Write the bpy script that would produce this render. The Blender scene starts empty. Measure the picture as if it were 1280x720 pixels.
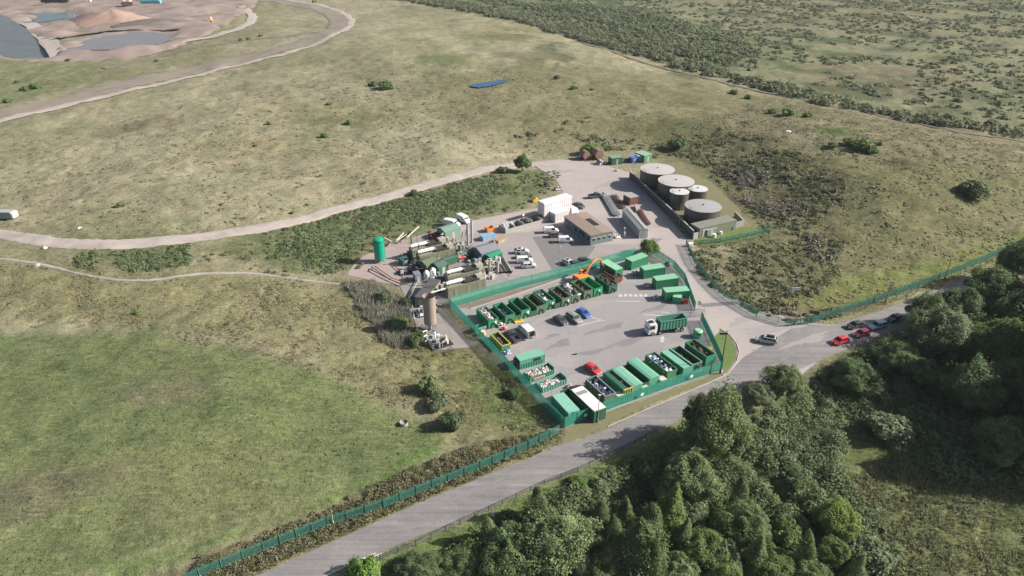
import bpy, bmesh, math, random
import numpy as np
from mathutils import Vector, Matrix
from mathutils.geometry import tessellate_polygon
R = math.radians
random.seed(7)
SC = bpy.context.scene
COL = SC.collection

# ------------------------------------------------------------------ camera model (26 mm lens, 88 m up, 28.5 degrees down)
F, P, H = 910.0, R(28.5), 88.0
SP, CP = math.sin(P), math.cos(P)
def g(px, py, z=0.0):
    u = (px - 640) / F; v = (py - 360) / F
    t = (H - z) / (SP + v * CP)
    return (u * t, (CP - v * SP) * t)

# ------------------------------------------------------------------ numpy value noise
def _hash(ix, iy, s):
    n = (ix.astype(np.int64) * 374761393 + iy.astype(np.int64) * 668265263 + s * 974634777) & 0x7fffffff
    n = ((n ^ (n >> 13)) * 1274126177) & 0x7fffffff
    n = (n ^ (n >> 16)) & 0xffff
    return n / 65535.0
def vnoise(x, y, s=0):
    x = np.asarray(x, float); y = np.asarray(y, float)
    ix = np.floor(x); iy = np.floor(y); fx = x - ix; fy = y - iy
    fx = fx * fx * (3 - 2 * fx); fy = fy * fy * (3 - 2 * fy)
    a = _hash(ix, iy, s); b = _hash(ix + 1, iy, s); c = _hash(ix, iy + 1, s); d = _hash(ix + 1, iy + 1, s)
    return (a * (1 - fx) + b * fx) * (1 - fy) + (c * (1 - fx) + d * fx) * fy
def fbm(x, y, s=0, o=4):
    t = 0; a = .5; n = 0
    for i in range(o):
        t = t + a * vnoise(x * 2 ** i, y * 2 ** i, s + i * 17); n += a; a *= .5
    return t / n
def sstep(e0, e1, x):
    t = np.clip((x - e0) / (e1 - e0), 0, 1); return t * t * (3 - 2 * t)
def sdist(poly, x, y):
    """signed distance to a polygon in the ground plane (negative inside)"""
    x = np.asarray(x, float); y = np.asarray(y, float)
    d = np.full(x.shape, 1e18); inside = np.zeros(x.shape, bool); n = len(poly)
    for i in range(n):
        ax, ay = poly[i]; bx, by = poly[(i + 1) % n]
        ex, ey = bx - ax, by - ay; L = ex * ex + ey * ey + 1e-9
        t = np.clip(((x - ax) * ex + (y - ay) * ey) / L, 0, 1)
        d = np.minimum(d, (x - ax - t * ex) ** 2 + (y - ay - t * ey) ** 2)
        if ay != by:
            c = ((ay > y) != (by > y)) & (x < ex * (y - ay) / (by - ay) + ax)
            inside ^= c
    d = np.sqrt(d)
    return np.where(inside, -d, d)
def ldist(pts, x, y):
    x = np.asarray(x, float); y = np.asarray(y, float)
    d = np.full(x.shape, 1e18)
    for (ax, ay), (bx, by) in zip(pts[:-1], pts[1:]):
        ex, ey = bx - ax, by - ay; L = ex * ex + ey * ey + 1e-9
        t = np.clip(((x - ax) * ex + (y - ay) * ey) / L, 0, 1)
        d = np.minimum(d, (x - ax - t * ex) ** 2 + (y - ay - t * ey) ** 2)
    return np.sqrt(d)
def gp(pts): return [g(*p) for p in pts]

FLAT = gp([(424,338),(455,308),(500,288),(545,282),(590,268),(640,258),(680,240),(668,205),(700,197),(760,192),(820,188),(880,214),(950,296),
           (880,306),(905,350),(960,392),(1040,398),(1120,374),(1290,306),(1400,260),(1500,270),(1500,330),(1300,400),(1000,470),(950,510),(850,552),
           (700,622),(560,690),(430,760),(210,760),(330,700),(480,634),(600,590),(690,556),(640,500),(600,445),(540,440),(510,380),(470,360)])
DITCH = gp([(918,545),(945,568),(975,592),(1012,622),(1030,640)]); RIDGE = gp([(905,556),(932,582),(962,606),(1000,640)])
WOOD = gp([(415,722),(475,693),(572,653),(625,630),(719,589),(775,563),(842,531),(930,496),(985,472),(1040,448),(1100,424),(1165,396),(1235,366),(1300,340),(1500,290),(1900,330),(1900,900),(1100,1100),(330,900)])
def hgt(x, y):
    x = np.asarray(x, float); y = np.asarray(y, float)
    m = sstep(1.0, 38.0, sdist(FLAT, x, y))
    m2 = sstep(0.5, 7.0, sdist(FLAT, x, y))
    h = 10 * np.exp(-(((x + 30) / 150) ** 2 + ((y - 440) / 150) ** 2))
    h = h + 7.5 * np.exp(-(((x - 140) / 70) ** 2 + ((y - 245) / 60) ** 2))
    h = h + 3.5 * np.exp(-(((x + 110) / 60) ** 2 + ((y - 205) / 35) ** 2))
    h = h + 3.0 * np.exp(-(((x + 58) / 34) ** 2 + ((y - 108) / 26) ** 2))
    h = h - 2.0 * np.exp(-(((x - 45) / 30) ** 2 + ((y - 80) / 20) ** 2))
    far = np.clip(y / 300, .5, 2.5)
    h = h + (fbm(x / 55, y / 55, 3, 3) - .5) * 3.0 * far
    rl = np.exp(-(((x - 130) / 85) ** 2 + ((y - 235) / 75) ** 2)) + .35
    h = h + (fbm(x / 17, y / 13, 23, 3) - .5) * 3.6 * rl
    dd = ldist(DITCH, x, y) + (vnoise(x / 2, y / 2, 7) - .5) * 1.2; dr = ldist(RIDGE, x, y)
    h = h - (2.6 * np.exp(-(dd / 1.7) ** 2) - 1.5 * np.exp(-(dr / 2.2) ** 2)) / np.maximum(m, .3)
    wd = -3.6 * sstep(.5, 11.0, -sdist(WOOD, x, y))
    return wd + h * m + m2 * (fbm(x / 9, y / 9, 11, 2) - .5) * .7 - .06
def at(px, py, dz=0.0):
    z = 0.0
    for _ in range(25):
        x, y = g(px, py, z); z += .5 * (float(hgt(x, y)) + 0.0 - z)
    return Vector((x, y, z + dz))
def atv(pts, dz=0.0): return [at(px, py, dz) for px, py in pts]

# ------------------------------------------------------------------ materials
MATS = {}
def nodes_of(m):
    m.use_nodes = True; nt = m.node_tree; nt.nodes.clear(); return nt
def principled(nt, **k):
    b = nt.nodes.new('ShaderNodeBsdfPrincipled'); o = nt.nodes.new('ShaderNodeOutputMaterial')
    nt.links.new(b.outputs[0], o.inputs[0])
    for kk, v in k.items(): b.inputs[kk.replace('_', ' ')].default_value = v
    return b, o
def noise(nt, scale, detail=4, rough=.6, dist=0, vec=None):
    n = nt.nodes.new('ShaderNodeTexNoise'); n.inputs['Scale'].default_value = scale
    n.inputs['Detail'].default_value = detail; n.inputs['Roughness'].default_value = rough; n.inputs['Distortion'].default_value = dist
    if vec is not None: nt.links.new(vec, n.inputs['Vector'])
    return n.outputs['Fac']
def ramp(nt, fac, stops):
    r = nt.nodes.new('ShaderNodeValToRGB'); nt.links.new(fac, r.inputs[0]); e = r.color_ramp.elements
    while len(e) > 1: e.remove(e[-1])
    e[0].position = stops[0][0]; e[0].color = c4(stops[0][1])
    for p, c in stops[1:]: q = e.new(p); q.color = c4(c)
    return r.outputs[0]
def c4(c):
    if isinstance(c, (int, float)): return (c, c, c, 1)
    return (c[0], c[1], c[2], 1)
def mixc(nt, fac, a, b, mode='MIX'):
    m = nt.nodes.new('ShaderNodeMix'); m.data_type = 'RGBA'; m.blend_type = mode; m.clamp_factor = True
    for s, v in (('Factor', fac), ('A', a), ('B', b)):
        i = [q for q in m.inputs if q.name == s and (q.type == 'VALUE' if s == 'Factor' else q.type == 'RGBA')][0]
        if hasattr(v, 'links') or isinstance(v, bpy.types.NodeSocket): nt.links.new(v, i)
        elif s == 'Factor': i.default_value = v
        else: i.default_value = c4(v)
    return [q for q in m.outputs if q.type == 'RGBA'][0]
def mathn(nt, op, a, b=None, clamp=False):
    m = nt.nodes.new('ShaderNodeMath'); m.operation = op; m.use_clamp = clamp
    for i, v in enumerate((a, b)):
        if v is None: continue
        if isinstance(v, bpy.types.NodeSocket): nt.links.new(v, m.inputs[i])
        else: m.inputs[i].default_value = v
    return m.outputs[0]
def objvec(nt, world=True):
    if world:
        n = nt.nodes.new('ShaderNodeNewGeometry'); return n.outputs['Position']
    n = nt.nodes.new('ShaderNodeTexCoord'); return n.outputs['Object']
def bump(nt, h, strength, dist, b):
    n = nt.nodes.new('ShaderNodeBump'); n.inputs['Strength'].default_value = strength; n.inputs['Distance'].default_value = dist
    nt.links.new(h, n.inputs['Height']); nt.links.new(n.outputs[0], b.inputs['Normal'])
def mat(name, col, rough=.6, metal=0.0, dirt=.35, dcol=None, scale=1.3, spec=.4):
    """a painted / weathered surface: base colour, broken up by grime of its own"""
    if name in MATS: return MATS[name]
    m = bpy.data.materials.new(name); nt = nodes_of(m)
    b, o = principled(nt, Roughness=rough, Metallic=metal)
    b.inputs['Specular IOR Level'].default_value = spec
    v = objvec(nt)
    n1 = noise(nt, scale, 6, .7, .3, v)
    dc = dcol or tuple(c * .55 + .02 for c in col)
    f = ramp(nt, n1, [(.38, 0), (.72, dirt)])
    c = mixc(nt, f, col, dc)
    n2 = noise(nt, scale * 9, 3, .6, 0, v)
    c = mixc(nt, mathn(nt, 'MULTIPLY', n2, dirt * .8), c, tuple(min(1, x * 1.25 + .01) for x in col))
    nt.links.new(c, b.inputs['Base Color'])
    rr = mathn(nt, 'ADD', mathn(nt, 'MULTIPLY', n1, .3), rough - .15, True); nt.links.new(rr, b.inputs['Roughness'])
    MATS[name] = m; return m

# ------------------------------------------------------------------ mesh builder
class MB:
    def __init__(s): s.v = []; s.f = []
    def add(s, vs, fs):
        o = len(s.v); s.v += [tuple(v) for v in vs]; s.f += [tuple(i + o for i in f) for f in fs]; return s
    def box(s, x0, x1, y0, y1, z0, z1, rz=0, c=(0, 0)):
        vs = [(x, y, z) for z in (z0, z1) for x, y in ((x0, y0), (x1, y0), (x1, y1), (x0, y1))]
        if rz:
            ca, sa = math.cos(rz), math.sin(rz)
            vs = [(c[0] + x * ca - y * sa, c[1] + x * sa + y * ca, z) for x, y, z in vs]
        return s.add(vs, [(0, 3, 2, 1), (4, 5, 6, 7), (0, 1, 5, 4), (1, 2, 6, 5), (2, 3, 7, 6), (3, 0, 4, 7)])
    def cyl(s, c, r, h, n=16, axis='z', r2=None, caps=True):
        r2 = r if r2 is None else r2; vs = []
        for k, (rr, t) in enumerate(((r, 0), (r2, h))):
            for i in range(n):
                a = 2 * math.pi * i / n; p, q = rr * math.cos(a), rr * math.sin(a)
                vs.append({'z': (c[0] + p, c[1] + q, c[2] + t), 'x': (c[0] + t, c[1] + p, c[2] + q), 'y': (c[0] + q, c[1] + t, c[2] + p)}[axis])
        fs = [(i, (i + 1) % n, n + (i + 1) % n, n + i) for i in range(n)]
        if caps: fs += [tuple(range(n - 1, -1, -1)), tuple(range(n, 2 * n))]
        return s.add(vs, fs)
    def tube(s, pts, r, n=8):
        pts = [Vector(p) for p in pts]; rings = []
        for i, p in enumerate(pts):
            d = (pts[min(i + 1, len(pts) - 1)] - pts[max(i - 1, 0)]).normalized()
            a = d.cross(Vector((0, 0, 1)));
            if a.length < .05: a = d.cross(Vector((1, 0, 0)))
            a.normalize(); b = d.cross(a)
            rr = r[i] if isinstance(r, (list, tuple)) else r
            rings.append([p + (a * math.cos(2 * math.pi * k / n) + b * math.sin(2 * math.pi * k / n)) * rr for k in range(n)])
        vs = [v for q in rings for v in q]; fs = []
        for i in range(len(pts) - 1):
            for k in range(n): fs.append((i * n + k, i * n + (k + 1) % n, (i + 1) * n + (k + 1) % n, (i + 1) * n + k))
        fs += [tuple(range(n - 1, -1, -1)), tuple((len(pts) - 1) * n + k for k in range(n))]
        return s.add(vs, fs)
    def beam(s, a, b, w, h=None):
        """a square bar between two points"""
        h = h or w; a = Vector(a); b = Vector(b); d = (b - a).normalized(); u = d.cross(Vector((0, 0, 1)))
        if u.length < .05: u = Vector((1, 0, 0))
        u.normalize(); t = u.cross(d); vs = []
        for p in (a, b):
            for i, j in ((-1, -1), (1, -1), (1, 1), (-1, 1)): vs.append(p + u * (w / 2 * i) + t * (h / 2 * j))
        return s.add(vs, [(0, 1, 2, 3), (7, 6, 5, 4), (0, 4, 5, 1), (1, 5, 6, 2), (2, 6, 7, 3), (3, 7, 4, 0)])
    def prism(s, poly, a, b, axis='z'):
        n = len(poly)
        def m(p, t): return {'z': (p[0], p[1], t), 'y': (p[0], t, p[1]), 'x': (t, p[0], p[1])}[axis]
        vs = [m(p, a) for p in poly] + [m(p, b) for p in poly]
        return s.add(vs, [tuple(range(n - 1, -1, -1)), tuple(range(n, 2 * n))] + [(i, (i + 1) % n, n + (i + 1) % n, n + i) for i in range(n)])
    def loft(s, rings, caps=True):
        n = len(rings[0]); vs = [v for q in rings for v in q]; fs = []
        for i in range(len(rings) - 1):
            for k in range(n): fs.append((i * n + k, i * n + (k + 1) % n, (i + 1) * n + (k + 1) % n, (i + 1) * n + k))
        if caps: fs += [tuple(range(n - 1, -1, -1)), tuple((len(rings) - 1) * n + k for k in range(n))]
        return s.add(vs, fs)
    def build(s, name, m, parent=None, smooth=False, bev=0.0):
        me = bpy.data.meshes.new(name); me.from_pydata(s.v, [], s.f)
        if bev:
            bm = bmesh.new(); bm.from_mesh(me); bmesh.ops.recalc_face_normals(bm, faces=bm.faces)
            es = [e for e in bm.edges if len(e.link_faces) == 2 and e.calc_face_angle(0) > .6]
            bmesh.ops.bevel(bm, geom=es, offset=bev, segments=2, profile=.5, affect='EDGES'); bm.to_mesh(me); bm.free()
        else:
            bm = bmesh.new(); bm.from_mesh(me); bmesh.ops.recalc_face_normals(bm, faces=bm.faces); bm.to_mesh(me); bm.free()
        if smooth:
            me.polygons.foreach_set('use_smooth', [True] * len(me.polygons))
            try: me.set_sharp_from_angle(angle=R(40))
            except Exception: pass
        me.materials.append(m); o = bpy.data.objects.new(name, me); COL.objects.link(o)
        if parent: o.parent = parent
        return o
def tag(o, label=None, cat=None, group=None, kind=None):
    if label: o['label'] = label
    if cat: o['category'] = cat
    if group: o['group'] = group
    if kind: o['kind'] = kind
    return o
def thing(name, label, cat, loc, rz=0, group=None):
    o = bpy.data.objects.new(name, None); COL.objects.link(o); o.empty_display_size = .5
    o.location = loc; o.rotation_euler = (0, 0, rz); return tag(o, label, cat, group)
def dup(root, loc, rz, label, group=None, sc=None, part_mats=None):
    r = root.copy(); COL.objects.link(r); r.location = loc; r.rotation_euler = (0, 0, rz)
    if sc: r.scale = sc if isinstance(sc, (tuple, list)) else (sc, sc, sc)
    r['label'] = label
    if group: r['group'] = group
    for ch in list(root.children):
        c = ch.copy(); COL.objects.link(c); c.parent = r
        for q in list(ch.children):
            d = q.copy(); COL.objects.link(d); d.parent = c
    return r
def mesh_np(name, v, f, m, var=None, smooth=False, parent=None, link=True):
    """v (n,3), f (k,3 or 4) arrays -> object; var = a value per face"""
    me = bpy.data.meshes.new(name); k = f.shape[1]
    me.vertices.add(len(v)); me.vertices.foreach_set('co', np.ascontiguousarray(v, np.float32).ravel())
    me.loops.add(f.size); me.loops.foreach_set('vertex_index', np.ascontiguousarray(f, np.int32).ravel())
    me.polygons.add(len(f)); me.polygons.foreach_set('loop_start', np.arange(0, f.size, k, dtype=np.int32))
    me.update(calc_edges=True)
    if smooth: me.polygons.foreach_set('use_smooth', np.ones(len(f), bool))
    if var is not None:
        a = me.attributes.new('var', 'FLOAT', 'FACE'); a.data.foreach_set('value', np.ascontiguousarray(var, np.float32))
    if m: me.materials.append(m)
    if not link: return me
    o = bpy.data.objects.new(name, me); COL.objects.link(o)
    if parent: o.parent = parent
    return o
# ------------------------------------------------------------------ ground cover colours (albedo)
def cover(x, y):
    n1 = fbm(x / 38, y / 38, 5, 4); n2 = fbm(x / 9, y / 9, 8, 4); n3 = fbm(x / 90, y / 90, 21, 3); n4 = fbm(x / 17, y / 34, 31, 4)
    wx = x + (fbm(x / 14, y / 14, 41, 3) - .5) * 14; wy = y + (fbm(x / 14, y / 14, 47, 3) - .5) * 14
    dry = np.array((.298, .268, .190)); olive = np.array((.212, .208, .130)); green = np.array((.105, .128, .048))
    brown = np.array((.215, .178, .125)); straw = np.array((.372, .335, .248)); dark = np.array((.070, .078, .034))
    def mx(c, d, t): return c * (1 - t[:, None]) + d * t[:, None]
    c = np.repeat(dry[None], len(x), 0)
    c = mx(c, olive, sstep(.45, .68, n1) * .75)
    c = mx(c, straw, sstep(.50, .72, n4) * .5)
    c = mx(c, brown, sstep(.56, .75, n2) * .35)
    def poly(pts, col, soft, s=1.0, warp=1.0):
        nonlocal c
        d = sdist([g(*p) for p in pts], x + (wx - x) * warp, y + (wy - y) * warp)
        t = (1 - sstep(-soft, soft, d)) * s; c = mx(c, np.array(col), t)
    def blob(px, py, rx, ry, col, s=1.0):
        nonlocal c
        X, Y = g(px, py); d = np.sqrt(((wx - X) / rx) ** 2 + ((wy - Y) / ry) ** 2)
        c = mx(c, np.array(col), (1 - sstep(.45, 1.15, d)) * s)
    # far country beyond the hedge line: greener, mottled
    poly([(500,-80),(560,10),(700,45),(840,85),(960,115),(1100,145),(1290,182),(1700,240),(1700,-80)], (.185,.190,.118), 10, .85)
    poly([(500,-60),(600,14),(760,50),(900,92),(980,90),(960,50),(800,10),(700,-20)], (.125,.148,.082), 14, .9)
    poly([(840,10),(980,40),(1280,60),(1400,20),(1000,-10)], (.215,.190,.125), 20, .55)
    poly([(1000,80),(1180,90),(1230,120),(1020,118)], (.21,.175,.12), 14, .7)
    c = mx(c, np.array((.065,.085,.042)), sstep(.52, .64, fbm(x / 22, y / 30, 77, 4)) * sstep(300, 420, y + x * .55) * sstep(-80, 60, x) * .75)
    # hillside between the pond and the tanks
    poly([(520,120),(700,100),(900,110),(1000,150),(900,200),(700,190),(560,175)], (.165,.150,.085), 14, .65)
    poly([(770,165),(880,150),(990,190),(1040,250),(960,290),(850,210)], (.120,.122,.058), 8, .8)
    poly([(980,125),(1290,190),(1290,250),(1040,190)], (.205,.170,.110), 14, .6)
    poly([(860,150),(960,120),(1100,150),(1290,186),(1500,230),(1500,290),(1290,298),(1160,340),(1040,380),(960,376),(880,312),(960,300),(900,215)], (.185,.165,.105), 12, .7)
    poly([(940,200),(1290,240),(1290,300),(1060,372),(960,330)], (.140,.140,.066), 10, .7)
    poly([(880,312),(960,300),(1060,300),(1030,370),(950,376)], (.125,.120,.062), 6, .6)
    poly([(950,375),(1060,352),(1180,320),(1290,286),(1290,312),(1130,362),(1040,395)], (.165,.190,.055), 3, .8, .5)
    poly([(866,300),(960,292),(965,282),(925,286)], (.135,.185,.050), 1.5, .9, .2)
    blob(1050,182,14,7,(.075,.115,.035),.9); blob(985,148,16,8,(.095,.115,.048),.8)
    blob(985,250,26,9,(.088,.078,.060),.7); blob(950,215,18,8,(.085,.085,.055),.6)
    # upper left landfill cap
    poly([(-300,-60),(350,-60),(350,40),(240,90),(0,130),(-300,180)], (.205,.195,.120), 10, .6)
    poly([(0,75),(120,80),(170,95),(60,120),(-40,140)], (.15,.175,.080), 8, .5)
    blob(185,160,20,12,(.17,.14,.095),.7); blob(150,168,14,7,(.115,.125,.065),.5)
    blob(310,190,40,14,(.26,.225,.135),.5); blob(420,150,60,24,(.255,.225,.135),.5)
    blob(560,95,20,14,(.13,.16,.06),.6); blob(700,50,90,40,(.275,.24,.15),.5)
    blob(440,160,30,8,(.13,.14,.07),.6)
    # green banks by the winding track and inside its loop
    poly([(420,290),(500,258),(600,225),(680,210),(694,226),(640,256),(560,276),(500,288),(440,310)], (.120,.148,.056), 3, .85, .4)
    poly([(300,300),(400,275),(440,290),(440,325),(360,335),(290,322)], (.115,.130,.052), 3, .8, .4)
    poly([(255,320),(340,291),(420,269),(500,247),(600,221),(690,209),(700,228),(650,262),(590,272),(540,290),(480,306),(440,335),(400,342),(330,334)], (.135,.155,.078), 3, .85, .5)
    poly([(90,312),(160,308),(240,310),(250,330),(170,344),(100,330)], (.135,.150,.075), 3, .8, .6)
    # left meadow
    poly([(-60,335),(430,350),(520,400),(620,470),(690,530),(560,560),(530,520),(360,440),(150,400),(-60,410)], (.215,.200,.105), 4, .7, .5)
    poly([(440,350),(520,360),(600,450),(690,530),(640,540),(560,480),(500,430)], (.175,.180,.075), 4, .75, .6)
    poly([(-120,418),(60,420),(200,422),(340,452),(450,490),(550,540),(540,566),(400,620),(200,690),(80,730),(-200,900),(-300,600)], (.138,.168,.070), 2.2, .88, .35)
    poly([(120,712),(250,676),(400,620),(540,556),(552,548),(556,566),(400,640),(250,694),(150,730)], (.095,.168,.038), 1.6, .7, .3)
    poly([(606,452),(640,462),(690,530),(640,540),(604,490)], (.118,.155,.046), 1.2, .8, .2)
    poly([(572,440),(640,466),(700,535),(625,548),(588,520)], (.140,.168,.070), 3, .8, .4)
    # bramble brown strips along the long fence
    poly([(80,760),(250,700),(400,642),(540,574),(690,540),(705,552),(600,600),(480,650),(300,735)], (.145,.120,.068), 1.2, .85, .3)
    blob(215,505,12,6,(.22,.19,.14),.5); blob(90,600,16,7,(.17,.165,.10),.6); blob(300,640,22,6,(.185,.185,.10),.5)
    blob(40,620,9,8,(.13,.115,.09),.5); blob(260,590,16,9,(.165,.170,.085),.4)
    # wood floor, lower right
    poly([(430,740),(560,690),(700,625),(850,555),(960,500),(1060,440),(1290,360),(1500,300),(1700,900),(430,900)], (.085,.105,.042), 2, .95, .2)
    poly([(1060,600),(1130,570),(1290,620),(1500,700),(1500,900),(1150,800),(1080,690)], (.200,.215,.105), 4, .85, .5)
    poly([(1010,500),(1120,540),(1100,600),(980,560)], (.130,.150,.060), 3, .6, .5)
    poly([(400,748),(475,697),(572,656),(625,632),(719,590),(775,564),(842,531),(900,508),(900,530),(850,556),(760,604),(640,660),(500,735)], (.110,.160,.052), 1.5, .95, .2)
    # heavy worn verge soils
    poly([(960,385),(1005,402),(1110,385),(1110,374),(1050,384),(985,380)], (.175,.140,.085), 1.5, .7, .2)
    c = c * np.array((.945, .975, .99))
    c = c * (0.80 + .40 * fbm(x / 3.0, y / 3.0, 61, 3))[:, None]
    return c

def terrain():
    # one sheet, its rows and columns closing up towards the viewer's side
    ys = [-150.0]
    while ys[-1] < 2550:
        y = ys[-1]; ys.append(y + (6 if y < 40 else .55 + max(0, y - 90) * .0048 + max(0, y - 500) * .01))
    ys = np.array(ys); us = np.linspace(-1.02, 1.02, 620)
    wide = np.where(ys < 60, 110, 110 + (ys - 60) * .86)
    X = us[None, :] * wide[:, None]; X = X + 0 * ys[:, None]; Y = np.repeat(ys[:, None], len(us), 1)
    far = np.sign(us) * (np.abs(us) > .97) * 1800 * ((np.abs(us) - .97) / .05)
    X = X + far[None, :]
    x = X.ravel(); y = Y.ravel(); z = hgt(x, y)
    # tussocks: a real unevenness of the rough grass (smoother on the grazed field)
    d = sdist(FLAT, x, y); m = sstep(.5, 4, d)
    field = 1 - sstep(-2, 3, sdist([g(*p) for p in [(-120,418),(60,420),(200,422),(340,452),(450,490),(550,540),(400,620),(200,690),(80,730),(-200,900),(-300,600)]], x, y))
    amp = (.42 - .3 * field) * m
    z = z + amp * (fbm(x / 1.7, y / 1.7, 91, 3) - .5) + m * (1 - field) * .8 * np.maximum(0, fbm(x / 5, y / 5, 95, 3) - .5) * 1.6
    for pts, w in TRACKS_W:                      # bedded flat under the tracks
        dd = ldist(pts, x, y); t = 1 - sstep(w * .5, w * .5 + 3 + w * .2, dd)
        z = z * (1 - t) + (hgt(x, y) - .10) * t
    for P_, zz in PONDS_W:
        dd = sdist(P_, x, y); t = 1 - sstep(-1, 5, dd); z = z * (1 - t) + (zz - .4) * t
    nr, nc = X.shape; i = np.arange(nr * nc).reshape(nr, nc)
    f = np.stack([i[:-1, :-1], i[:-1, 1:], i[1:, 1:], i[1:, :-1]], -1).reshape(-1, 4)
    print('GROUND Z', z.min(), z.max())
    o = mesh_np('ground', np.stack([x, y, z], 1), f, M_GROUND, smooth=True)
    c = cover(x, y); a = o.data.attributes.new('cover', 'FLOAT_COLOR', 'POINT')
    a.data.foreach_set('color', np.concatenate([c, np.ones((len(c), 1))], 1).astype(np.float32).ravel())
    tag(o, kind='structure'); return o

def ground_mat():
    m = bpy.data.materials.new('grassland'); nt = nodes_of(m); b, o = principled(nt, Roughness=.95)
    b.inputs['Specular IOR Level'].default_value = .08
    a = nt.nodes.new('ShaderNodeAttribute'); a.attribute_name = 'cover'
    v = objvec(nt)
    n1 = noise(nt, .28, 6, .72, .8, v); n2 = noise(nt, 1.1, 5, .75, .5, v); n3 = noise(nt, 4.5, 3, .7, 0, v)
    n4 = noise(nt, .06, 5, .7, 1.5, v)
    mp = nt.nodes.new('ShaderNodeMapping'); mp.inputs['Rotation'].default_value = (0, 0, .5); mp.inputs['Scale'].default_value = (.35, 2.2, 1); nt.links.new(v, mp.inputs[0])
    n5 = noise(nt, .9, 4, .7, .6, mp.outputs[0])
    c0 = a.outputs['Color']
    c = mixc(nt, 1.0, c0, ramp(nt, n1, [(.34, (1.12, 1.10, 1.02)), (.52, (.98, .98, .98)), (.68, (.62, .68, .60))]), 'MULTIPLY')
    c = mixc(nt, ramp(nt, n5, [(.50, 0), (.74, .42)]), c, (.40, .365, .255))
    c = mixc(nt, 1.0, c, ramp(nt, n4, [(.40, (1.08, 1.04, .98)), (.66, (.80, .86, .78))]), 'MULTIPLY')
    c = mixc(nt, 1.0, c, ramp(nt, n2, [(.34, (1.18, 1.16, 1.12)), (.50, (1, 1, 1)), (.70, (.52, .55, .50))]), 'MULTIPLY')
    c = mixc(nt, 1.0, c, ramp(nt, n3, [(.30, (.66, .66, .66)), (.70, (1.32, 1.32, 1.32))]), 'MULTIPLY')
    nt.links.new(c, b.inputs['Base Color'])
    hh = mathn(nt, 'ADD', mathn(nt, 'MULTIPLY', n2, .6), mathn(nt, 'MULTIPLY', n3, .35))
    bump(nt, hh, .85, .55, b)
    return m
M_GROUND = ground_mat()

def paved(name, base, patch, crack=.25, fine=14, big=.12, rough=.9, dust=None, streak=None):
    m = bpy.data.materials.new(name); nt = nodes_of(m); b, o = principled(nt, Roughness=rough); b.inputs['Specular IOR Level'].default_value = .25
    v = objvec(nt)
    n1 = noise(nt, big, 7, .68, 1.2, v); n2 = noise(nt, fine, 3, .7, 0, v); n3 = noise(nt, .55, 6, .7, 2.0, v)
    c = mixc(nt, ramp(nt, n1, [(.36, 0), (.64, 1)]), base, patch)
    if dust: c = mixc(nt, ramp(nt, n3, [(.50, 0), (.72, .55)]), c, dust)
    w = noise(nt, .9, 2, .5, 4.0, v)
    c = mixc(nt, ramp(nt, w, [(.485, 0), (.5, crack), (.515, 0)]), c, tuple(x * .45 for x in base))
    c = mixc(nt, 1.0, c, ramp(nt, n2, [(.3, .88), (.7, 1.1)]), 'MULTIPLY')
    if streak:
        mp = nt.nodes.new('ShaderNodeMapping'); mp.inputs['Rotation'].default_value = (0, 0, -streak); mp.inputs['Scale'].default_value = (.03, 1.1, 1); nt.links.new(v, mp.inputs[0])
        s = noise(nt, 1.0, 3, .6, .3, mp.outputs[0]); c = mixc(nt, 1.0, c, ramp(nt, s, [(.3, .76), (.7, 1.12)]), 'MULTIPLY')
    sp = noise(nt, .75, 3, .75, .2, v); c = mixc(nt, 1.0, c, ramp(nt, sp, [(.66, 1), (.74, .62)]), 'MULTIPLY')
    nt.links.new(c, b.inputs['Base Color']); bump(nt, n2, .25, .03, b); MATS[name] = m; return m
M_ROAD = paved('road_asphalt', (.205, .196, .198), (.262, .245, .238), .35, 12, .09, dust=(.33, .30, .28), streak=R(27))
M_YARD = paved('yard_concrete', (.400, .350, .330), (.345, .308, .295), .3, 10, .07, dust=(.44, .39, .365))
M_COMP = paved('compound_asphalt', (.268, .254, .256), (.300, .284, .282), .18, 12, .06, dust=(.35, .32, .305))
M_LOT = paved('car_park_asphalt', (.295, .265, .256), (.335, .300, .288), .3, 12, .09, dust=(.29, .262, .245))
M_NEWTAR = paved('dark_asphalt', (.175, .17, .17), (.20, .193, .19), .2, 12, .2)
M_TRACK = paved('track_stone', (.420, .368, .335), (.320, .280, .250), .0, 6, .16, dust=(.50, .45, .415))
M_SOIL = paved('bare_soil', (.170, .135, .115), (.215, .180, .155), .0, 8, .25)
M_SLAB = paved('plant_slab', (.30, .275, .262), (.235, .215, .205), .35, 10, .2, dust=(.30, .275, .26))
M_GRASS = paved('verge_grass', (.105, .165, .045), (.140, .175, .065), .0, 5, .5)
M_GRASS2 = paved('rough_verge', (.165, .165, .080), (.200, .175, .105), .0, 5, .4)
M_KERB = mat('kerb_concrete', (.42, .38, .36), .85)
M_PAINT = mat('road_paint', (.50, .485, .475), .8, dirt=.95, dcol=(.30, .285, .28), scale=2.2)

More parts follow.
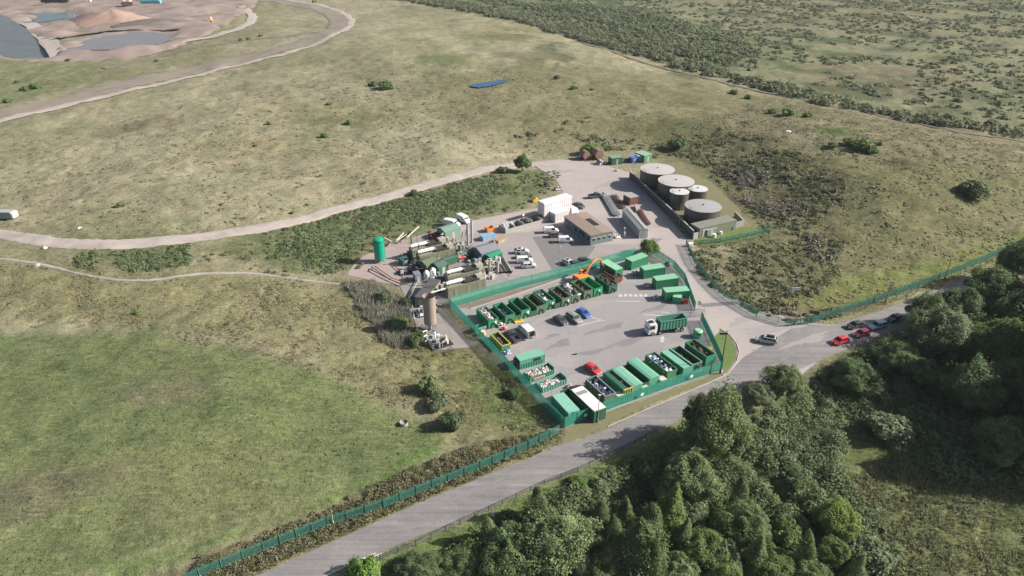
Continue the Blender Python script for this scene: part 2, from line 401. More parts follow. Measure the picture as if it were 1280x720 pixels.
def sheet(name, pts, z, m, px=True, kind='structure'):
    p = [g(*q) for q in pts] if px else pts
    tris = tessellate_polygon([[Vector((x, y, 0)) for x, y in p]])
    mb = MB(); mb.add([(x, y, z) for x, y in p], [tuple(t) for t in tris]); o = mb.build(name, m)
    for q in o.data.polygons:
        if q.normal.z < 0: o.data.flip_normals(); break
    return tag(o, kind=kind)
def smooth_path(pts, n=6):
    P_ = [Vector(p[:2]).to_3d() for p in pts]; out = []
    for i in range(len(P_) - 1):
        a = P_[max(i - 1, 0)]; b = P_[i]; c = P_[i + 1]; d = P_[min(i + 2, len(P_) - 1)]
        for k in range(n):
            t = k / n; out.append(.5 * ((2 * b) + (c - a) * t + (2 * a - 5 * b + 4 * c - d) * t * t + (3 * b - a - 3 * c + d) * t ** 3))
    out.append(P_[-1]); return [(p.x, p.y) for p in out]
def ribbon(name, path, width, m, lift=.08, cols=7, jit=.25, wf=None, kind='structure', seed=0):
    """a track draped on the ground, its edges ragged"""
    rn = random.Random(seed); n = len(path); vs = []
    for i, (x, y) in enumerate(path):
        a = Vector(path[max(i - 1, 0)]); b = Vector(path[min(i + 1, n - 1)]); d = (b - a).normalized(); q = Vector((-d.y, d.x))
        w = width * (wf(i / (n - 1)) if wf else 1)
        e0 = w / 2 + rn.uniform(-jit, jit); e1 = w / 2 + rn.uniform(-jit, jit)
        for k in range(cols):
            t = -e0 + (e0 + e1) * k / (cols - 1); vs.append((x + q.x * t, y + q.y * t))
    A = np.array(vs); z = hgt(A[:, 0], A[:, 1]).reshape(n, cols)
    edge = np.zeros(cols); edge[0] = edge[-1] = -.18
    z = z + lift + edge[None, :]
    V = np.stack([A[:, 0], A[:, 1], z.ravel()], 1); i = np.arange(n * cols).reshape(n, cols)
    f = np.stack([i[:-1, :-1], i[1:, :-1], i[1:, 1:], i[:-1, 1:]], -1).reshape(-1, 4)[:, ::-1]
    o = mesh_np(name, V, f, m, smooth=True); return tag(o, kind=kind)
def tpath(pts, n=8): return smooth_path([tuple(at(*p)[:2]) for p in pts], n)

T_ACCESS = tpath([(-60,290),(0,293),(60,302),(130,305),(200,301),(280,292),(350,280),(420,262),(500,241),(570,221),(620,209),(670,205),(700,209)], 14)
T_HAUL = tpath([(-60,166),(0,152),(80,133),(160,113),(240,96),(310,79),(370,63),(412,46),(437,33),(436,22),(410,10),(370,2),(320,-3)], 14)
T_HAUL2 = tpath([(-60,160),(0,144),(80,125),(160,105),(240,88),(310,72),(366,57),(404,43),(424,34),(424,24),(404,12),(368,4),(320,-1)], 14)
T_PIT = tpath([(205,62),(240,50),(285,40),(315,25),(305,10),(280,4)], 10)
T_SPUR = tpath([(130,86),(220,66),(300,52),(400,40)], 8)
T_PATH = tpath([(-20,322),(60,332),(120,346),(180,350),(250,342),(320,342),(380,350),(425,355)], 10)
T_FAR = tpath([(540,-2),(600,14),(680,36),(780,70),(900,102),(1020,130),(1120,150),(1200,166),(1300,182),(1420,200)], 8)
TRACKS_W = [(T_ACCESS[::4], 5.5), (T_HAUL[::4], 9.0), (T_PIT[::4], 7), (T_PATH[::4], 1.2), (T_FAR[::3], 3), (T_HAUL2[::4], 17), (T_SPUR[::4], 3)]
POND1 = smooth_path([tuple(at(*p)[:2]) for p in [(588,107),(600,103.5),(618,101),(634,99.5),(636,101),(624,105),(606,109),(592,109.5),(588,107)]], 5)[:-1]
POND2 = smooth_path([tuple(at(*p)[:2]) for p in [(26,17),(60,14),(98,15),(96,21),(80,25),(48,29),(32,22),(26,17)]], 5)[:-1]
POND3 = smooth_path([tuple(at(*p)[:2]) for p in [(98,55),(128,47),(165,42),(210,43),(214,48),(190,59),(150,64),(105,66),(98,55)]], 5)[:-1]
LINER = smooth_path([tuple(at(*p)[:2]) for p in [(-60,16),(0,20),(30,36),(52,54),(66,70),(30,72),(0,68),(-60,60),(-60,16)]], 3)[:-1]
PIT = [tuple(at(*p)[:2]) for p in [(-80,-6),(330,-6),(300,20),(262,44),(215,62),(160,74),(90,76),(40,78),(-80,66)]]
def ragged(P_, amp, sc):
    A = np.array(P_); B = np.roll(A, -1, 0); t = np.linspace(0, 1, 5)[:-1]; Q = (A[:, None] * (1 - t)[None, :, None] + B[:, None] * t[None, :, None]).reshape(-1, 2)
    return [(x + (float(fbm(x / sc, y / sc, 5, 3)) - .5) * amp, y + (float(fbm(x / sc, y / sc, 15, 3)) - .5) * amp) for x, y in Q]
POND1 = ragged(POND1, 1.6, 5); POND2 = ragged(POND2, 22, 9); POND3 = ragged(POND3, 26, 8); LINER = ragged(LINER, 5, 6)
def zc(P_): 
    A = np.array(P_); return float(hgt(A[:, 0], A[:, 1]).mean())
PONDS_W = [(POND1, zc(POND1)), (POND2, zc(POND2)), (POND3, zc(POND3)), (LINER, zc(LINER))]
terrain()
def water(name, col, rough=.06):
    m = bpy.data.materials.new(name); nt = nodes_of(m); b, o = principled(nt, Roughness=rough)
    v = objvec(nt); n = noise(nt, .05, 4, .6, .5, v); c = mixc(nt, n, col, tuple(x * .7 for x in col)); nt.links.new(c, b.inputs['Base Color'])
    return m
sheet('pond_water', POND1, zc(POND1) + .25, water('pond_blue', (.035, .12, .24), .3), px=False)
sheet('quarry_water', POND2, zc(POND2) + .1, water('quarry_blue', (.09, .13, .16), .15), px=False)
sheet('muddy_water', POND3, zc(POND3) + .1, water('muddy_water', (.22, .19, .19), .2), px=False)
sheet('lagoon_lining', LINER, zc(LINER) + .15, paved('lagoon_lining', (.10, .12, .125), (.14, .155, .16), .1, 1.5, .06, rough=.45), px=False)
# quarry floor: a sheet draped on the ground
def drape(name, poly, m, lift, step, warp=3.0):
    A = np.array(poly); x0, y0 = A.min(0); x1, y1 = A.max(0)
    xs = np.arange(x0 - step, x1 + step, step); ys = np.arange(y0 - step, y1 + step, step)
    X, Y = np.meshgrid(xs, ys); n = X.shape; x = X.ravel(); y = Y.ravel()
    d = sdist(poly, x + (fbm(x / 12, y / 12, 71, 3) - .5) * warp, y + (fbm(x / 12, y / 12, 73, 3) - .5) * warp)
    z = hgt(x, y) + lift - np.clip(d + 2, 0, 3) * .5 + np.clip(-d / 12, 0, 1) * ((fbm(x / 20, y / 12, 83, 4) - .45) * 7).clip(-.5, 5)
    for P_, zz in PONDS_W:
        dd = sdist(P_, x, y); t = 1 - sstep(-1, 5, dd); z = z * (1 - t) + (zz - .3) * t
    i = np.arange(len(x)).reshape(n); f = np.stack([i[:-1, :-1], i[:-1, 1:], i[1:, 1:], i[1:, :-1]], -1).reshape(-1, 4)
    f = f[(d[f].min(1) < 2)]
    used = np.unique(f); mp = np.full(len(x), -1); mp[used] = np.arange(len(used))
    return tag(mesh_np(name, np.stack([x, y, z], 1)[used], mp[f], m, smooth=True), kind='structure')
M_PIT = paved('quarry_earth', (.215, .168, .150), (.275, .220, .195), .0, 2, .03, dust=(.38, .31, .27))
drape('quarry_floor', PIT, M_PIT, .5, 3.0, 14)
ribbon('lagoon_bank', smooth_path([tuple(at(*p)[:2]) for p in [(0,14),(34,30),(58,50),(76,74)]], 6), 11, M_TRACK, .9, 7, 1, seed=9)
ribbon('quarry_shelf', smooth_path([tuple(at(*p)[:2]) for p in [(70,50),(120,42),(180,38),(230,36)]], 6), 9, M_PIT, 1.6, 7, 2, seed=10)
ribbon('access_track', T_ACCESS, 5.2, M_TRACK, .13, 9, .3, seed=1)
ribbon('haul_road', T_HAUL, 5.0, M_TRACK, .45, 9, .8, seed=2)
ribbon('haul_road_shoulder', T_HAUL2, 17.0, paved('haul_soil', (.255, .215, .180), (.215, .185, .145), .0, 3, .05, dust=(.32, .28, .23)), .22, 15, 1.6, seed=3)
ribbon('quarry_ramp', T_PIT, 7.5, M_TRACK, .6, 7, .8, seed=4)
ribbon('worn_track', T_SPUR, 5.0, M_SOIL, .25, 7, .8, seed=5)
ribbon('footpath', T_PATH, .9, M_TRACK, .11, 5, .15, seed=6)
ribbon('far_track', T_FAR, 2.2, M_SOIL, .3, 5, .4, seed=7)
# the paved site: sheets a few millimetres apart
sheet('yard_ground', [(662,203),(700,199),(748,204),(790,217),(800,232),(830,266),(858,298),(868,328),(884,345),(905,364),(945,384),(1000,402),(1042,407),(1060,420),(1000,470),(905,470),
      (840,400),(800,330),(560,300),(548,291),(590,276),(640,266),(680,258),(704,240),(694,222),(676,212)], 0.0, M_YARD)
sheet('plant_ground', [(434,342),(446,325),(480,306),(540,290),(590,292),(640,300),(700,310),(700,350),(563,378),(545,380),(583,432),(540,437),(524,418),(510,380),(500,358)], .004, M_SLAB)
sheet('concrete_apron', [(434,344),(446,325),(480,306),(508,298),(520,330),(500,357),(470,352)], .008, paved('pink_concrete', (.385, .305, .288), (.32, .26, .25), .5, 8, .2))
sheet('car_park', [(590,292),(662,290),(690,282),(735,305),(800,305),(800,318),(700,345),(640,352),(610,330)], .008, M_LOT)
sheet('tarmac_patch', [(664,296),(690,295),(745,308),(722,338),(692,342)], .012, M_NEWTAR)
road = [(200,775),(320,720),(400,684),(512,634),(625,587),(700,560),(760,536),(820,508),(870,487),(912,466),(930,446),(1000,404),(1040,407.5),(1100,389),(1160,366),(1220,343),(1290,316),(1420,268),
        (1440,290),(1300,335),(1235,362),(1165,392),(1100,420),(1040,444),(985,468),(930,492),(842,527),(775,559),(719,585),(625,626),(572,650),(475,690),(415,716),(290,775)]
sheet('main_road', road, .006, M_ROAD)
A_, B_, C_, D_ = g(563, 385), g(793, 322), g(705, 535), g(903, 462)
sheet('compound_ground', [(563,385),(800,318),(846,340),(866,385),(884,400),(903,440),(903,462),(705,535)], .012, M_COMP)
sheet('soil_strip', [(566,384),(700,347),(712,346),(600,384),(588,386)], .018, M_SOIL)
sheet('grass_verge', [(704,537),(770,513),(840,487),(890,470),(905,465),(900,450),(893,430),(900,412),(912,420),(922,436),(920,450),(908,466),(870,483),(810,506),(760,530),(712,553),(690,558),(650,572),(640,566)], .03, M_GRASS2)
sheet('grass_island', [(904,461),(898,444),(892,422),(900,415),(912,422),(920,434),(919,448),(911,459)], .09, M_GRASS)
def kerb(name, pts, w=.14, h=.1, m=None, z=0):
    P_ = [Vector((*g(*p), z)) for p in pts]; mb = MB()
    for a, b in zip(P_[:-1], P_[1:]):
        u = (b - a).normalized(); mb.beam(a + Vector((0, 0, h / 2)) - u * .02, b + Vector((0, 0, h / 2)) + u * .02, w, h)
    return tag(mb.build(name, m or M_KERB), kind='structure')
kerb('kerb', [(900,411),(912,418.5),(921,430),(924,440),(921,452),(909,468),(870,486),(815,509),(760,533.5)], .16, .12)
kerb('kerb', [(588,386.5),(640,370),(700,349.5),(716,345)], .25, .18)
# markings
sheet('bay_marking', [(773,367.8),(777.5,367.8),(778,371),(773.6,371)], .018, M_PAINT)
for k in range(6):
    x = 773.5 + 6.3 * k; y = 369 + .08 * k
    if k: sheet('bay_marking', [(x, y - 1.4), (x + 4, y - 1.4), (x + 4.4, y + 1.5), (x + .4, y + 1.5)], .018, M_PAINT)
for a in ([(722,407),(751,400),(751.3,400.8),(722.3,407.9)], [(805,393),(828,394.2),(828,395),(805,393.8)], [(740,396.5),(756,401),(755.5,401.6),(739.6,397.2)], [(770,376),(800,376.5),(800,377.2),(770,376.7)], [(826,389.8),(836,390.4),(836,391),(826,390.4)]):
    sheet('line_marking', a, .018, M_PAINT)
sheet('arrow_marking', [(825,427.5),(827,424),(824,423),(829,419.5),(831,425),(829.3,424.6),(829.8,428)], .018, M_PAINT)
sheet('edge_line', [(375,737),(425,712),(470,692),(469,691),(423,711),(372,736)], .012, M_PAINT)
sheet('bay_line', [(664,296),(692,342),(692.5,341.9),(664.6,295.9)], .018, M_KERB)
for q in ([(965,386),(985,384.5),(1010,398),(990,403)], [(870,380),(935,376),(940,379),(880,384)], [(858,338),(875,336),(898,353),(885,352)]):
    sheet('road_patch', q, .012, M_NEWTAR if q[0][0] != 965 else M_SOIL)
# vehicle scuffs left as pale dust
M_DUST = paved('dust_patch', (.33, .302, .288), (.305, .285, .275), 0, 8, .4)

M_STAIN = paved('stained_tarmac', (.205, .195, .195), (.235, .224, .222), 0, 8, .5)
_rn = random.Random(12)
for (px, rx, ry, st) in [((640,404),4.5,1.6,0), ((690,396),5,1.4,0), ((745,380),4,1.5,0), ((650,430),3,2,0), ((700,450),4,2.4,0), ((720,475),5,1.5,0), ((800,455),6,1.3,0), ((850,432),3.5,1.2,0), ((780,350),4,2,0), ((700,430),3,1.2,1), ((760,410),5,.9,1), ((790,425),6,1.0,1), ((740,440),4,.8,1),
        ((690,420),2,.6,1), ((820,385),4,.8,1), ((960,412),7,1.6,0), ((1010,425),6,1.2,0), ((930,400),4,1.2,0), ((880,455),3,1,0), ((990,440),5,.8,1), ((700,560),5,.7,1), ((600,612),6,.8,1), ((500,660),5,.6,1), ((820,300),1.6,1.2,1), ((760,230),5,1.6,0), ((700,215),5,2,0), ((650,330),3,1,1)]:
    c = G0 = g(*px); n = 26; ph = _rn.uniform(0, 6); an = _rn.uniform(.2, .7); P_ = []
    for i in range(n):
        a = 6.2832 * i / n; r = 1 + .28 * math.sin(3 * a + ph) + .16 * math.sin(7 * a + 2 * ph) + _rn.uniform(-.12, .12); x, y = rx * r * math.cos(a), ry * r * math.sin(a)
        P_.append((c[0] + x * math.cos(an) - y * math.sin(an), c[1] + x * math.sin(an) + y * math.cos(an)))
    sheet('oil_stain' if st else 'dust_patch', P_, .022 if px[1] < 700 else .02, M_STAIN if st else M_DUST, px=False)
# ------------------------------------------------------------------ site directions and placing helpers
UA = R(29.5); U = Vector((math.cos(UA), math.sin(UA), 0)); Wd = Vector((math.sin(UA), -math.cos(UA), 0)); WA = UA - R(90)
def G(px, py, z=0.0, rest=0.0): x, y = g(px, py, z); return Vector((x, y, rest))
def front(pL, pR, depth, z=0.0, width=None):
    """a box whose near bottom edge (or near top edge, if z is its height) runs pL -> pR: centre, heading, width"""
    a, b = G(*pL, z), G(*pR, z); d = b - a; W = width or d.length; u = d.normalized(); n = Vector((-u.y, u.x, 0))
    c = (a + b) / 2 + n * depth / 2; return c, math.atan2(u.y, u.x), W
# paints
GREEN = (.030, .225, .115); TEAL = (.10, .315, .225); DKGREEN = (.028, .115, .068); DRAB = (.105, .165, .10)
def paint(n, c, **k): return mat('paint_' + n, c, **{**dict(rough=.55, dirt=.6, dcol=tuple(x * .45 + y for x, y in zip(c, (.05, .04, .025))), scale=.9), **k})
P_GREEN = paint('bright_green', GREEN); P_TEAL = paint('teal', TEAL, dirt=.3); P_DK = paint('dark_green', DKGREEN); P_DRAB = paint('drab_green', DRAB, dirt=.6)
P_ROOFG = paint('pale_green_roof', (.25, .52, .33), dirt=.25); P_BLACK = paint('black', (.025, .025, .028)); P_STEEL = mat('grey_steel', (.33, .34, .35), .5, .3)
P_WHITE = paint('white', (.78, .78, .77), dirt=.25); P_GREY = mat('grey_cladding', (.36, .37, .375), .6); P_YEL = paint('yellow', (.70, .46, .06)); P_OR = paint('orange', (.80, .26, .06), dirt=.3)
P_RUST = mat('rust', (.16, .065, .04), .85, dirt=.7, dcol=(.07, .04, .03), scale=2); P_RED = paint('red', (.55, .03, .035)); P_CREAM = paint('cream', (.62, .56, .44))
P_BLUE = paint('blue', (.02, .09, .42)); P_OLIVE = mat('olive_cladding', (.21, .215, .15), .7, dirt=.6, scale=1.2); P_CONC = mat('concrete', (.34, .32, .30), .9, dirt=.6, scale=.8)
P_WOOD = mat('timber', (.36, .25, .15), .85, dirt=.6, scale=3); P_PLAST = mat('pale_plastic', (.6, .6, .6), .5)
P_INNER = mat('skip_inside', (.045, .05, .04), .85, dirt=.8, dcol=(.10, .06, .04), scale=1.5)
RUB = bpy.data.materials.new('mixed_rubbish')
def rubmat(name, stops):
    m = bpy.data.materials.new(name); nt = nodes_of(m); b, o = principled(nt, Roughness=.85)
    a = nt.nodes.new('ShaderNodeAttribute'); a.attribute_name = 'var'; r = nt.nodes.new('ShaderNodeValToRGB'); r.color_ramp.interpolation = 'CONSTANT'
    nt.links.new(a.outputs['Fac'], r.inputs[0]); e = r.color_ramp.elements
    while len(e) > 1: e.remove(e[-1])
    for i, c in enumerate(stops):
        q = e[0] if i == 0 else e.new(i / len(stops)); q.position = i / len(stops); q.color = c4(c)
    nt.links.new(r.outputs[0], b.inputs['Base Color']); return m
R_MIX = rubmat('rubbish_mixed', [(.10,.08,.06),(.06,.05,.05),(.5,.5,.5),(.22,.16,.10),(.12,.2,.35),(.65,.63,.6),(.3,.28,.27),(.45,.12,.1)])
R_PINK = rubmat('rubbish_plaster', [(.55,.48,.46),(.5,.40,.38),(.62,.58,.56),(.35,.30,.28),(.55,.35,.33),(.66,.64,.62)])
R_WHITE = rubmat('rubbish_white', [(.60,.60,.62),(.10,.09,.09),(.7,.7,.7),(.2,.2,.22),(.45,.47,.5),(.08,.08,.09)])
R_EARTH = rubmat('rubbish_brown', [(.075,.042,.030),(.10,.05,.035),(.05,.032,.025),(.13,.075,.05),(.07,.05,.04)])
R_DARK = rubmat('rubbish_dark', [(.05,.05,.045),(.08,.07,.055),(.03,.03,.03),(.16,.15,.14),(.06,.055,.05),(.10,.085,.06)])
R_BLUE = rubmat('rubbish_electrical', [(.55,.6,.66),(.05,.08,.18),(.7,.72,.75),(.03,.04,.07),(.16,.22,.38),(.4,.42,.45),(.06,.06,.07)])
R_RUST = rubmat('scrap_metal', [(.20,.05,.025),(.12,.04,.03),(.3,.09,.04),(.08,.05,.05),(.25,.2,.18)])
def heap(name, label, cat, m, loc, rz, sx, sy, z0, hh, n=90, seed=0, size=.28, group=None):
    """tipped rubbish: a lumpy mass with loose pieces lying in it"""
    rn = random.Random(seed); nx = max(5, int(sx / .3)); ny = max(4, int(sy / .3)); V = []; Fc = []; var = []
    for i in range(nx + 1):
        for j in range(ny + 1):
            u = i / nx - .5; v = j / ny - .5; e = min(1, 4 * min(.5 - abs(u), .5 - abs(v)) + .25)
            V.append((u * sx, v * sy, z0 + hh * e * (.45 + .75 * float(fbm(u * sx * 1.2 + seed, v * sy * 1.2, seed, 2))) + rn.uniform(-.05, .05)))
    for i in range(nx):
        for j in range(ny):
            a = i * (ny + 1) + j; Fc.append((a, a + ny + 1, a + ny + 2, a + 1)); var.append(rn.random())
    for k in range(n):
        x = rn.uniform(-.45, .45) * sx; y = rn.uniform(-.43, .43) * sy; s = size * rn.uniform(.4, 1.5); q = (s * rn.uniform(.5, 2.2), s * rn.uniform(.5, 1.2), s * rn.uniform(.15, .6))
        M = Matrix.Rotation(rn.uniform(0, 6.3), 3, 'Z') @ Matrix.Rotation(rn.uniform(-.6, .6), 3, 'X') @ Matrix.Rotation(rn.uniform(-.5, .5), 3, 'Y')
        c = Vector((x, y, z0 + hh * rn.uniform(.65, 1.02))); o = len(V); w = rn.random()
        for z in (-1, 1):
            for a, b in ((-1, -1), (1, -1), (1, 1), (-1, 1)): V.append(tuple(c + M @ Vector((a * q[0] / 2, b * q[1] / 2, z * q[2] / 2))))
        for f in ((0, 3, 2, 1), (4, 5, 6, 7), (0, 1, 5, 4), (1, 2, 6, 5), (2, 3, 7, 6), (3, 0, 4, 7)): Fc.append(tuple(o + i for i in f)); var.append(w)
    o = mesh_np(name, np.array(V), np.array(Fc), m, np.array(var)); o.location = loc; o.rotation_euler = (0, 0, rz)
    return tag(o, label, cat, group, 'stuff')

def skip(px, label, L=6.1, W=2.45, Hh=2.3, col=None, end=None, rz=None, load=None, lid=None, hook=True, ribs=True, name='roll_off_skip', cat='skip', group='roll-off skips along the compound', pxmid=None, z=0, sign=None, rimm=None, half=False, edge=None):
    """open-top container; px = (left, right) bottom corners of the end that faces us, local +x is that end"""
    rz = WA if rz is None else rz; d = Vector((math.cos(rz), math.sin(rz), 0))
    if pxmid is not None: c = G(*pxmid, 0, z)
    else: c = (G(*px[0]) + G(*px[1])) / 2 - d * L / 2; c.z = z
    t = thing(name, label, cat, c, rz, group); col = col or P_GREEN; l, w = L / 2, W / 2; b = .22
    m = MB(); k = .07
    m.box(-l, l, -w, w, b, b + .1); m.box(-l, l, -w, -w + k, b + .1, Hh); m.box(-l, l, w - k, w, b + .1, Hh); m.box(-l, -l + k, -w + k, w - k, b + .1, Hh); m.box(l - k, l, -w + k, w - k, b + .1, Hh)
    m.build('body', col, t)
    m = MB()
    if ribs:
        n = max(4, int(L / .72))
        for i in range(n + 1):
            x = -l + .06 + (L - .12) * i / n
            for s in (-1, 1): m.box(x - .05, x + .05, *sorted((s * w, s * (w + .08))), b, Hh - .1)
    for s in (-1, 1): m.box(-l - .02, l + .02, *sorted((s * (w - k - .02), s * (w + .1))), Hh - .08, Hh + .05)
    for s in (-1, 1): m.box(*sorted((s * (l - k), s * (l + .06))), -w, w, Hh - .085, Hh + .045)
    m.build('rim', rimm or col, t)
    if edge:
        m = MB(); m.box(l - .1, l + .1, -w, w, Hh + .05, Hh + .16)
        for i in range(4): m.box(l + .07, l + .13, -w + .3 + i * .6, -w + .42 + i * .6, .3, Hh); 
        m.build('end_bar', edge, t)
    m = MB()
    for s in (-1, 1): m.box(-l + .2, l + .1, s * .5 - .09, s * .5 + .09, .06, b)
    m.build('skid', P_BLACK, t)
    for s in (-1, 1): MB().cyl((-l + .35, s * .85 - .12, .13), .13, .24, 10, 'y').build('roller', P_BLACK, t)
    if hook:
        m = MB(); x = l + .07
        for s in (-1, 1): m.beam((x, s * .75, b), (x + .02, s * .16, 1.55), .13)
        m.beam((x, -.5, .9), (x, .5, .9), .1); m.build('hook_frame', P_BLACK, t)
        MB().box(l + .09, l + .2, -.14, .14, 1.42, 1.62).build('hook_bar', P_STEEL, t)
    if sign: MB().box(l + .01, l + .05, *sign, 1.0, 1.75).build('sign_plate', P_WHITE, t)
    if load:
        heap(load[1], load[2], load[3], load[0], c + Vector((0, 0, 0)), rz, L - .3, W - .3, b + .1, load[4], load[5] if len(load) > 5 else 80, seed=len(label) + int(L * 10), size=load[6] if len(load) > 6 else .3)
    else: MB().box(-l + .1, l - .1, -w + .1, w - .1, b + .1, b + .16).build('floor', P_INNER, t)
    if lid:
        m = MB()
        if lid[1] == 'full':
            m.prism([(-w - .08, Hh + .05), (-w * .55, Hh + .2), (w * .55, Hh + .2), (w + .08, Hh + .05)], -l, l, 'x')
        else:   # half the top under a lid, the rest open
            y0, y1 = lid[1]; m.box(-l, l, y0, y1, Hh + .055, Hh + .13)
            for i in range(5): m.box(-l + .4 + i * (L - .8) / 4 - .05, -l + .4 + i * (L - .8) / 4 + .05, y0 + .03, y1 - .03, Hh + .13, Hh + .18)
        m.build('lid', lid[0], t)
    return t
def container(c, rz, L, W, Hh, label, wall, roof, cat='container', name='shipping_container', group=None, doors='x', ribs=True, z=0, extra=None, bare=False):
    c = Vector((c.x, c.y, z)); t = thing(name, label, cat, c, rz, group); l, w = L / 2, W / 2
    MB().box(-l, l, -w, w, .12, Hh - .06).build('body', wall, t)
    m = MB(); m.box(-l - .04, l + .04, -w - .04, w + .04, Hh - .06, Hh)
    n = int(L / .6)
    for i in range(n): x = -l + .3 + i * (L - .5) / max(1, n - 1); m.box(x - .08, x + .08, -w + .1, w - .1, Hh, Hh + .03)
    m.build('roof', roof, t)
    m = MB()
    if ribs:
        n = int(L / .28)
        for i in range(n):
            x = -l + .12 + (L - .24) * i / (n - 1)
            for s in (-1, 1): m.box(x - .06, x + .06, *sorted((s * w, s * (w + .035))), .25, Hh - .2)
    for x in (-l, l):
        for y in (-w, w): m.box(x - .06, x + .06, y - .06, y + .06, 0, Hh - .06)
    m.box(-l, l, -w - .05, -w + .02, .02, .17); m.box(-l, l, w - .02, w + .05, .02, .17)
    m.build('frame', wall, t)
    if not bare:
        sx = 1 if doors == 'x' else -1
        for s in (-1, 1):
            dr = MB().box(*sorted((sx * l, sx * (l + .05))), *sorted((s * .04, s * (w - .1))), .2, Hh - .15).build('door', wall, t)
            MB().cyl((sx * (l + .08), s * w * .45, .3), .03, Hh - .6, 6).build('locking_bar', P_STEEL, dr)
    if extra: extra(t, l, w, Hh)
    return t

# ------------------------------------------------------------------ vehicles
M_GLASS = bpy.data.materials.new('car_glass'); _nt = nodes_of(M_GLASS); _b, _ = principled(_nt, Roughness=.08); _b.inputs['Base Color'].default_value = (.015, .018, .022, 1); _b.inputs['Specular IOR Level'].default_value = .7
M_TYRE = mat('tyre_rubber', (.02, .02, .02), .9, dirt=.3); M_RIM = mat('wheel_rim', (.35, .35, .36), .35, .6, dirt=.2)
M_HEAD = mat('headlight_lens', (.75, .76, .78), .15, dirt=.1); M_TAIL = mat('tail_light_lens', (.35, .01, .012), .2, dirt=.1); M_PLATE = mat('number_plate', (.75, .68, .3), .5)
def carpaint(n, c):
    k = 'car_' + n
    if k in MATS: return MATS[k]
    m = bpy.data.materials.new(k); nt = nodes_of(m); b, o = principled(nt, Roughness=.32); b.inputs['Coat Weight'].default_value = .6; b.inputs['Coat Roughness'].default_value = .08
    nn = noise(nt, 2.5, 4, .6, 0, objvec(nt)); nt.links.new(mixc(nt, mathn(nt, 'MULTIPLY', nn, .18), c, (.25, .23, .2)), b.inputs['Base Color']); MATS[k] = m; return m
def wheel(t, x, y, r=.32, w=.22, side=1):
    o = MB().cyl((x, y - w / 2, r), r, w, 18, 'y').build('wheel', M_TYRE, t)
    y2 = y + side * w / 2
    MB().cyl((x, y2 - (.0 if side > 0 else .03), r), r * .62, .03, 12, 'y').build('rim', M_RIM, o)
def ringbox(x, zb, zt, hw, tuck=.1):
    zm = zb + (zt - zb) * .45
    return [(x, -hw * (1 - tuck), zb), (x, -hw, zm), (x, -hw * (1 - tuck * .5), zt), (x, hw * (1 - tuck * .5), zt), (x, hw, zm), (x, hw * (1 - tuck), zb)]
CARS = {  # length, half width, height, (windscreen foot, top, rear top, rear foot) as fractions of length from the nose, bonnet height, waist height
 'hatch': (4.05, .87, 1.48, (.24, .42, .83, .97), .80, .93), 'saloon': (4.6, .9, 1.42, (.27, .43, .74, .90), .80, .93),
 'estate': (4.7, .92, 1.60, (.25, .40, .90, .985), .86, .98), 'suv': (4.65, .95, 1.72, (.24, .38, .88, .975), .98, 1.08),
 'smallvan': (4.4, .9, 1.82, (.22, .36, .96, .995), .95, 1.05), 'pickup': (5.2, .93, 1.78, (.26, .37, .58, .62), 1.02, 1.12)}
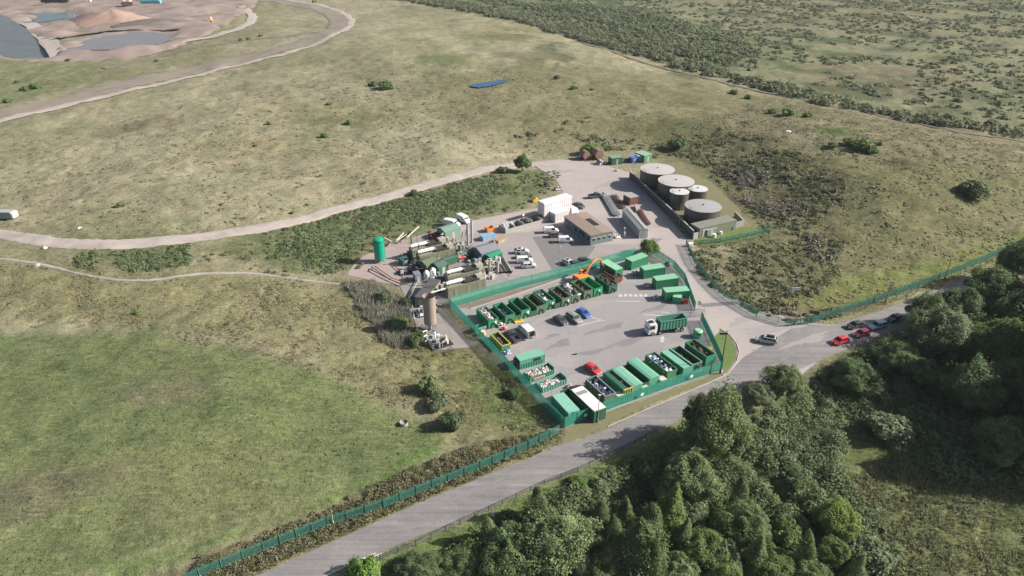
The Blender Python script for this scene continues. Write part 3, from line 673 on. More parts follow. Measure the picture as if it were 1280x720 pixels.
def car(px, kind, pname, col, label, head, group='parked cars', extras=(), open_bed=False, z=0.0, xy=None):
    """head = heading of the nose; px = where the middle of the car stands"""
    L, hw, Hh, (a, b_, c_, d_), bon, waist = CARS[kind]; P0 = G(*px) if xy is None else Vector(xy); P0.z = z
    t = thing('parked_' + {'smallvan': 'van', 'pickup': 'pickup'}.get(kind, 'car'), label, {'smallvan': 'van', 'pickup': 'pickup'}.get(kind, 'car'), P0, head, group)
    cp = carpaint(pname, col); X = lambda f: L / 2 - f * L
    st = [(X(0), .38, bon * .72, hw * .72), (X(.03), .27, bon * .86, hw * .9), (X(.13), .22, bon * .97, hw), (X(a), .22, waist, hw), (X(.6), .22, waist + .02, hw)]
    if kind in ('saloon',): st += [(X(d_), .23, waist, hw), (X(.97), .28, waist - .06, hw * .93), (X(1), .38, waist - .2, hw * .82)]
    elif kind == 'pickup': st += [(X(.63), .3, waist, hw), (X(.64), .3, waist - .42, hw), (X(1), .4, waist - .42, hw * .97)]
    else: st += [(X(.93), .25, waist, hw * .97), (X(1), .34, waist - .05, hw * .86)]
    MB().loft([ringbox(*q) for q in st]).build('body', cp, t, True)
    z0, z1 = waist - .02, Hh - .07; w0, w1 = hw * .93, hw * (.76 if kind != 'smallvan' else .86)
    bot = [(X(a), -w0), (X(d_), -w0 * .96), (X(d_), w0 * .96), (X(a), w0)]; top = [(X(b_), -w1), (X(c_), -w1), (X(c_), w1), (X(b_), w1)]
    MB().add([(x, y, z0) for x, y in bot] + [(x, y, z1) for x, y in top], [(4, 5, 6, 7), (0, 1, 5, 4), (1, 2, 6, 5), (2, 3, 7, 6), (3, 0, 4, 7)]).build('windows', M_GLASS, t)
    xm = (X(b_) + X(c_)) / 2
    MB().loft([[(X(b_) + .08, -w1 * .9, z1), (X(b_) + .08, w1 * .9, z1), (X(b_) + .08, w1 * .86, z1 + .03), (X(b_) + .08, -w1 * .86, z1 + .03)],
               [(X(b_) - .25, -w1 - .02, z1), (X(b_) - .25, w1 + .02, z1), (X(b_) - .25, w1 * .9, Hh), (X(b_) - .25, -w1 * .9, Hh)],
               [(X(c_) + .15, -w1 - .02, z1), (X(c_) + .15, w1 + .02, z1), (X(c_) + .15, w1 * .9, Hh - .01), (X(c_) + .15, -w1 * .9, Hh - .01)],
               [(X(c_) - .05, -w1, z1), (X(c_) - .05, w1, z1), (X(c_) - .05, w1 * .86, z1 + .03), (X(c_) - .05, -w1 * .86, z1 + .03)]]).build('roof', cp, t, True)
    def lerp(p, q, s): return tuple(p[i] + (q[i] - p[i]) * s for i in range(3))
    for s in (-1, 1):
        m = MB(); A0, A1 = (X(a), s * w0, z0), (X(b_), s * (w1 + .01), z1); D0, D1 = (X(d_), s * w0 * .96, z0), (X(c_), s * (w1 + .01), z1)
        m.beam(A0, A1, .08); m.beam(D0, D1, .12 if kind != 'smallvan' else .3)
        f = (.5,) if kind in ('hatch', 'pickup') else (.38, .72)
        for q in f: m.beam(lerp(A0, D0, q), lerp(A1, D1, q), .07)
        m.beam(lerp(A1, A1, 0), lerp(D1, D1, 0), .07); m.build('side_frame', cp, t)
    if kind == 'smallvan':   # blind load space
        m = MB(); xx = X(b_ + .16)
        m.loft([[(xx, -w0 - .015, z0), (xx, w0 + .015, z0), (xx, w1 + .03, z1 + .02), (xx, -w1 - .03, z1 + .02)], [(X(1) + .02, -w0 * .97, z0 - .02), (X(1) + .02, w0 * .97, z0 - .02), (X(.985) , w1 + .01, z1 + .02), (X(.985), -w1 - .01, z1 + .02)]]); m.build('load_space', cp, t)
    if kind == 'pickup':
        m = MB(); zb = waist - .42
        for s in (-1, 1): m.box(X(1) + .02, X(.635), *sorted((s * (hw - .08), s * (hw - .01))), zb, waist + .05)
        m.box(X(1) - .0, X(1) + .07, -hw + .09, hw - .09, zb, waist + .05); m.build('load_bed', cp, t)
    for s in (-1, 1):
        wheel(t, X(.18), s * (hw - .10), .33, .22, s); wheel(t, X(.80), s * (hw - .10), .33, .22, s)
        MB().box(X(.025), X(-.004), *sorted((s * hw * .42, s * hw * .70)), bon * .62, bon * .8).build('headlight', M_HEAD, t)
        MB().box(X(1.006), X(.985), *sorted((s * hw * .58, s * hw * .82)), waist * .68, waist * .9).build('tail_light', M_TAIL, t)
        MB().box(X(a + .05) - .06, X(a + .05) + .06, *sorted((s * hw, s * (hw + .16))), waist, waist + .13).build('door_mirror', cp, t)
    if 'rack' in extras or 'box' in extras:
        m = MB()
        for s in (-1, 1): m.box(X(c_) + .2, X(b_) - .3, s * w1 * .8 - .03, s * w1 * .8 + .03, Hh, Hh + .07)
        m.build('roof_rail', P_BLACK, t)
    if 'panel' in extras: MB().box(X(c_) + .25, X(b_) - .45, -w1 * .7, w1 * .7, Hh + .005, Hh + .03).build('sunroof', M_GLASS, t)
    if 'box' in extras: MB().loft([[(X(b_) - .5, -.25, Hh + .08), (X(b_) - .5, .35, Hh + .08), (X(b_) - .5, .3, Hh + .2), (X(b_) - .5, -.2, Hh + .2)], [(X(b_) - .8, -.3, Hh + .08), (X(b_) - .8, .4, Hh + .08), (X(b_) - .8, .35, Hh + .4), (X(b_) - .8, -.25, Hh + .4)], [(X(c_) + .2, -.3, Hh + .08), (X(c_) + .2, .4, Hh + .08), (X(c_) + .2, .35, Hh + .38), (X(c_) + .2, -.25, Hh + .38)]]).build('roof_box', P_BLACK, t)
    return t
def van(px, label, head, pname='van_white', col=(.78, .78, .77), L=5.4, Hh=2.35, hw=.98, group='parked vans', open_rear=False):
    t = thing('parked_van', label, 'van', G(*px), head, group); cp = carpaint(pname, col); X = lambda f: L / 2 - f * L
    st = [(X(0), .4, .85, hw * .75), (X(.03), .3, 1.05, hw * .93), (X(.16), .25, 1.28, hw), (X(.2), .25, 1.34, hw), (X(.31), .25, Hh - .1, hw), (X(.38), .25, Hh, hw), (X(.9), .25, Hh, hw), (X(1), .3, Hh - .05, hw * .97)]
    MB().loft([ringbox(x, zb, zt, w, .14 if zt > 1.5 else .08) for x, zb, zt, w in st]).build('body', cp, t, True)
    # windscreen lies just proud of the raked front
    z0, z1 = 1.36, Hh - .2; x0, x1 = X(.2) + .03, X(.31) + .05
    MB().add([(x0, -hw * .84, z0), (x0, hw * .84, z0), (x1, hw * .80, z1), (x1, -hw * .80, z1), (x0 - .06, -hw * .84, z0), (x0 - .06, hw * .84, z0), (x1 - .06, hw * .8, z1), (x1 - .06, -hw * .8, z1)],
             [(0, 1, 2, 3), (7, 6, 5, 4), (0, 4, 5, 1), (1, 5, 6, 2), (2, 6, 7, 3), (3, 7, 4, 0)]).build('windscreen', M_GLASS, t)
    for s in (-1, 1):
        MB().prism([(X(.24), 1.36), (X(.42), 1.36), (X(.42), Hh - .5), (X(.31), Hh - .5)], *sorted((s * (hw - .06), s * (hw + .012))), 'y').build('side_window', M_GLASS, t)
        wheel(t, X(.17), s * (hw - .1), .34, .24, s); wheel(t, X(.8), s * (hw - .1), .34, .24, s)
        MB().box(X(.02), X(-.004), *sorted((s * hw * .45, s * hw * .72)), .72, .95).build('headlight', M_HEAD, t)
        MB().box(X(1.004), X(.985), *sorted((s * hw * .75, s * hw * .9)), 1.0, 1.5).build('tail_light', M_TAIL, t)
        MB().box(X(.24) - .08, X(.24) + .08, *sorted((s * hw, s * (hw + .22))), 1.35, 1.7).build('door_mirror', P_BLACK, t)
    if open_rear:
        m = MB(); m.box(-L / 2 - .03, -L / 2 - .005, -hw * .8, hw * .8, .5, Hh - .25); m.build('open_load_space', P_BLACK, t)
        for s in (-1, 1): MB().box(-L / 2 - .75, -L / 2, *sorted((s * hw * .9, s * (hw * .9 + .05))), .45, Hh - .2).build('rear_door', cp, t)
    else: MB().box(-L / 2 - .02, -L / 2 + .01, -hw * .7, hw * .7, 1.35, Hh - .45).build('rear_window', M_GLASS, t)
    return t
# ------------------------------------------------------------------ fences, posts, pipes
def fence(pts, label, m, h=2.4, pitch=.15, pw=.085, px=True, name='palisade_fence', group=None, postm=None, post_every=2.75, rails=True, cat='fence', follow=False, lean=0):
    P_ = [(G(*p) if px else Vector((*p[:2], 0))) for p in pts]; o = P_[0].copy(); t = thing(name, label, cat, o, 0, group)
    pal = MB(); rl = [MB(), MB()]; posts = []; i = 0
    for a, b in zip(P_[:-1], P_[1:]):
        d = b - a; L = d.length; u = d / L; n = Vector((-u.y, u.x, 0)); rz = math.atan2(u.y, u.x); k = int(L / pitch)
        def zz(s):
            p = a + u * s; return float(hgt(p.x, p.y)) + .05 if follow else 0.0
        for j in range(k):
            s = (j + .5) * L / k; p = a + u * s - o; z = zz(s)
            pal.box(-pw / 2, pw / 2, -.012, .012, z + .06, z + h + (.07 if j % 2 else 0), rz, (p.x, p.y))
        np_ = max(1, round(L / post_every)); sg = [L * q / np_ for q in range(np_ + 1)]
        for q in range(np_):
            for r, zr in zip(rl, (.35, h - .35)):
                p0 = a + u * sg[q] - o + n * .035; p1 = a + u * sg[q + 1] - o + n * .035
                r.beam(p0 + Vector((0, 0, zz(sg[q]) + zr)), p1 + Vector((0, 0, zz(sg[q + 1]) + zr)), .03, .06)
        for q in range(np_ + (1 if b is P_[-1] else 0)): p = a + u * sg[q] - o + n * .09; posts.append((p, zz(sg[q])))
    pal.build('pales', m, t)
    if rails:
        for r in rl: r.build('rail', m, t)
    if len(posts) > 95: posts = posts[::2]
    pm = MB().box(-.045, .045, -.045, .045, 0, h + .05).build('post', postm or m, t); pm.location = posts[0][0] + Vector((0, 0, posts[0][1]))
    for p, z in posts[1:]: q = pm.copy(); COL.objects.link(q); q.parent = t; q.location = p + Vector((0, 0, z))
    return t
def pole(px, h, label, name='lamp_post', cat='lamp post', r=.075, m=None, head='arm', z=None, hd=0.0, group=None, base=None):
    p = at(*px) if z is None else G(*px, 0, z); m = m or P_STEEL; t = thing(name, label, cat, p, hd, group)
    MB().cyl((0, 0, 0), r, h, 10, r2=r * .6).build('pole', m, t); MB().cyl((0, 0, 0), r * 1.7, .8, 10).build('base', m, t)
    if head == 'arm':
        MB().beam((0, 0, h - .1), (.9, 0, h + .05), .05).build('bracket', m, t); MB().box(.7, 1.35, -.14, .14, h - .02, h + .13).build('lamp_head', P_GREY, t)
    elif head == 'camera':
        MB().box(-.2, .3, -.12, .12, h, h + .25).build('camera_housing', P_WHITE, t)
    elif head == 'wires':
        MB().box(-.9, .9, -.05, .05, h - .5, h - .38).build('crossarm', P_WOOD, t)
        for x in (-.8, 0, .8): MB().cyl((x, 0, h - .38), .05, .18, 8).build('insulator', P_WHITE, t)
    return t
def pipe(pts, r, m, label, name='overhead_pipe', cat='pipe', posts=True, group=None, z=None):
    """pts = (px, py, height)"""
    P_ = [Vector((*g(a, b, h), h)) for a, b, h in pts]; o = Vector((P_[0].x, P_[0].y, 0)); t = thing(name, label, cat, o, 0, group)
    MB().tube([p - o for p in P_], r, 10).build('pipe', m, t)
    for p in P_: MB().cyl((p.x - o.x, p.y - o.y, p.z - r * 1.25), r * 1.4, r * 2.5, 10).build('joint', m, t)
    if posts:
        for a, b in zip(P_[:-1], P_[1:]):
            n = max(1, int((b - a).length / 3.5))
            for i in range(n):
                p = a.lerp(b, (i + .5) / n) - o; gz = 0.0
                if p.z > .6: MB().box(p.x - .05, p.x + .05, p.y - .05, p.y + .05, gz, p.z - r).build('support', P_STEEL, t)
    return t
# ================================================================== the recycling compound
FG = mat('fence_green', (.050, .340, .240), .6, dirt=.25, scale=.5); FG2 = mat('old_fence_green', (.05, .21, .17), .65, dirt=.4, scale=.5)
fence([(563,385),(640,362),(700,347),(760,331),(793,322)], 'green palisade fence between the compound and the car park', FG, 2.9)
fence([(793,322),(815,318),(842,336),(855,352),(868,388)], 'green palisade fence behind the green site cabins beside the access road', FG)
fence([(563,385),(600,424),(648,475),(705,535)], 'green palisade fence on the grass bank side of the compound', FG)
fence([(705,535),(770,508.5),(840,483),(903,462)], 'green palisade fence behind the row of skips beside the main road', FG)
fence([(903,462),(897,446),(884,418),(876,401)], 'short green palisade fence beside the grass island at the gate', FG)
# gate leaves
t = thing('entrance_gate', 'grey metal gate frame standing open at the compound entrance', 'gate', G(846, 397), R(4))
m = MB()
for x in (0, 3.2, 6.4): m.box(x - .04, x + .04, -.04, .04, 0, 2.2)
m.box(0, 6.4, -.03, .03, .2, .26); m.box(0, 6.4, -.03, .03, 2.1, 2.16); m.build('frame', P_STEEL, t)
m = MB()
for i in range(42): m.box(.1 + i * .15, .13 + i * .15, -.015, .015, .26, 2.1)
m.build('bars', P_STEEL, t)

GA = 'roll-off skips in the row below the back fence'
LD = lambda m, n, l, c, h, k=80, s=.3: (m, n, l, c, h, k, s)
skip([(611.6,411),(622.3,408.6)], 'bright green skip filled with pink and white plaster, nearest the corner of the back row', group=GA, col=P_GREEN, sign=(.35, .8),
     load=LD(R_PINK, 'rubble', 'pink and white plaster rubble heaped in the corner skip', 'rubble', 2.0, 90))
skip([(632.5,405.7),(643,402.8)], 'bright green skip holding a little white rubbish, beside the plaster skip', group=GA,
     load=LD(R_WHITE, 'rubbish', 'white and dark rubbish low in a bright green skip beside the plaster', 'rubbish', 1.0, 70))
skip([(652,399),(662.7,396)], 'empty bright green skip with white plate, just right of the yellow bracket', group=GA, sign=(.3, .85))
skip([(671,393.5),(682,391)], 'faded drab green skip touching the one loaded with white goods', group=GA, col=P_DRAB, load=LD(R_DARK, 'rubbish', 'dark waste deep inside a faded drab skip beside the white goods', 'rubbish', .9, 60))
skip([(683,388),(693.3,385)], 'bright green skip loaded with white goods in the back row', group=GA, load=LD(R_WHITE, 'scrap_appliances', 'white goods lying in a bright green skip of the back row', 'white goods', 1.6, 50, .6), sign=(.4, .9))
skip([(702,384.4),(713.5,380.6)], 'drab green skip of brown waste behind the dark parked car', group=GA, col=P_DRAB, load=LD(R_EARTH, 'garden_waste', 'brown waste filling the drab skip behind the dark parked car', 'waste', 1.6, 60), sign=(.3, .75))
skip([(714.6,380.4),(724.6,376.9)], 'grey green skip with long pale boards lying in it', group=GA, col=P_DRAB, load=LD(R_WHITE, 'boards', 'long pale boards stacked in a grey green skip', 'boards', 1.9, 30, .9))
skip([(730,375),(740.5,371.8)], 'dull green skip of brown soil touching the empty emerald one', group=GA, col=P_DRAB, load=LD(R_EARTH, 'soil', 'brown soil in the dull skip touching the empty emerald one', 'soil', 1.7, 50))
skip([(742.6,371.5),(752.6,368.7)], 'clean emerald skip standing empty with a yellow plate', group=GA, col=paint('emerald', (.015, .27, .11), dirt=.15), sign=(.0, .5))
skip([(761,367.5),(771,364.8)], 'dark green skip at the excavator end of the back row', group=GA, col=P_DK, load=LD(R_EARTH, 'timber_waste', 'dark brown timber waste in the skip beside the excavator', 'waste', 1.9, 60))
skip([(768,355),(778,352)], 'rusty brown waste skip tucked between the excavator and the green store', L=4.6, Hh=1.6, group=GA, col=P_RUST, hook=False, load=LD(R_EARTH, 'rusty_waste', 'brown waste heaped level in the rusty skip by the green store', 'waste', 1.3, 40))
# dark low skips that stand between the tall ones
for i, (px, l) in enumerate([(((622,407),(631,404.5)), 'low dark green skip squeezed between the plaster skip and the next one'), (((643.5,401.5),(651.5,399.5)), 'low dark green skip behind the yellow bracket'),
        (((662.5,396),(671,394)), 'low dark skip with brown edges between the empty skip and the drab one'), (((693.5,386),(701,384)), 'low dark green skip between the white goods and the brown waste')]):
    skip(px, l, W=1.8, L=5.6, Hh=1.35, col=P_DK, group='low skips between the tall ones', hook=False, load=LD(R_DARK, 'rubbish', l.replace('low dark', 'dark rubbish in the low dark').replace(' skip', ' skip', 1), 'rubbish', .7, 40))

GB = 'containers and skips in the row beside the main road'
def boxroof(nl, nr, fl, Hh, L, W, label, wall, roof, group=None):
    a = G(*nl, Hh); b = G(*nr, Hh); f = G(*fl, Hh); d_ = ((a - f).normalized() * 2 + Vector(((b - a).y, -(b - a).x, 0)).normalized()).normalized(); c = (a + b) / 2 - d_ * L / 2
    return container(c, math.atan2(d_.y, d_.x), L, W, Hh, label, wall, roof, group=group)
boxroof((710.6,516.8),(724.5,511.8),(692.1,495.5), 2.6, 6.06, 2.44, 'teal shipping container at the bottom corner of the compound', P_TEAL, paint('teal_roof', (.22, .47, .35), dirt=.25), GB)
# white roofed compactor
cc, a, W_ = front((744.4,515.7), (755,507), 8.0, 2.8, 2.6)
d = Vector((math.cos(WA), math.sin(WA), 0)); nr = (G(744.4,515.7,2.8) + G(756,507.5,2.8)) / 2
def vent(t, l, w, Hh):
    MB().box(-l + 1.3, -l + 2.3, -w + .25, w - .25, Hh + .03, Hh + .07).build('roof_grille', P_STEEL, t)
container(nr - d * 3.9, WA, 7.8, 2.6, 2.8, 'long container with stained white roof and a grey grille, beside the teal one', P_DK, mat('white_roof', (.70, .64, .62), .7, dirt=.35, dcol=(.45, .36, .34), scale=1.1), group=GB, extra=vent)
skip([(728,524),(737,520)], 'low dark green skip between the teal container and the white roofed one', W=1.9, L=7.6, Hh=1.7, col=P_DK, group=GB, hook=False, ribs=False, load=LD(R_DARK, 'rubbish', 'dark rubbish with white scraps between teal and white roofed containers', 'rubbish', .8, 50))
skip([(756.5,507.3),(767.5,502.9)], 'grey green skip of dark waste and white scraps beside the white roof', col=P_DRAB, L=6.6, group=GB, hook=False, load=LD(R_BLUE, 'rubbish', 'dark waste with white scraps beside the white roofed container', 'rubbish', 1.5, 45, .45), rimm=P_STEEL)
skip([(779.6,499.5),(789.8,496.2)], 'green skip with yellow end ribs and pale rubbish', L=6.8, group=GB, hook=False, load=LD(R_WHITE, 'rubbish', 'pale rubbish in the yellow ended green skip', 'rubbish', 1.6, 110), edge=P_YEL, lid=(P_DK, (-1.22, -.1)))
skip([(791,496.2),(801,491.6)], 'teal topped skip whose lid is scuffed brown at its near end', L=6.8, Hh=2.4, col=P_TEAL, group=GB, hook=False, lid=(paint('scuffed_teal', (.18, .43, .31), dirt=.5, dcol=(.18, .15, .11), scale=1.4), 'full'))
skip([(812,486.2),(822,482)], 'teal lidded skip with a spotted roof, fourth from the grass island', L=7.4, Hh=2.4, col=P_TEAL, group=GB, hook=False, lid=(paint('spotted_teal', (.16, .40, .28), dirt=.6, dcol=(.06, .18, .12), scale=2.5), 'full'))
skip([(803,490),(811,487)], 'narrow dark green skip between two teal lidded ones', W=1.5, L=7, Hh=2.0, col=P_DK, group=GB, hook=False, ribs=False, load=LD(R_DARK, 'rubbish', 'dark rubbish in the narrow skip between two teal lids', 'rubbish', 1.0, 30))
skip([(833.6,476.8),(845,473)], 'green skip of blue and white electrical scrap', L=7.2, group=GB, col=paint('moss', (.07, .20, .085)), hook=False, load=LD(R_BLUE, 'electrical_scrap', 'blue and white electrical scrap in a moss green skip', 'scrap', 1.7, 60, .55))
skip([(853.5,472.6),(864,468.6)], 'teal container with a smooth half opened lid beside the electrical scrap', L=7.2, W=2.5, col=P_TEAL, group=GB, hook=False, lid=(paint('smooth_teal', (.18, .42, .32), dirt=.15), (-1.25, .5)))
skip([(866,465.4),(875,462.2)], 'dark open skip with a long grey side rail', L=7.0, Hh=2.0, group=GB, col=P_DK, hook=True, rimm=paint('rail_grey', (.22, .33, .27)), load=LD(R_DARK, 'rubbish', 'dark rubbish inside the grey railed skip', 'rubbish', .9, 60))
skip([(880.7,459.6),(893,454.6)], 'tall green skip heaped with reddish brown waste by the corner fence', L=6.6, Hh=2.6, group=GB, col=P_GREEN, hook=False, load=LD(R_EARTH, 'wood_waste', 'reddish brown waste filling the tall corner skip', 'waste', 2.1, 60))
for p, l in (((774, 500.5), 'cream compactor ram beside the grey green skip'), ((804, 490), 'cream compactor ram between the scuffed and the spotted teal lids'), ((827, 480.5), 'cream compactor ram beside the blue electrical scrap')):
    t = thing('compactor_ram', l, 'compactor', G(*p), WA, 'compactor rams behind the skips')
    MB().box(-1.0, .9, -.75, .75, 1.15, 1.5).build('ram_table', P_CREAM, t); MB().box(-.9, -.1, -.5, .5, .3, 1.15).build('motor_box', P_BLACK, t)
    for x in (-.85, .8):
        for y in (-.65, .65): MB().box(x - .08, x + .08, y - .08, y + .08, 0, 1.15).build('leg', P_CREAM, t)
# the end of the compound by the grass bank
cc, a, W_ = front((650,462.5), (680.5,454), 2.4); a_ = a
def hopper(t, l, w, Hh):
    MB().box(l - 2.7, l - .9, -w - .03, -w + .1, Hh - 1.0, Hh - .35).build('feed_opening', P_BLACK, t)
    MB().box(-l - .5, -l, -w + .2, w - .2, .2, 1.9).build('power_unit', P_BLACK, t)
    m = MB()
    for i in range(9): m.box(-l + .3 + i * .6, -l + .42 + i * .6, -w - .1, -w - .036, .2, 1.3)
    m.build('side_ribs', P_GREEN, t)
container(cc, a, W_, 2.4, 2.3, 'teal waste compactor with a dark feed opening facing the open rubble skips', P_TEAL, paint('compactor_roof', (.20, .46, .32), dirt=.2), cat='compactor', name='waste_compactor', extra=hopper, ribs=False)
def lowskip(pL, pR, D, h, label, col, load):
    cc, a, W_ = front(pL, pR, D); t = thing('open_skip', label, 'skip', cc, a, 'low open skips below the compactor'); l, w = W_ / 2, D / 2; k = .08
    m = MB(); m.box(-l, l, -w, w, .1, .18)
    for s in (-1, 1): m.box(-l, l, *sorted((s * w, s * (w - k))), .18, h)
    for s in (-1, 1): m.box(*sorted((s * l, s * (l - k))), -w + k, w - k, .18, h + (.5 if s > 0 else 0))
    m.build('body', col, t); m = MB(); n = int(W_ / .6)
    for i in range(n + 1):
        for s in (-1, 1): m.box(-l + i * (W_ - .1) / n, -l + .1 + i * (W_ - .1) / n, *sorted((s * w, s * (w + .09))), .1, h)
    m.build('side_ribs', P_TEAL, t); heap(load[1], load[2], load[3], load[0], cc, a, W_ - .3, D - .25, .18, load[4], load[5], seed=5, size=load[6]); return t
lowskip((662.5,479), (692.5,467.5), 2.5, 1.15, 'low green open skip piled with pink and white rubble', P_GREEN, (R_PINK, 'rubble', 'pink and white rubble piled in the low skip below the compactor', 'rubble', 1.1, 110, .35))
lowskip((678,491.5), (708,480), 2.5, 1.15, 'low green open skip of dust with a dark far corner, nearest the teal container', P_TEAL, (R_PINK, 'hardcore', 'pale dusty hardcore in the low skip nearest the teal container', 'rubble', .7, 50, .3))
m = MB(); p = G(669.5, 473.5, 0, 0); 
t = thing('notice_board', 'red and white lettered board leaning on the rubble skip', 'sign', G(674, 475.5), UA)
MB().box(-1.3, 1.3, -.04, .0, .5, .95).build('board', P_CREAM, t)
m = MB(); rn = random.Random(3)
for i in range(9): m.box(-1.15 + i * .26, -1.0 + i * .26, -.055, -.042, .58, .87)
m.build('lettering', P_RED, t)
# skip with the yellow edge against the fence
skip([(629,440),(637,436)], 'green skip with a yellow edge against the grass bank fence', L=5.6, W=2.0, Hh=1.5, col=P_GREEN, rimm=P_YEL, group=None, hook=False, load=LD(R_DARK, 'rubbish', 'dark rubbish in the yellow edged skip by the bank', 'rubbish', .9, 50))
def clutter(px, label, m, s=.9, n=16, seed=1, cat='rubbish', name='rubbish_bags'):
    return heap(name, label, cat, m, G(*px), .4, s * 1.6, s * 1.2, 0, s * .7, n, seed, .4)
t = thing('yellow_bracket', 'yellow steel lifting bracket lying between two green skips', 'lifting frame', G(648.5, 402.5), .4)
MB().box(-1.1, 1.1, -.5, .5, .1, .28).build('frame', P_YEL, t)
for s in (-1, 1): MB().beam((s * .9, 0, .28), (s * .5, 0, 1.1), .16).build('arm', P_YEL, t)
clutter((626,408), 'pink and white rubbish bags dropped before the plaster skip', R_PINK, 1.1, 16, 2); clutter((634,442), 'pink and blue rubbish bags by the bank fence', R_BLUE, .9, 14, 3)
clutter((629,412), 'red plastic boxes beside the dark parked pickup', rubmat('red_boxes', [(.5,.03,.05),(.3,.05,.06),(.55,.2,.2)]), .7, 10, 4, 'boxes', 'red_boxes'); clutter((711,484), 'small pile of pink bags between the low skip and white roof', R_PINK, .7, 10, 5)
clutter((604,413), 'red and black rubbish beside the teal trough', rubmat('red_black', [(.3,.03,.04),(.02,.02,.02),(.5,.2,.2)]), .8, 10, 6)
t = thing('water_trough', 'teal steel trough leaning by the corner of the bank fence', 'trough', G(599, 413), UA, None)
m = MB(); m.box(-1.6, 1.6, -.6, .6, .4, .5); m.box(-1.6, 1.6, -.66, -.6, .4, 1.2); m.box(-1.6, 1.6, .6, .66, .4, 1.2); m.box(-1.66, -1.6, -.66, .66, .4, 1.2); m.build('tray', P_TEAL, t)
for s in (-1, 1): MB().box(s * 1.3 - .05, s * 1.3 + .05, -.5, .5, 0, .4).build('leg', P_DK, t)
t = thing('yellow_bin', 'round yellow and white drum beside the teal trough', 'drum', G(604, 419), 0); MB().cyl((0, 0, 0), .55, 1.0, 16).build('shell', P_YEL, t, True); MB().cyl((0, 0, 1.0), .57, .1, 16).build('lid', P_CREAM, t, True)
t = thing('bottle_bank', 'round pale green bottle bank standing by the gate fence', 'bottle bank', G(871.7, 421), 0)
MB().cyl((0, 0, .1), 1.05, 1.5, 24).build('shell', paint('bottle_green', (.10, .42, .26)), t, True); MB().cyl((0, 0, 1.6), 1.05, .3, 24, r2=.75).build('lid', P_ROOFG, t, True); MB().box(-.5, .5, -1.08, -.98, 1.1, 1.35).build('slot', P_BLACK, t)
t = thing('grit_bin', 'yellow grit bin behind the tall corner skip', 'bin', G(884.5, 440), UA); MB().box(-.8, .8, -.5, .5, 0, .8).build('bin', P_YEL, t, bev=.04); MB().prism([(-.55, .8), (.55, .8), (.3, 1.15), (-.3, 1.15)], -.85, .85, 'x').build('lid', P_YEL, t)

# green cabins by the access road
GC = 'green site cabins along the access road'
def cabin(rf, Hh, L, W, label, yaw=None, extra=None, **k):
    a = G(*rf[3], Hh); b = G(*rf[2], Hh); u = (b - a).normalized() if yaw is None else Vector((math.cos(yaw), math.sin(yaw), 0)); n = Vector((-u.y, u.x, 0))
    L = L or (b - a).length
    return container(a + u * L / 2 + n * W / 2, math.atan2(u.y, u.x), L, W, Hh, label, P_GREEN, P_ROOFG, group=GC, extra=extra, doors='-x', **k)
def whitegoods(t, l, w, Hh):
    pass
cabin([(782.5,321.5),(803.8,315.3),(810.6,319.4),(790,326.9)], 2.6, 6.06, 2.44, 'green cabin furthest up the access road beside the leafy bush')
cabin([(800.6,333),(821.9,329),(831.3,333.8),(805.6,337.8)], 2.6, 6.06, 2.44, 'green cabin with a dark roof patch, second down from the leafy bush')
cabin([(816.9,346.3),(843.8,342.5),(849.4,346.9),(821.3,350.9)], 2.6, 6.06, 2.44, 'green cabin third down the access road, between two others')
cabin([(828.75,359.6),(859.4,357.2),(863.1,363.1),(832.5,365.4)], 2.6, 6.06, 2.44, 'green cabin nearest the gate with a small green box in front')
cc, a, _ = front((840,378.5), (851,380), 1.6)
container(cc, a, 2.0, 1.6, 1.7, 'small bright green steel box in front of the nearest cabin', paint('box_green', (.03, .36, .19)), P_ROOFG, cat='steel box', name='storage_box', ribs=False)
boxroof((770,337.8),(778.3,334.7),(751.7,326.7), 2.6, 6.06, 2.44, 'green store with a pale green roof beside the orange excavator', P_GREEN, P_ROOFG)
clutter((794,343), 'white goods standing below the furthest green cabin', R_WHITE, 1.3, 14, 8, 'white goods', 'fridges'); clutter((808,358), 'pink and white cartons by the second green cabin', R_PINK, 1.1, 14, 9, 'cartons', 'cartons')
clutter((836,332), 'grey rubbish behind the second green cabin', R_WHITE, 1.0, 12, 10); clutter((819,373.5), 'small low pile of grey scraps below the third cabin', R_WHITE, .8, 10, 12)
t = thing('gas_cage', 'red gas cylinders in a cage by the cabin nearest the gate', 'gas cylinders', G(856, 380), .1)
for i in range(4): MB().cyl((-.6 + i * .4, 0, 0), .17, 1.15, 12).build('cylinder', P_RED, t, True)
MB().box(-.9, .9, -.35, .35, 0, .06).build('base', P_STEEL, t); MB().box(-.9, .9, .3, .34, .06, 1.3).build('backrest', P_STEEL, t)

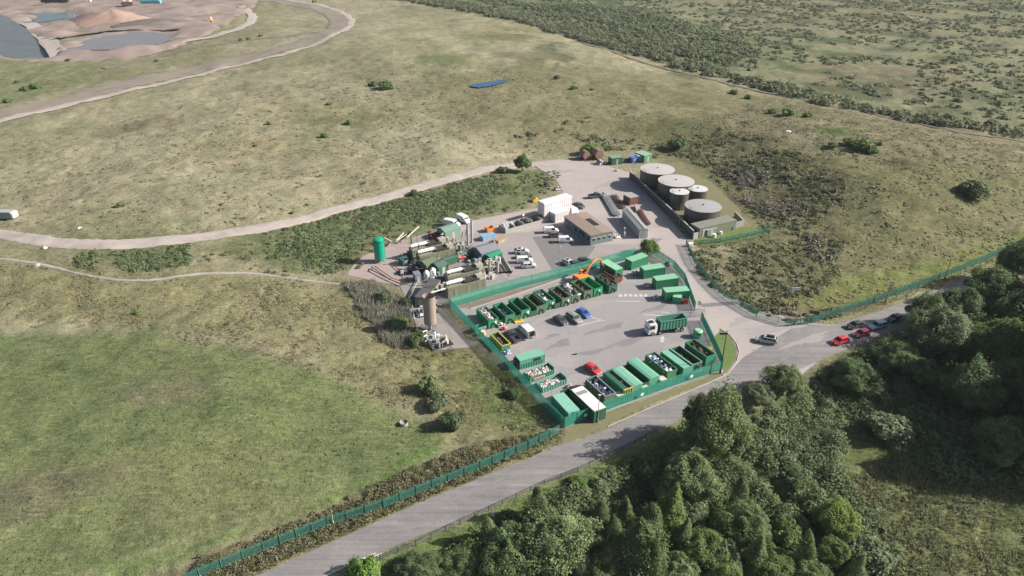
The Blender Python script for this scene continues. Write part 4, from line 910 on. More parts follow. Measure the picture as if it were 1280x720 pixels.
# ------------------------------------------------------------------ hook-lift lorry with its container
hd = math.atan2(g(812, 421)[1] - g(858, 414)[1], g(812, 421)[0] - g(858, 414)[0])
lc = (G(812.5, 423) + G(853, 412)) / 2; Y_ = Vector((-math.sin(hd), math.cos(hd), 0)); lc += Y_ * -1.1
t = thing('hook_lift_lorry', 'white cabbed tipper lorry carrying a green ribbed container across the compound', 'lorry', lc, hd)
WHT = carpaint('lorry_white', (.80, .80, .80))
MB().loft([ringbox(4.45, .5, 1.9, 1.12, .03), ringbox(4.5, .5, 2.2, 1.15, .04), ringbox(4.25, .45, 3.0, 1.2, .08), ringbox(2.6, .45, 3.1, 1.2, .08), ringbox(2.45, .6, 2.9, 1.15, .08)]).build('cab', WHT, t, True)
MB().add([(4.53, -1.02, 1.75), (4.53, 1.02, 1.75), (4.33, .98, 2.75), (4.33, -.98, 2.75), (4.4, -1.02, 1.75), (4.4, 1.02, 1.75), (4.2, .98, 2.75), (4.2, -.98, 2.75)], [(0, 1, 2, 3), (7, 6, 5, 4), (0, 4, 5, 1), (1, 5, 6, 2), (2, 6, 7, 3), (3, 7, 4, 0)]).build('windscreen', M_GLASS, t)
for s in (-1, 1):
    MB().prism([(3.0, 1.8), (4.15, 1.8), (4.0, 2.7), (3.0, 2.7)], *sorted((s * 1.1, s * 1.215)), 'y').build('side_window', M_GLASS, t)
    MB().box(4.1, 4.3, *sorted((s * 1.22, s * 1.45)), 1.9, 2.6).build('door_mirror', P_BLACK, t)
    MB().box(4.4, 4.54, *sorted((s * .7, s * 1.05)), .75, 1.0).build('headlight', M_HEAD, t)
    for x in (3.4, 1.6, -2.4, -3.8): wheel(t, x, s * 1.0, .52, .34, s)
MB().box(-4.6, 2.6, -.45, .45, .75, 1.05).build('chassis', P_BLACK, t); MB().box(1.9, 2.4, -1.0, 1.0, 1.05, 2.6).build('hook_arm', P_BLACK, t)
MB().box(-.9, .8, -1.15, -.7, .5, 1.0).build('fuel_tank', P_STEEL, t); MB().box(3.0, 4.0, -.5, .5, 3.1, 3.25).build('roof_hatch', P_BLACK, t)
bc = lc + Vector((math.cos(hd), math.sin(hd), 0)) * -1.5
skip(None, 'ribbed teal green container carried on the back of the white lorry', pxmid=(0, 0), L=6.4, W=2.4, Hh=2.5, rz=hd, z=1.05, group=None, col=P_TEAL, load=None).location = Vector((bc.x, bc.y, 1.0))
# ------------------------------------------------------------------ excavator
t = thing('excavator', 'orange excavator reaching its arched boom over the dark skips', 'excavator', G(727, 352), R(38))
for s in (-1, 1): MB().prism([(-1.9, .3), (-1.6, 0), (1.6, 0), (1.9, .3), (1.7, .8), (-1.7, .8)], *sorted((s * .8, s * 1.35)), 'y').build('track', P_BLACK, t)
MB().box(-2.0, 1.4, -1.25, 1.25, 1.0, 1.95).build('upper_body', P_OR, t, bev=.06); MB().box(-2.2, -1.5, -1.2, 1.2, 1.1, 2.2).build('counterweight', paint('counterweight', (.70, .22, .05)), t, bev=.06)
MB().cyl((0, 0, .8), .8, .2, 20).build('slew_ring', P_BLACK, t)
cb = MB().box(.1, 1.5, .35, 1.2, 1.95, 3.0).build('cab', P_OR, t, bev=.04); MB().box(.2, 1.53, .33, 1.22, 2.25, 2.85).build('windows', M_GLASS, cb)
MB().tube([(1.2, -.2, 1.9), (2.0, -.2, 3.6), (3.4, -.2, 4.7), (5.0, -.2, 5.1), (5.9, -.2, 4.9)], [.22, .26, .26, .22, .18], 8).build('boom', P_OR, t)
MB().tube([(5.5, -.2, 5.4), (6.4, -.2, 4.2), (7.1, -.2, 2.6)], [.2, .2, .14], 8).build('stick', P_OR, t)
MB().prism([(6.7, 2.5), (7.5, 2.7), (7.7, 1.9), (7.2, 1.5), (6.7, 1.8)], -.7, .3, 'y').build('bucket', P_BLACK, t); MB().tube([(1.8, -.2, 2.2), (3.2, -.2, 4.3)], .08, 6).build('hydraulic_ram', P_STEEL, t)

# ------------------------------------------------------------------ vehicles on the compound and road
a_dn = -R(60); a_u = UA
car((640,423), 'pickup', 'navy_dark', (.035, .04, .06), 'dark blue pickup with an empty bed beside the white open van', R(118), extras=())
van((657,416.5), 'white van with its rear doors open toward the compound middle', R(118), L=4.9, Hh=2.1, open_rear=True)
car((700.5,403), 'hatch', 'charcoal', (.06, .065, .07), 'dark grey hatchback leftmost of the three cars below the back row', -R(52))
car((717.5,400.5), 'suv', 'silver_grey', (.26, .28, .27), 'silver grey car parked between the dark hatchback and the blue one', -R(55))
car((729.3,394), 'hatch', 'bright_blue', (.015, .12, .48), 'bright blue hatchback parked beside the silver grey car', -R(55))
car((740.5,464), 'hatch', 'bright_red', (.62, .02, .035), 'small red car alone in the middle of the compound', -R(50))
car((957,427.5), 'estate', 'pearl', (.50, .53, .53), 'pale silver estate with a black roof box on the junction', R(160), extras=('box',))
car((1050,428.5), 'hatch', 'red_road', (.66, .02, .03), 'bright red car at the head of the queue on the road', R(203))
car((1069,409), 'saloon', 'black_road', (.03, .033, .04), 'black car pulled over on the far side of the road', R(200))
car((1077,419.5), 'hatch', 'maroon', (.22, .012, .03), 'dark maroon car behind the bright red one in tree shade', R(205))
car((1096.5,409.5), 'estate', 'light_blue', (.33, .45, .50), 'pale blue car behind the maroon one in the queue', R(204))
car((1119,400), 'saloon', 'dark_road', (.035, .04, .045), 'dark car at the tail of the queue under the trees', R(204))

# ------------------------------------------------------------------ north yard
van((565,282.5), 'white van parked beside the teal roofed shed', -R(25), L=5.0, Hh=2.1)
van((579.5,277), 'white van parked nearest the grass bank of the yard', -R(48), L=5.0, Hh=2.1)
car((652,316), 'hatch', 'white_car', (.72, .72, .72), 'white hatchback with a black roof, top of the four by the pipe rack', R(10), extras=('panel',))
car((655,322), 'saloon', 'green_grey', (.13, .15, .14), 'grey green car squeezed between the white hatchback and van', R(10))
car((656,328), 'smallvan', 'white_van2', (.78, .78, .77), 'small white van parked below the grey green car', R(5))
car((660.5,334), 'hatch', 'silver_white', (.60, .62, .66), 'silver white car nearest the compound fence, below the small van', R(10))
car((689,290.5), 'smallvan', 'white_van3', (.78, .78, .77), 'small white van parked beneath the white warehouse', R(8))
car((694,296), 'hatch', 'dark_car4', (.09, .10, .105), 'dark grey car between the two white vans by the brown roof', R(8))
car((707.5,302.5), 'smallvan', 'white_van4', (.80, .80, .79), 'small white van parked nearest the brown roofed building', R(5))
car((711,331), 'hatch', 'white_car5', (.75, .75, .77), 'white car with a dark glass roof behind the compound fence', -R(48), extras=('panel',))
car((731,328.5), 'hatch', 'black_car5', (.03, .03, .035), 'black car behind the fence beside the orange excavator', R(10))
car((721,332), 'hatch', 'dkgreen_car', (.05, .07, .06), 'dark green car between the white and black cars behind the fence', R(20))
car((745,247), 'pickup', 'dark_pickup', (.07, .10, .12), 'dark teal tractor-like pickup parked above the white warehouse', R(15))
car((723.5,259), 'saloon', 'slate_car', (.07, .085, .085), 'dark slate car parked beside the white warehouse', -R(45))

# white double stacked store
cc, a, W_ = front((680,277.5), (714,267.5), 3.2); t = thing('white_warehouse', 'tall white clad store at the top of the car park', 'warehouse', cc, a); l = W_ / 2
WC = mat('white_cladding', (.68, .655, .65), .6, dirt=.18, dcol=(.6, .54, .52)); 
MB().box(-l, l, -1.6, 1.6, 0, 5.7).build('walls', WC, t); MB().prism([(-1.75, 5.7), (1.75, 5.7), (1.4, 6.0), (-1.4, 6.0)], -l - .1, l + .1, 'x').build('roof', WC, t)
m = MB()
for i in range(13): x = -l + .3 + i * (W_ - .6) / 12; m.box(x - .03, x + .03, -1.65, -1.6, .2, 5.6)
m.build('cladding_ribs', P_GREY, t); m = MB(); m.box(-l + .3, l - .3, -1.67, -1.655, 3.4, 3.5); m.build('trim', P_GREY, t)
u = Vector((math.cos(a), math.sin(a), 0)); n = Vector((-u.y, u.x, 0))
t = thing('white_lean_to', 'lower white clad unit standing in front of the tall white store', 'store', cc - n * 3.0 - u * .6, a)
MB().box(-2.6, 2.6, -1.3, 1.3, 0, 2.9).build('walls', WC, t); MB().box(-2.7, 2.7, -1.4, 1.4, 2.9, 3.05).build('roof', WC, t); m = MB()
for i in range(9): m.box(-2.4 + i * .6, -2.32 + i * .6, -1.33, -1.3, .1, 2.85)
m.build('cladding_ribs', P_GREY, t); MB().box(-2.64, -2.58, -.8, .8, .1, 2.3).build('door', P_GREY, t)
t = thing('white_tarpaulin_stack', 'low white sheeted stack at the right end of the tall white store', 'stack', cc + u * (l + 1.2), a); MB().loft([[(-1.4, -2.3, 0), (-1.4, 1.5, 0), (-1.4, 1.2, 2.4), (-1.4, -1.9, 2.2)], [(1.6, -2.2, 0), (1.6, 1.4, 0), (1.3, .8, 1.5), (1.3, -1.6, 1.4)]]).build('sheet', WC, t); MB().box(-1.2, 1.2, -1.7, .9, .0, .15).build('pallet', P_WOOD, t)
# brown roofed office
Hb = 3.1; A4 = G(738.5, 295, Hb); B4 = G(767.8, 289, Hb); D4 = G(704.4, 270, Hb); u = (B4 - A4).normalized(); n = Vector((-u.y, u.x, 0)); Lw = (B4 - A4).length; Dp = (D4 - A4).dot(n)
t = thing('site_office', 'teal walled office with a weathered brown roof', 'building', A4 + u * Lw / 2 + n * Dp / 2, math.atan2(u.y, u.x)); l, w = Lw / 2, Dp / 2
BW = mat('teal_cladding', (.15, .21, .21), .6, dirt=.3); BR = mat('brown_roof', (.235, .195, .165), .85, dirt=.6, dcol=(.36, .19, .13), scale=.35)
MB().box(-l + .2, l - .2, -w + .2, w - .2, 0, Hb - .1).build('walls', BW, t)
rf = MB().add([(-l, -w, Hb - .1), (l, -w, Hb - .1), (l, w, Hb - .1), (-l, w, Hb - .1), (-l, -w, Hb + .02), (l, -w, Hb + .02), (l, w, Hb + .02), (-l, w, Hb + .02), (0, -w, Hb + .35), (0, w, Hb + .35)],
   [(0, 3, 2, 1), (0, 1, 5, 8, 4), (1, 2, 6, 5), (2, 3, 7, 9, 6), (3, 0, 4, 7), (4, 8, 9, 7), (8, 5, 6, 9)]).build('roof', BR, t)
MB().box(.35, 2.0, -w * .35, w * .3, Hb + .10, Hb + .42).build('rooflight', P_BLACK, rf)
for i in range(4): 
    f = MB().box(-l + .8 + i * 1.7, -l + 1.8 + i * 1.7, -w + .14, -w + .2, 1.2, 2.1).build('window', P_WHITE, t); MB().box(-l + .87 + i * 1.7, -l + 1.73 + i * 1.7, -w + .11, -w + .14, 1.27, 2.03).build('pane', M_GLASS, f)
for i in range(4): MB().box(-l + .12, -l + .2, -w + 1.2 + i * 2.3, -w + 2.3 + i * 2.3, 1.1, 2.1).build('window', M_GLASS, t)
MB().box(-l + .1, -l + .2, w - 2.0, w - 1.1, 0, 2.05).build('door', P_GREY, t); MB().box(-l - .9, -l, -w + 3.8, -w + 6.2, 2.3, 2.38).build('canopy', P_RUST, t)
clutter((771,297), 'white rubbish bags in a pen beside the brown roofed office', R_PINK, 1.2, 14, 14)
for p, l_ in (((780.5,290.5), 'white capped post nearer the brown roofed office corner'), ((780.5,296), 'white capped post lower of the pair by the grey shed')):
    t = thing('white_bollard', l_, 'bollard', G(*p), 0); MB().cyl((0, 0, 0), .16, 1.3, 10).build('post', P_WHITE, t, True); MB().cyl((0, 0, 1.3), .2, .25, 10).build('cap', P_WHITE, t, True)
# grey shed
Hs = 3.0; a0 = G(799.6, 286.5, Hs); b0 = G(807.5, 284, Hs); f0 = G(778, 261.5, Hs); dd = (a0 - f0).normalized(); Ls = (a0 - f0).length; nn = Vector((-dd.y, dd.x, 0))
t = thing('grey_shed', 'long grey ribbed shed with a dark roof seam beside the access road', 'shed', f0 + dd * Ls / 2 + nn * 1.35, math.atan2(dd.y, dd.x)); t.location.z = 0; l = Ls / 2
MB().box(-l, l, -1.3, 1.3, 0, Hs - .2).build('walls', P_GREY, t); SR = mat('grey_sheet_roof', (.27, .275, .27), .6, dirt=.4)
MB().add([(-l - .1, -1.4, Hs - .2), (l + .1, -1.4, Hs - .2), (l + .1, 1.4, Hs - .2), (-l - .1, 1.4, Hs - .2), (-l - .1, 0, Hs + .15), (l + .1, 0, Hs + .15)], [(0, 1, 5, 4), (3, 4, 5, 2), (0, 4, 3), (1, 2, 5), (0, 3, 2, 1)]).build('roof', SR, t)
m = MB(); m.box(-l, l, -.06, .06, Hs + .12, Hs + .2); m.build('ridge', P_BLACK, t); m = MB()
for i in range(18): x = -l + .3 + i * (2 * l - .6) / 17; m.box(x - .05, x + .05, -1.36, -1.3, .1, Hs - .25)
m.build('cladding_ribs', P_STEEL, t); MB().box(l, l + .04, -.6, .6, .05, 2.2).build('door', P_STEEL, t)
cc, a, W_ = front((787,257), (798,254.5), 3.4); container(cc, a, W_, 3.4, 2.6, 'small brown sided unit with a grey roof behind the grey shed', P_RUST, P_GREY, cat='cabin', name='plant_cabin', ribs=False)
# racks of pipes and steel
def rack(px0, px1, n, label, m_, sp=.35, z=.3, r=.11):
    a, b = G(*px0), G(*px1); t = thing('steel_bundle', label, 'steel sections', (a + b) / 2, math.atan2((b - a).y, (b - a).x), 'steel sections stored by the access road'); L = (b - a).length / 2
    for i in range(n): MB().cyl((-L + (i % 3) * .3, (i - n / 2) * sp, z), r, 2 * L - .5, 8, 'x').build('length', m_, t)
    for x in (-L * .7, L * .7): MB().box(x - .1, x + .1, -n * sp / 2 - .2, n * sp / 2 + .1, 0, z - r).build('bearer', P_WOOD, t)
rack((757,246), (772,271), 5, 'grey steel lengths lying above the grey shed', P_STEEL, .5, .5, .18); rack((768,244), (780,262), 4, 'rusty steel lengths next to the grey ones above the shed', P_RUST, .5, .4, .14)
rack((799,262), (812,282), 4, 'brown timber lengths beside the grey shed on the road side', P_RUST, .4, .35, .14)
clutter((756,243), 'white bags at the end of the steel lengths', R_WHITE, 1.0, 10, 15); clutter((697,237), 'white and black scrap at the edge of the grass wedge', R_WHITE, 1.3, 16, 16); clutter((684,232), 'black scrap pile on the grass wedge', R_DARK, 1.6, 20, 17)
t = thing('concrete_block', 'low concrete block wall closing off the far end of the grey shed', 'wall', G(795, 262), UA + R(60)); MB().box(-2.5, 2.5, -.3, .3, 0, .8).build('block', P_CONC, t, bev=.04)
t = thing('digger_bucket', 'yellow digger bucket on the edge of the grass bank', 'bucket', G(668, 251.5), .4); MB().prism([(-.8, 0), (.8, 0), (1.0, .9), (.3, 1.2), (-.9, .7)], -1, 1, 'y').build('bucket', P_YEL, t); MB().box(-.2, .4, -.3, .3, 1.0, 1.3).build('bracket', P_BLACK, t)
# storage bays
cc, a, W_ = front((632,292), (687,276.5), 3.6); u = Vector((math.cos(a), math.sin(a), 0))
t = thing('storage_bays', 'row of concrete storage bays with slanting grey panels', 'storage bays', cc, a); l = W_ / 2
m = MB(); m.box(-l, l, 1.5, 1.75, 0, 1.7); m.build('back_wall', P_CONC, t)
for i in range(6): x = -l + i * (W_ - .25) / 5; MB().box(x, x + .25, -1.7, 1.5, 0, 1.7).build('divider', P_CONC, t)
MB().box(-l, l, -1.82, -1.7, 0, 1.2).build('front_rail', mat('weathered_board', (.34, .34, .30), .85), t)
for i in range(4):
    p = cc + u * (-l + 1.3 + i * .9); q = thing('leaning_panel', 'grey steel panels leaning in the first storage bays', 'panel', p, a, 'grey panels leaning in the storage bays'); MB().add([(-.35, -1.4, .1), (.35, -1.4, .1), (.35, 1.2, 1.9), (-.35, 1.2, 1.9), (-.35, -1.4, .18), (.35, -1.4, .18), (.35, 1.2, 1.98), (-.35, 1.2, 1.98)], [(0, 1, 2, 3), (7, 6, 5, 4), (0, 4, 5, 1), (1, 5, 6, 2), (2, 6, 7, 3), (3, 7, 4, 0)]).build('sheet', P_GREY, q); MB().box(-.36, .36, -1.45, -1.4, .08, .22).build('foot', P_BLACK, q)
heap('timber', 'dark timber lengths heaped in the middle storage bays', 'timber', R_DARK, cc + u * .5, a, 3.8, 2.8, 0, 1.6, 60, 31, .5)
heap('scrap_metal', 'rusty orange scrap metal in the storage bay nearest the white store', 'scrap metal', R_RUST, cc + u * (l - 1.6), a, 2.6, 2.8, 0, 1.7, 60, 32, .5)
t = thing('round_sign', 'round white sign with red rim above the storage bays', 'sign', cc + u * 1.0 + Vector((-u.y, u.x, 0)) * 2, a); MB().cyl((0, 0, 0), .05, 2.2, 8).build('post', P_STEEL, t); MB().cyl((0, -.08, 2.5), .6, .05, 20, 'y').build('plate', P_RED, t); MB().cyl((0, -.1, 2.5), .42, .02, 20, 'y').build('disc', P_WHITE, t)
def smallbox(pL, pR, D, h, label, m_, roofm=None, cat='skip', name='small_skip', openTop=False, rm=None):
    cc, a, W_ = front(pL, pR, D); t = thing(name, label, cat, cc, a); l, w = W_ / 2, D / 2
    if openTop:
        m = MB(); m.add([(-l * .8, -w * .8, .1), (l * .8, -w * .8, .1), (l * .8, w * .8, .1), (-l * .8, w * .8, .1), (-l, -w, h), (l, -w, h), (l, w, h), (-l, w, h)], [(0, 3, 2, 1), (0, 1, 5, 4), (1, 2, 6, 5), (2, 3, 7, 6), (3, 0, 4, 7)]); o = m.build('bin', m_, t)
        md = o.modifiers.new('s', 'SOLIDIFY'); md.thickness = .06; MB().box(-l * .8, l * .8, -w * .8, w * .8, h * .5, h * .55).build('contents', rm or P_INNER, t)
    else:
        MB().box(-l, l, -w, w, 0, h - .08).build('walls', m_, t, bev=.03); MB().box(-l - .06, l + .06, -w - .06, w + .06, h - .08, h).build('roof', roofm or m_, t); MB().box(-.4, .4, -w - .03, -w, .05, min(h - .3, 2)).build('door', P_GREY, t)
    return t
smallbox((609,291.5), (618,289.5), 2.0, 1.4, 'orange tipping skip above the pale blue one', P_OR, openTop=True, name='tipping_skip'); smallbox((604,302), (619,298), 2.0, 1.3, 'pale blue flat topped steel box below the orange skip', paint('pale_blue', (.22, .36, .52)), cat='steel box', name='steel_box')
smallbox((623,305), (634,300), 2.0, .9, 'brown timber tray beside the pipe rack', P_WOOD, cat='tray', name='timber_tray')
clutter((543,297), 'red and black plant parts beside the teal roofed shed', rubmat('red_black2', [(.4,.03,.04),(.02,.02,.02),(.05,.05,.05),(.3,.05,.06)]), 2.0, 26, 20, 'machine parts', 'machine_parts')

# ------------------------------------------------------------------ sheds and gear of the gas plant
def shed(pL, pR, D, h, label, wm, rm, pitch=.6, name='plant_shed', yaw=None):
    cc, a, W_ = front(pL, pR, D); t = thing(name, label, 'shed', cc, a, None); l, w = W_ / 2, D / 2
    MB().box(-l + .1, l - .1, -w + .1, w - .1, 0, h).build('walls', wm, t)
    MB().add([(-l, -w, h), (l, -w, h), (l, w, h), (-l, w, h), (-l, 0, h + pitch), (l, 0, h + pitch)], [(0, 1, 5, 4), (3, 4, 5, 2), (0, 4, 3), (1, 2, 5), (0, 3, 2, 1)]).build('roof', rm, t)
    MB().box(-.45, .45, -w + .05, -w + .1, .05, 2.0).build('door', P_GREY, t)
    return t
TR = mat('teal_grey_roof', (.17, .27, .22), .7, dirt=.4); GR = mat('slate_roof', (.20, .205, .225), .75, dirt=.4); OR_ = mat('moss_roof', (.105, .145, .085), .8, dirt=.5); DR = mat('dark_felt_roof', (.085, .085, .092), .85, dirt=.5)
shed((557,301), (577,294.5), 4.6, 2.5, 'teal grey roofed shed beside two white vans', TR, TR, .7); shed((602,329), (626,322), 5.2, 2.7, 'slate grey roofed shed with a blue gable among the plant', mat('blue_grey_wall', (.12,.17,.24), .7), GR, .9)
shed((613,331.5), (629,325), 2.6, 2.2, 'emerald roofed steel shed in front of the slate grey shed', P_DK, paint('emerald_roof', (.02, .25, .13)), .35)
shed((534,343), (548,337), 4.2, 2.4, 'moss green roofed kiosk between the white silencers', P_OLIVE, OR_, .8); shed((549,345), (561,340), 3.8, 2.3, 'dark teal roofed kiosk next to the moss green one', P_DK, mat('teal_dark_roof', (.07,.13,.105), .7), .7)
# dark felt roofed control room, long toward us
a0 = G(518, 371, 2.6); b0 = G(532, 375, 2.6); f0 = G(538, 348, 2.6); dd = (f0 - a0).normalized(); Lc = (f0 - a0).length
t = thing('control_room', 'dark flat roofed control room running down toward the beige tower', 'building', a0 + dd * Lc / 2 + Vector((dd.y, -dd.x, 0)) * 1.4, math.atan2(dd.y, dd.x)); t.location.z = 0
MB().box(-Lc / 2 + .1, Lc / 2 - .1, -1.35, 1.35, 0, 2.5).build('walls', P_OLIVE, t); MB().box(-Lc / 2, Lc / 2, -1.45, 1.45, 2.5, 2.65).build('roof', DR, t); MB().box(-.04, .04, -1.45, 1.45, 2.65, 2.69).build('roof_joint', P_BLACK, t)
MB().box(-Lc / 2 + .06, -Lc / 2 + .1, -.5, .5, .1, 2.1).build('door', P_GREY, t); MB().box(-Lc / 2 + 1.5, -Lc / 2 + 2.6, -1.38, -1.35, 1.1, 2).build('window', M_GLASS, t)
for p, l_ in (((533.5, 349), 'white domed vent unit, left of the pair by the control room'), ((541.5, 345.5), 'white domed vent unit, right of the pair by the kiosks')):
    t = thing('vent_unit', l_, 'vent', G(*p), UA); MB().cyl((0, 0, 0), .75, 2.0, 14).build('drum', P_WHITE, t, True); MB().cyl((0, 0, 2.0), .75, .5, 14, r2=.3).build('dome', P_WHITE, t, True); MB().cyl((0, -.8, 1.2), .2, .3, 10, 'y').build('outlet', P_STEEL, t)
# generator sets
def genset(silL, silR, label, Lb=10.5):
    a, b = G(*silL, 3.6), G(*silR, 3.6); mid = (a + b) / 2; c = mid + U * 2.9; c.z = 0; Ls = (b - a).length
    t = thing('generator_set', label, 'generator', c, UA, 'containerised gas generators'); l = Lb / 2
    MB().box(-l, l, -1.3, 1.3, .1, 2.9).build('enclosure', P_OLIVE, t); m = MB()
    for i in range(24): x = -l + .2 + i * (Lb - .4) / 23; m.box(x - .05, x + .05, -1.34, -1.3, .25, 2.75)
    m.build('panel_ribs', P_OLIVE, t)
    s0 = -2.9
    q = MB().cyl((s0 - Ls / 2, 0, 3.65), .46, Ls, 20, 'x').build('silencer', P_WHITE, t, True)
    for x in (s0 - Ls * .33, s0 + Ls * .33): MB().box(x - .1, x + .1, -.4, .4, 2.9, 3.3).build('saddle', P_STEEL, t)
    MB().tube([(s0 + Ls / 2, 0, 3.65), (s0 + Ls / 2 + .6, 0, 3.6), (s0 + Ls / 2 + .9, 0, 2.9)], .2, 8).build('exhaust_elbow', P_STEEL, t)
    MB().cyl((s0 - Ls / 2 + .4, 0, 4.0), .16, 2.0, 10).build('exhaust_stack', P_RUST, t)
    for i in range(2):
        x = .5 + i * 2.1; q = MB().box(x - .95, x + .95, -1.15, 1.15, 2.9, 3.45).build('radiator', P_BLACK, t)
        m = MB()
        for k in range(5): m.box(x - .95 + k * .44, x - .88 + k * .44, -1.15, 1.15, 3.455, 3.52)
        m.build('grille', P_OLIVE, q)
    MB().box(3.0, 4.9, -1.0, 1.0, 2.9, 4.1).build('intake_hood', mat('stone_grey', (.38,.36,.29), .7, dirt=.5), t); MB().tube([(4.2, .3, 4.1), (4.2, .3, 4.9), (4.9, .3, 5.1)], .3, 10).build('intake_duct', P_GREY, t)
    for x in (-3.5, 0, 3): MB().box(x, x + .9, -1.36, -1.3, .3, 2.3).build('door', P_OLIVE, t)
genset((513.7,308.5), (532,303), 'generator with white silencer nearest the cream zigzag pipe'); genset((522.5,315.5), (541.7,310.4), 'generator whose white silencer lies second below the zigzag pipe')
genset((558.7,341), (576.7,336), 'generator whose white silencer lies just above the lowest one'); genset((558.3,355), (577,349), 'generator with the lowest white silencer, nearest the green fence')
# grey exhaust columns and ducts between
for i, (p, h, l_) in enumerate([((585,306), 6.2, 'tall grey exhaust column, left one beside the slate shed'), ((590,303), 6.8, 'tall grey exhaust column, right one beside the slate shed'), ((612,343), 3.4, 'short white duct column below the emerald shed'), ((622,342), 3.2, 'short grey duct column near the pipe rack')]):
    t = thing('exhaust_column', l_, 'exhaust', G(*p), 0); MB().cyl((0, 0, 0), .34, h, 14).build('column', P_GREY, t, True); MB().cyl((0, 0, h), .42, .3, 14).build('cap', P_STEEL, t); MB().tube([(0, 0, h * .7), (-1.2, -.4, h * .7), (-1.6, -.5, h * .4)], .25, 8).build('duct', mat('lagging', (.45,.44,.38), .6), t)
for i, (p, l_, c_) in enumerate([((566,318), 'cluster of beige pipework behind the moss green kiosk', (.34,.32,.24)), ((574,325), 'beige valve skid between the silencers and slate shed', (.36,.34,.26)), ((598,345), 'olive and yellow valve skid right of the lower radiators', (.30,.29,.14)), ((600,332), 'teal pipe skid between the radiators and slate shed', (.10,.20,.17)), ((545,331), 'grey pipe skid beside the second silencer', (.25,.26,.24)), ((610,350), 'white boxed meter skid beside the car park kerb', (.5,.47,.44)), ((524,335), 'dark pipe skid left of the moss green kiosk', (.08,.10,.09))]):
    rn = random.Random(40 + i); mm = mat('skid_paint_%d' % i, c_, .7, dirt=.6, scale=2); t = thing('pipe_skid', l_, 'pipework', G(*p), UA, None)
    MB().box(-2.2, 2.2, -1.4, 1.4, .05, .25).build('base_frame', P_STEEL, t)
    for k in range(4):
        x, y = rn.uniform(-1.8, 1.4), rn.uniform(-1.1, .9); MB().cyl((x, y, .25), rn.uniform(.25, .5), rn.uniform(1.2, 2.6), 12).build('vessel', mm, t, True)
    for k in range(6):
        x, y, z = rn.uniform(-2, 1), rn.uniform(-1.2, 1.2), rn.uniform(.6, 2.2); MB().tube([(x, y, .25), (x, y, z), (x + rn.uniform(.8, 1.6), y, z), (x + 1.4, y + rn.uniform(-.8, .8), z * .8)], .1, 6).build('pipework', mm, t)
    for k in range(2): x, y = rn.uniform(-1.6, 1.2), rn.uniform(-1, .6); MB().box(x, x + .9, y, y + .6, .25, rn.uniform(1.2, 2.0)).build('cabinet', mm if k else P_GREY, t)
def skid(px, label, col, seed, n=5, L=2.4, W=1.5, hmax=2.8, rz=UA):
    rn = random.Random(seed); mm = mat('gear_%d' % seed, col, .7, dirt=.65, scale=2); m2 = [P_STEEL, P_GREY, P_BLACK, P_CREAM][seed % 4]; t = thing('pipe_skid', label, 'pipework', G(*px), rz)
    MB().box(-L, L, -W, W, .05, .22).build('base_frame', P_BLACK, t)
    for k in range(n): x, y = rn.uniform(-L + .4, L - .6), rn.uniform(-W + .3, W - .4); MB().cyl((x, y, .22), rn.uniform(.22, .45), rn.uniform(.9, hmax), 12).build('vessel', mm if k % 2 else m2, t, True)
    for k in range(n + 3): x, y, z = rn.uniform(-L, L - 1.4), rn.uniform(-W, W), rn.uniform(.7, hmax - .2); MB().tube([(x, y, .2), (x, y, z), (x + rn.uniform(.7, 1.5), y + rn.uniform(-.4, .4), z), (x + 1.4, y, z * .5)], .09, 6).build('pipework', mm if k % 3 else m2, t)
    for k in range(3): x, y = rn.uniform(-L, L - 1), rn.uniform(-W, W - .7); MB().box(x, x + rn.uniform(.5, 1), y, y + .6, .22, rn.uniform(.9, 2.0)).build('cabinet', [mm, P_GREY, P_BLACK][k], t)
for i, (p, l_, c_, h_) in enumerate([((560,309), 'beige upright vessels right of the first two silencers', (.40,.36,.28), 3.6), ((573,312), 'beige ducts and vessels behind the red pump', (.42,.40,.32), 3.4), ((582,318), 'grey upright pipes close to the slate shed gable', (.22,.24,.26), 3.6),
        ((548,318), 'olive pipe skid in front of the second silencer', (.17,.18,.12), 1.8), ((531,322), 'dark green skid beneath the second silencer', (.10,.13,.10), 1.6), ((588,336), 'dark pipework between the two lower radiators', (.12,.13,.12), 2.2), ((604,340), 'yellow olive pipe skid beside the lowest generator', (.30,.28,.12), 2.6),
        ((617,334), 'white ducts in front of the emerald shed', (.55,.54,.52), 2.6), ((546,352), 'dark cooling gear beside the control room roof', (.07,.08,.08), 2.0), ((552,362), 'pale pipe skid beneath the white overhead pipe', (.40,.37,.33), 1.6), ((528,340), 'dark cabinets left of the moss green kiosk', (.08,.09,.08), 2.2),
        ((590,352), 'dark machinery lying along the lowest generator', (.07,.07,.07), 1.3), ((511,322), 'dark teal pipework at the left end of the second generator', (.05,.12,.12), 2.0), ((509,340), 'blue grey skid above the slate square cabinet', (.16,.18,.24), 1.6), ((533,391), 'white pipework at the left foot of the beige tower', (.55,.54,.52), 2.4), ((551,431), 'grey valves below the beige tower pipework', (.28,.30,.33), 1.6)]):
    skid(p, l_, c_, 60 + i, 6, 2.5, 1.4, h_)
t = thing('red_pump', 'red and white pump set above the third silencer', 'pump', G(578,326.5), UA); MB().box(-1.2, 1.2, -.5, .5, .1, .7).build('base', P_STEEL, t); MB().cyl((-1.0, 0, 1.1), .42, 1.6, 12, 'x').build('motor', P_RED, t, True); MB().cyl((.6, 0, 1.1), .3, .6, 12, 'x').build('casing', P_WHITE, t, True)
shed((556,334), (594,321.5), 1.8, 1.9, 'long narrow dark teal roofed store above the third silencer', P_DK, mat('teal_dark_roof2', (.065,.125,.105), .7), .25)
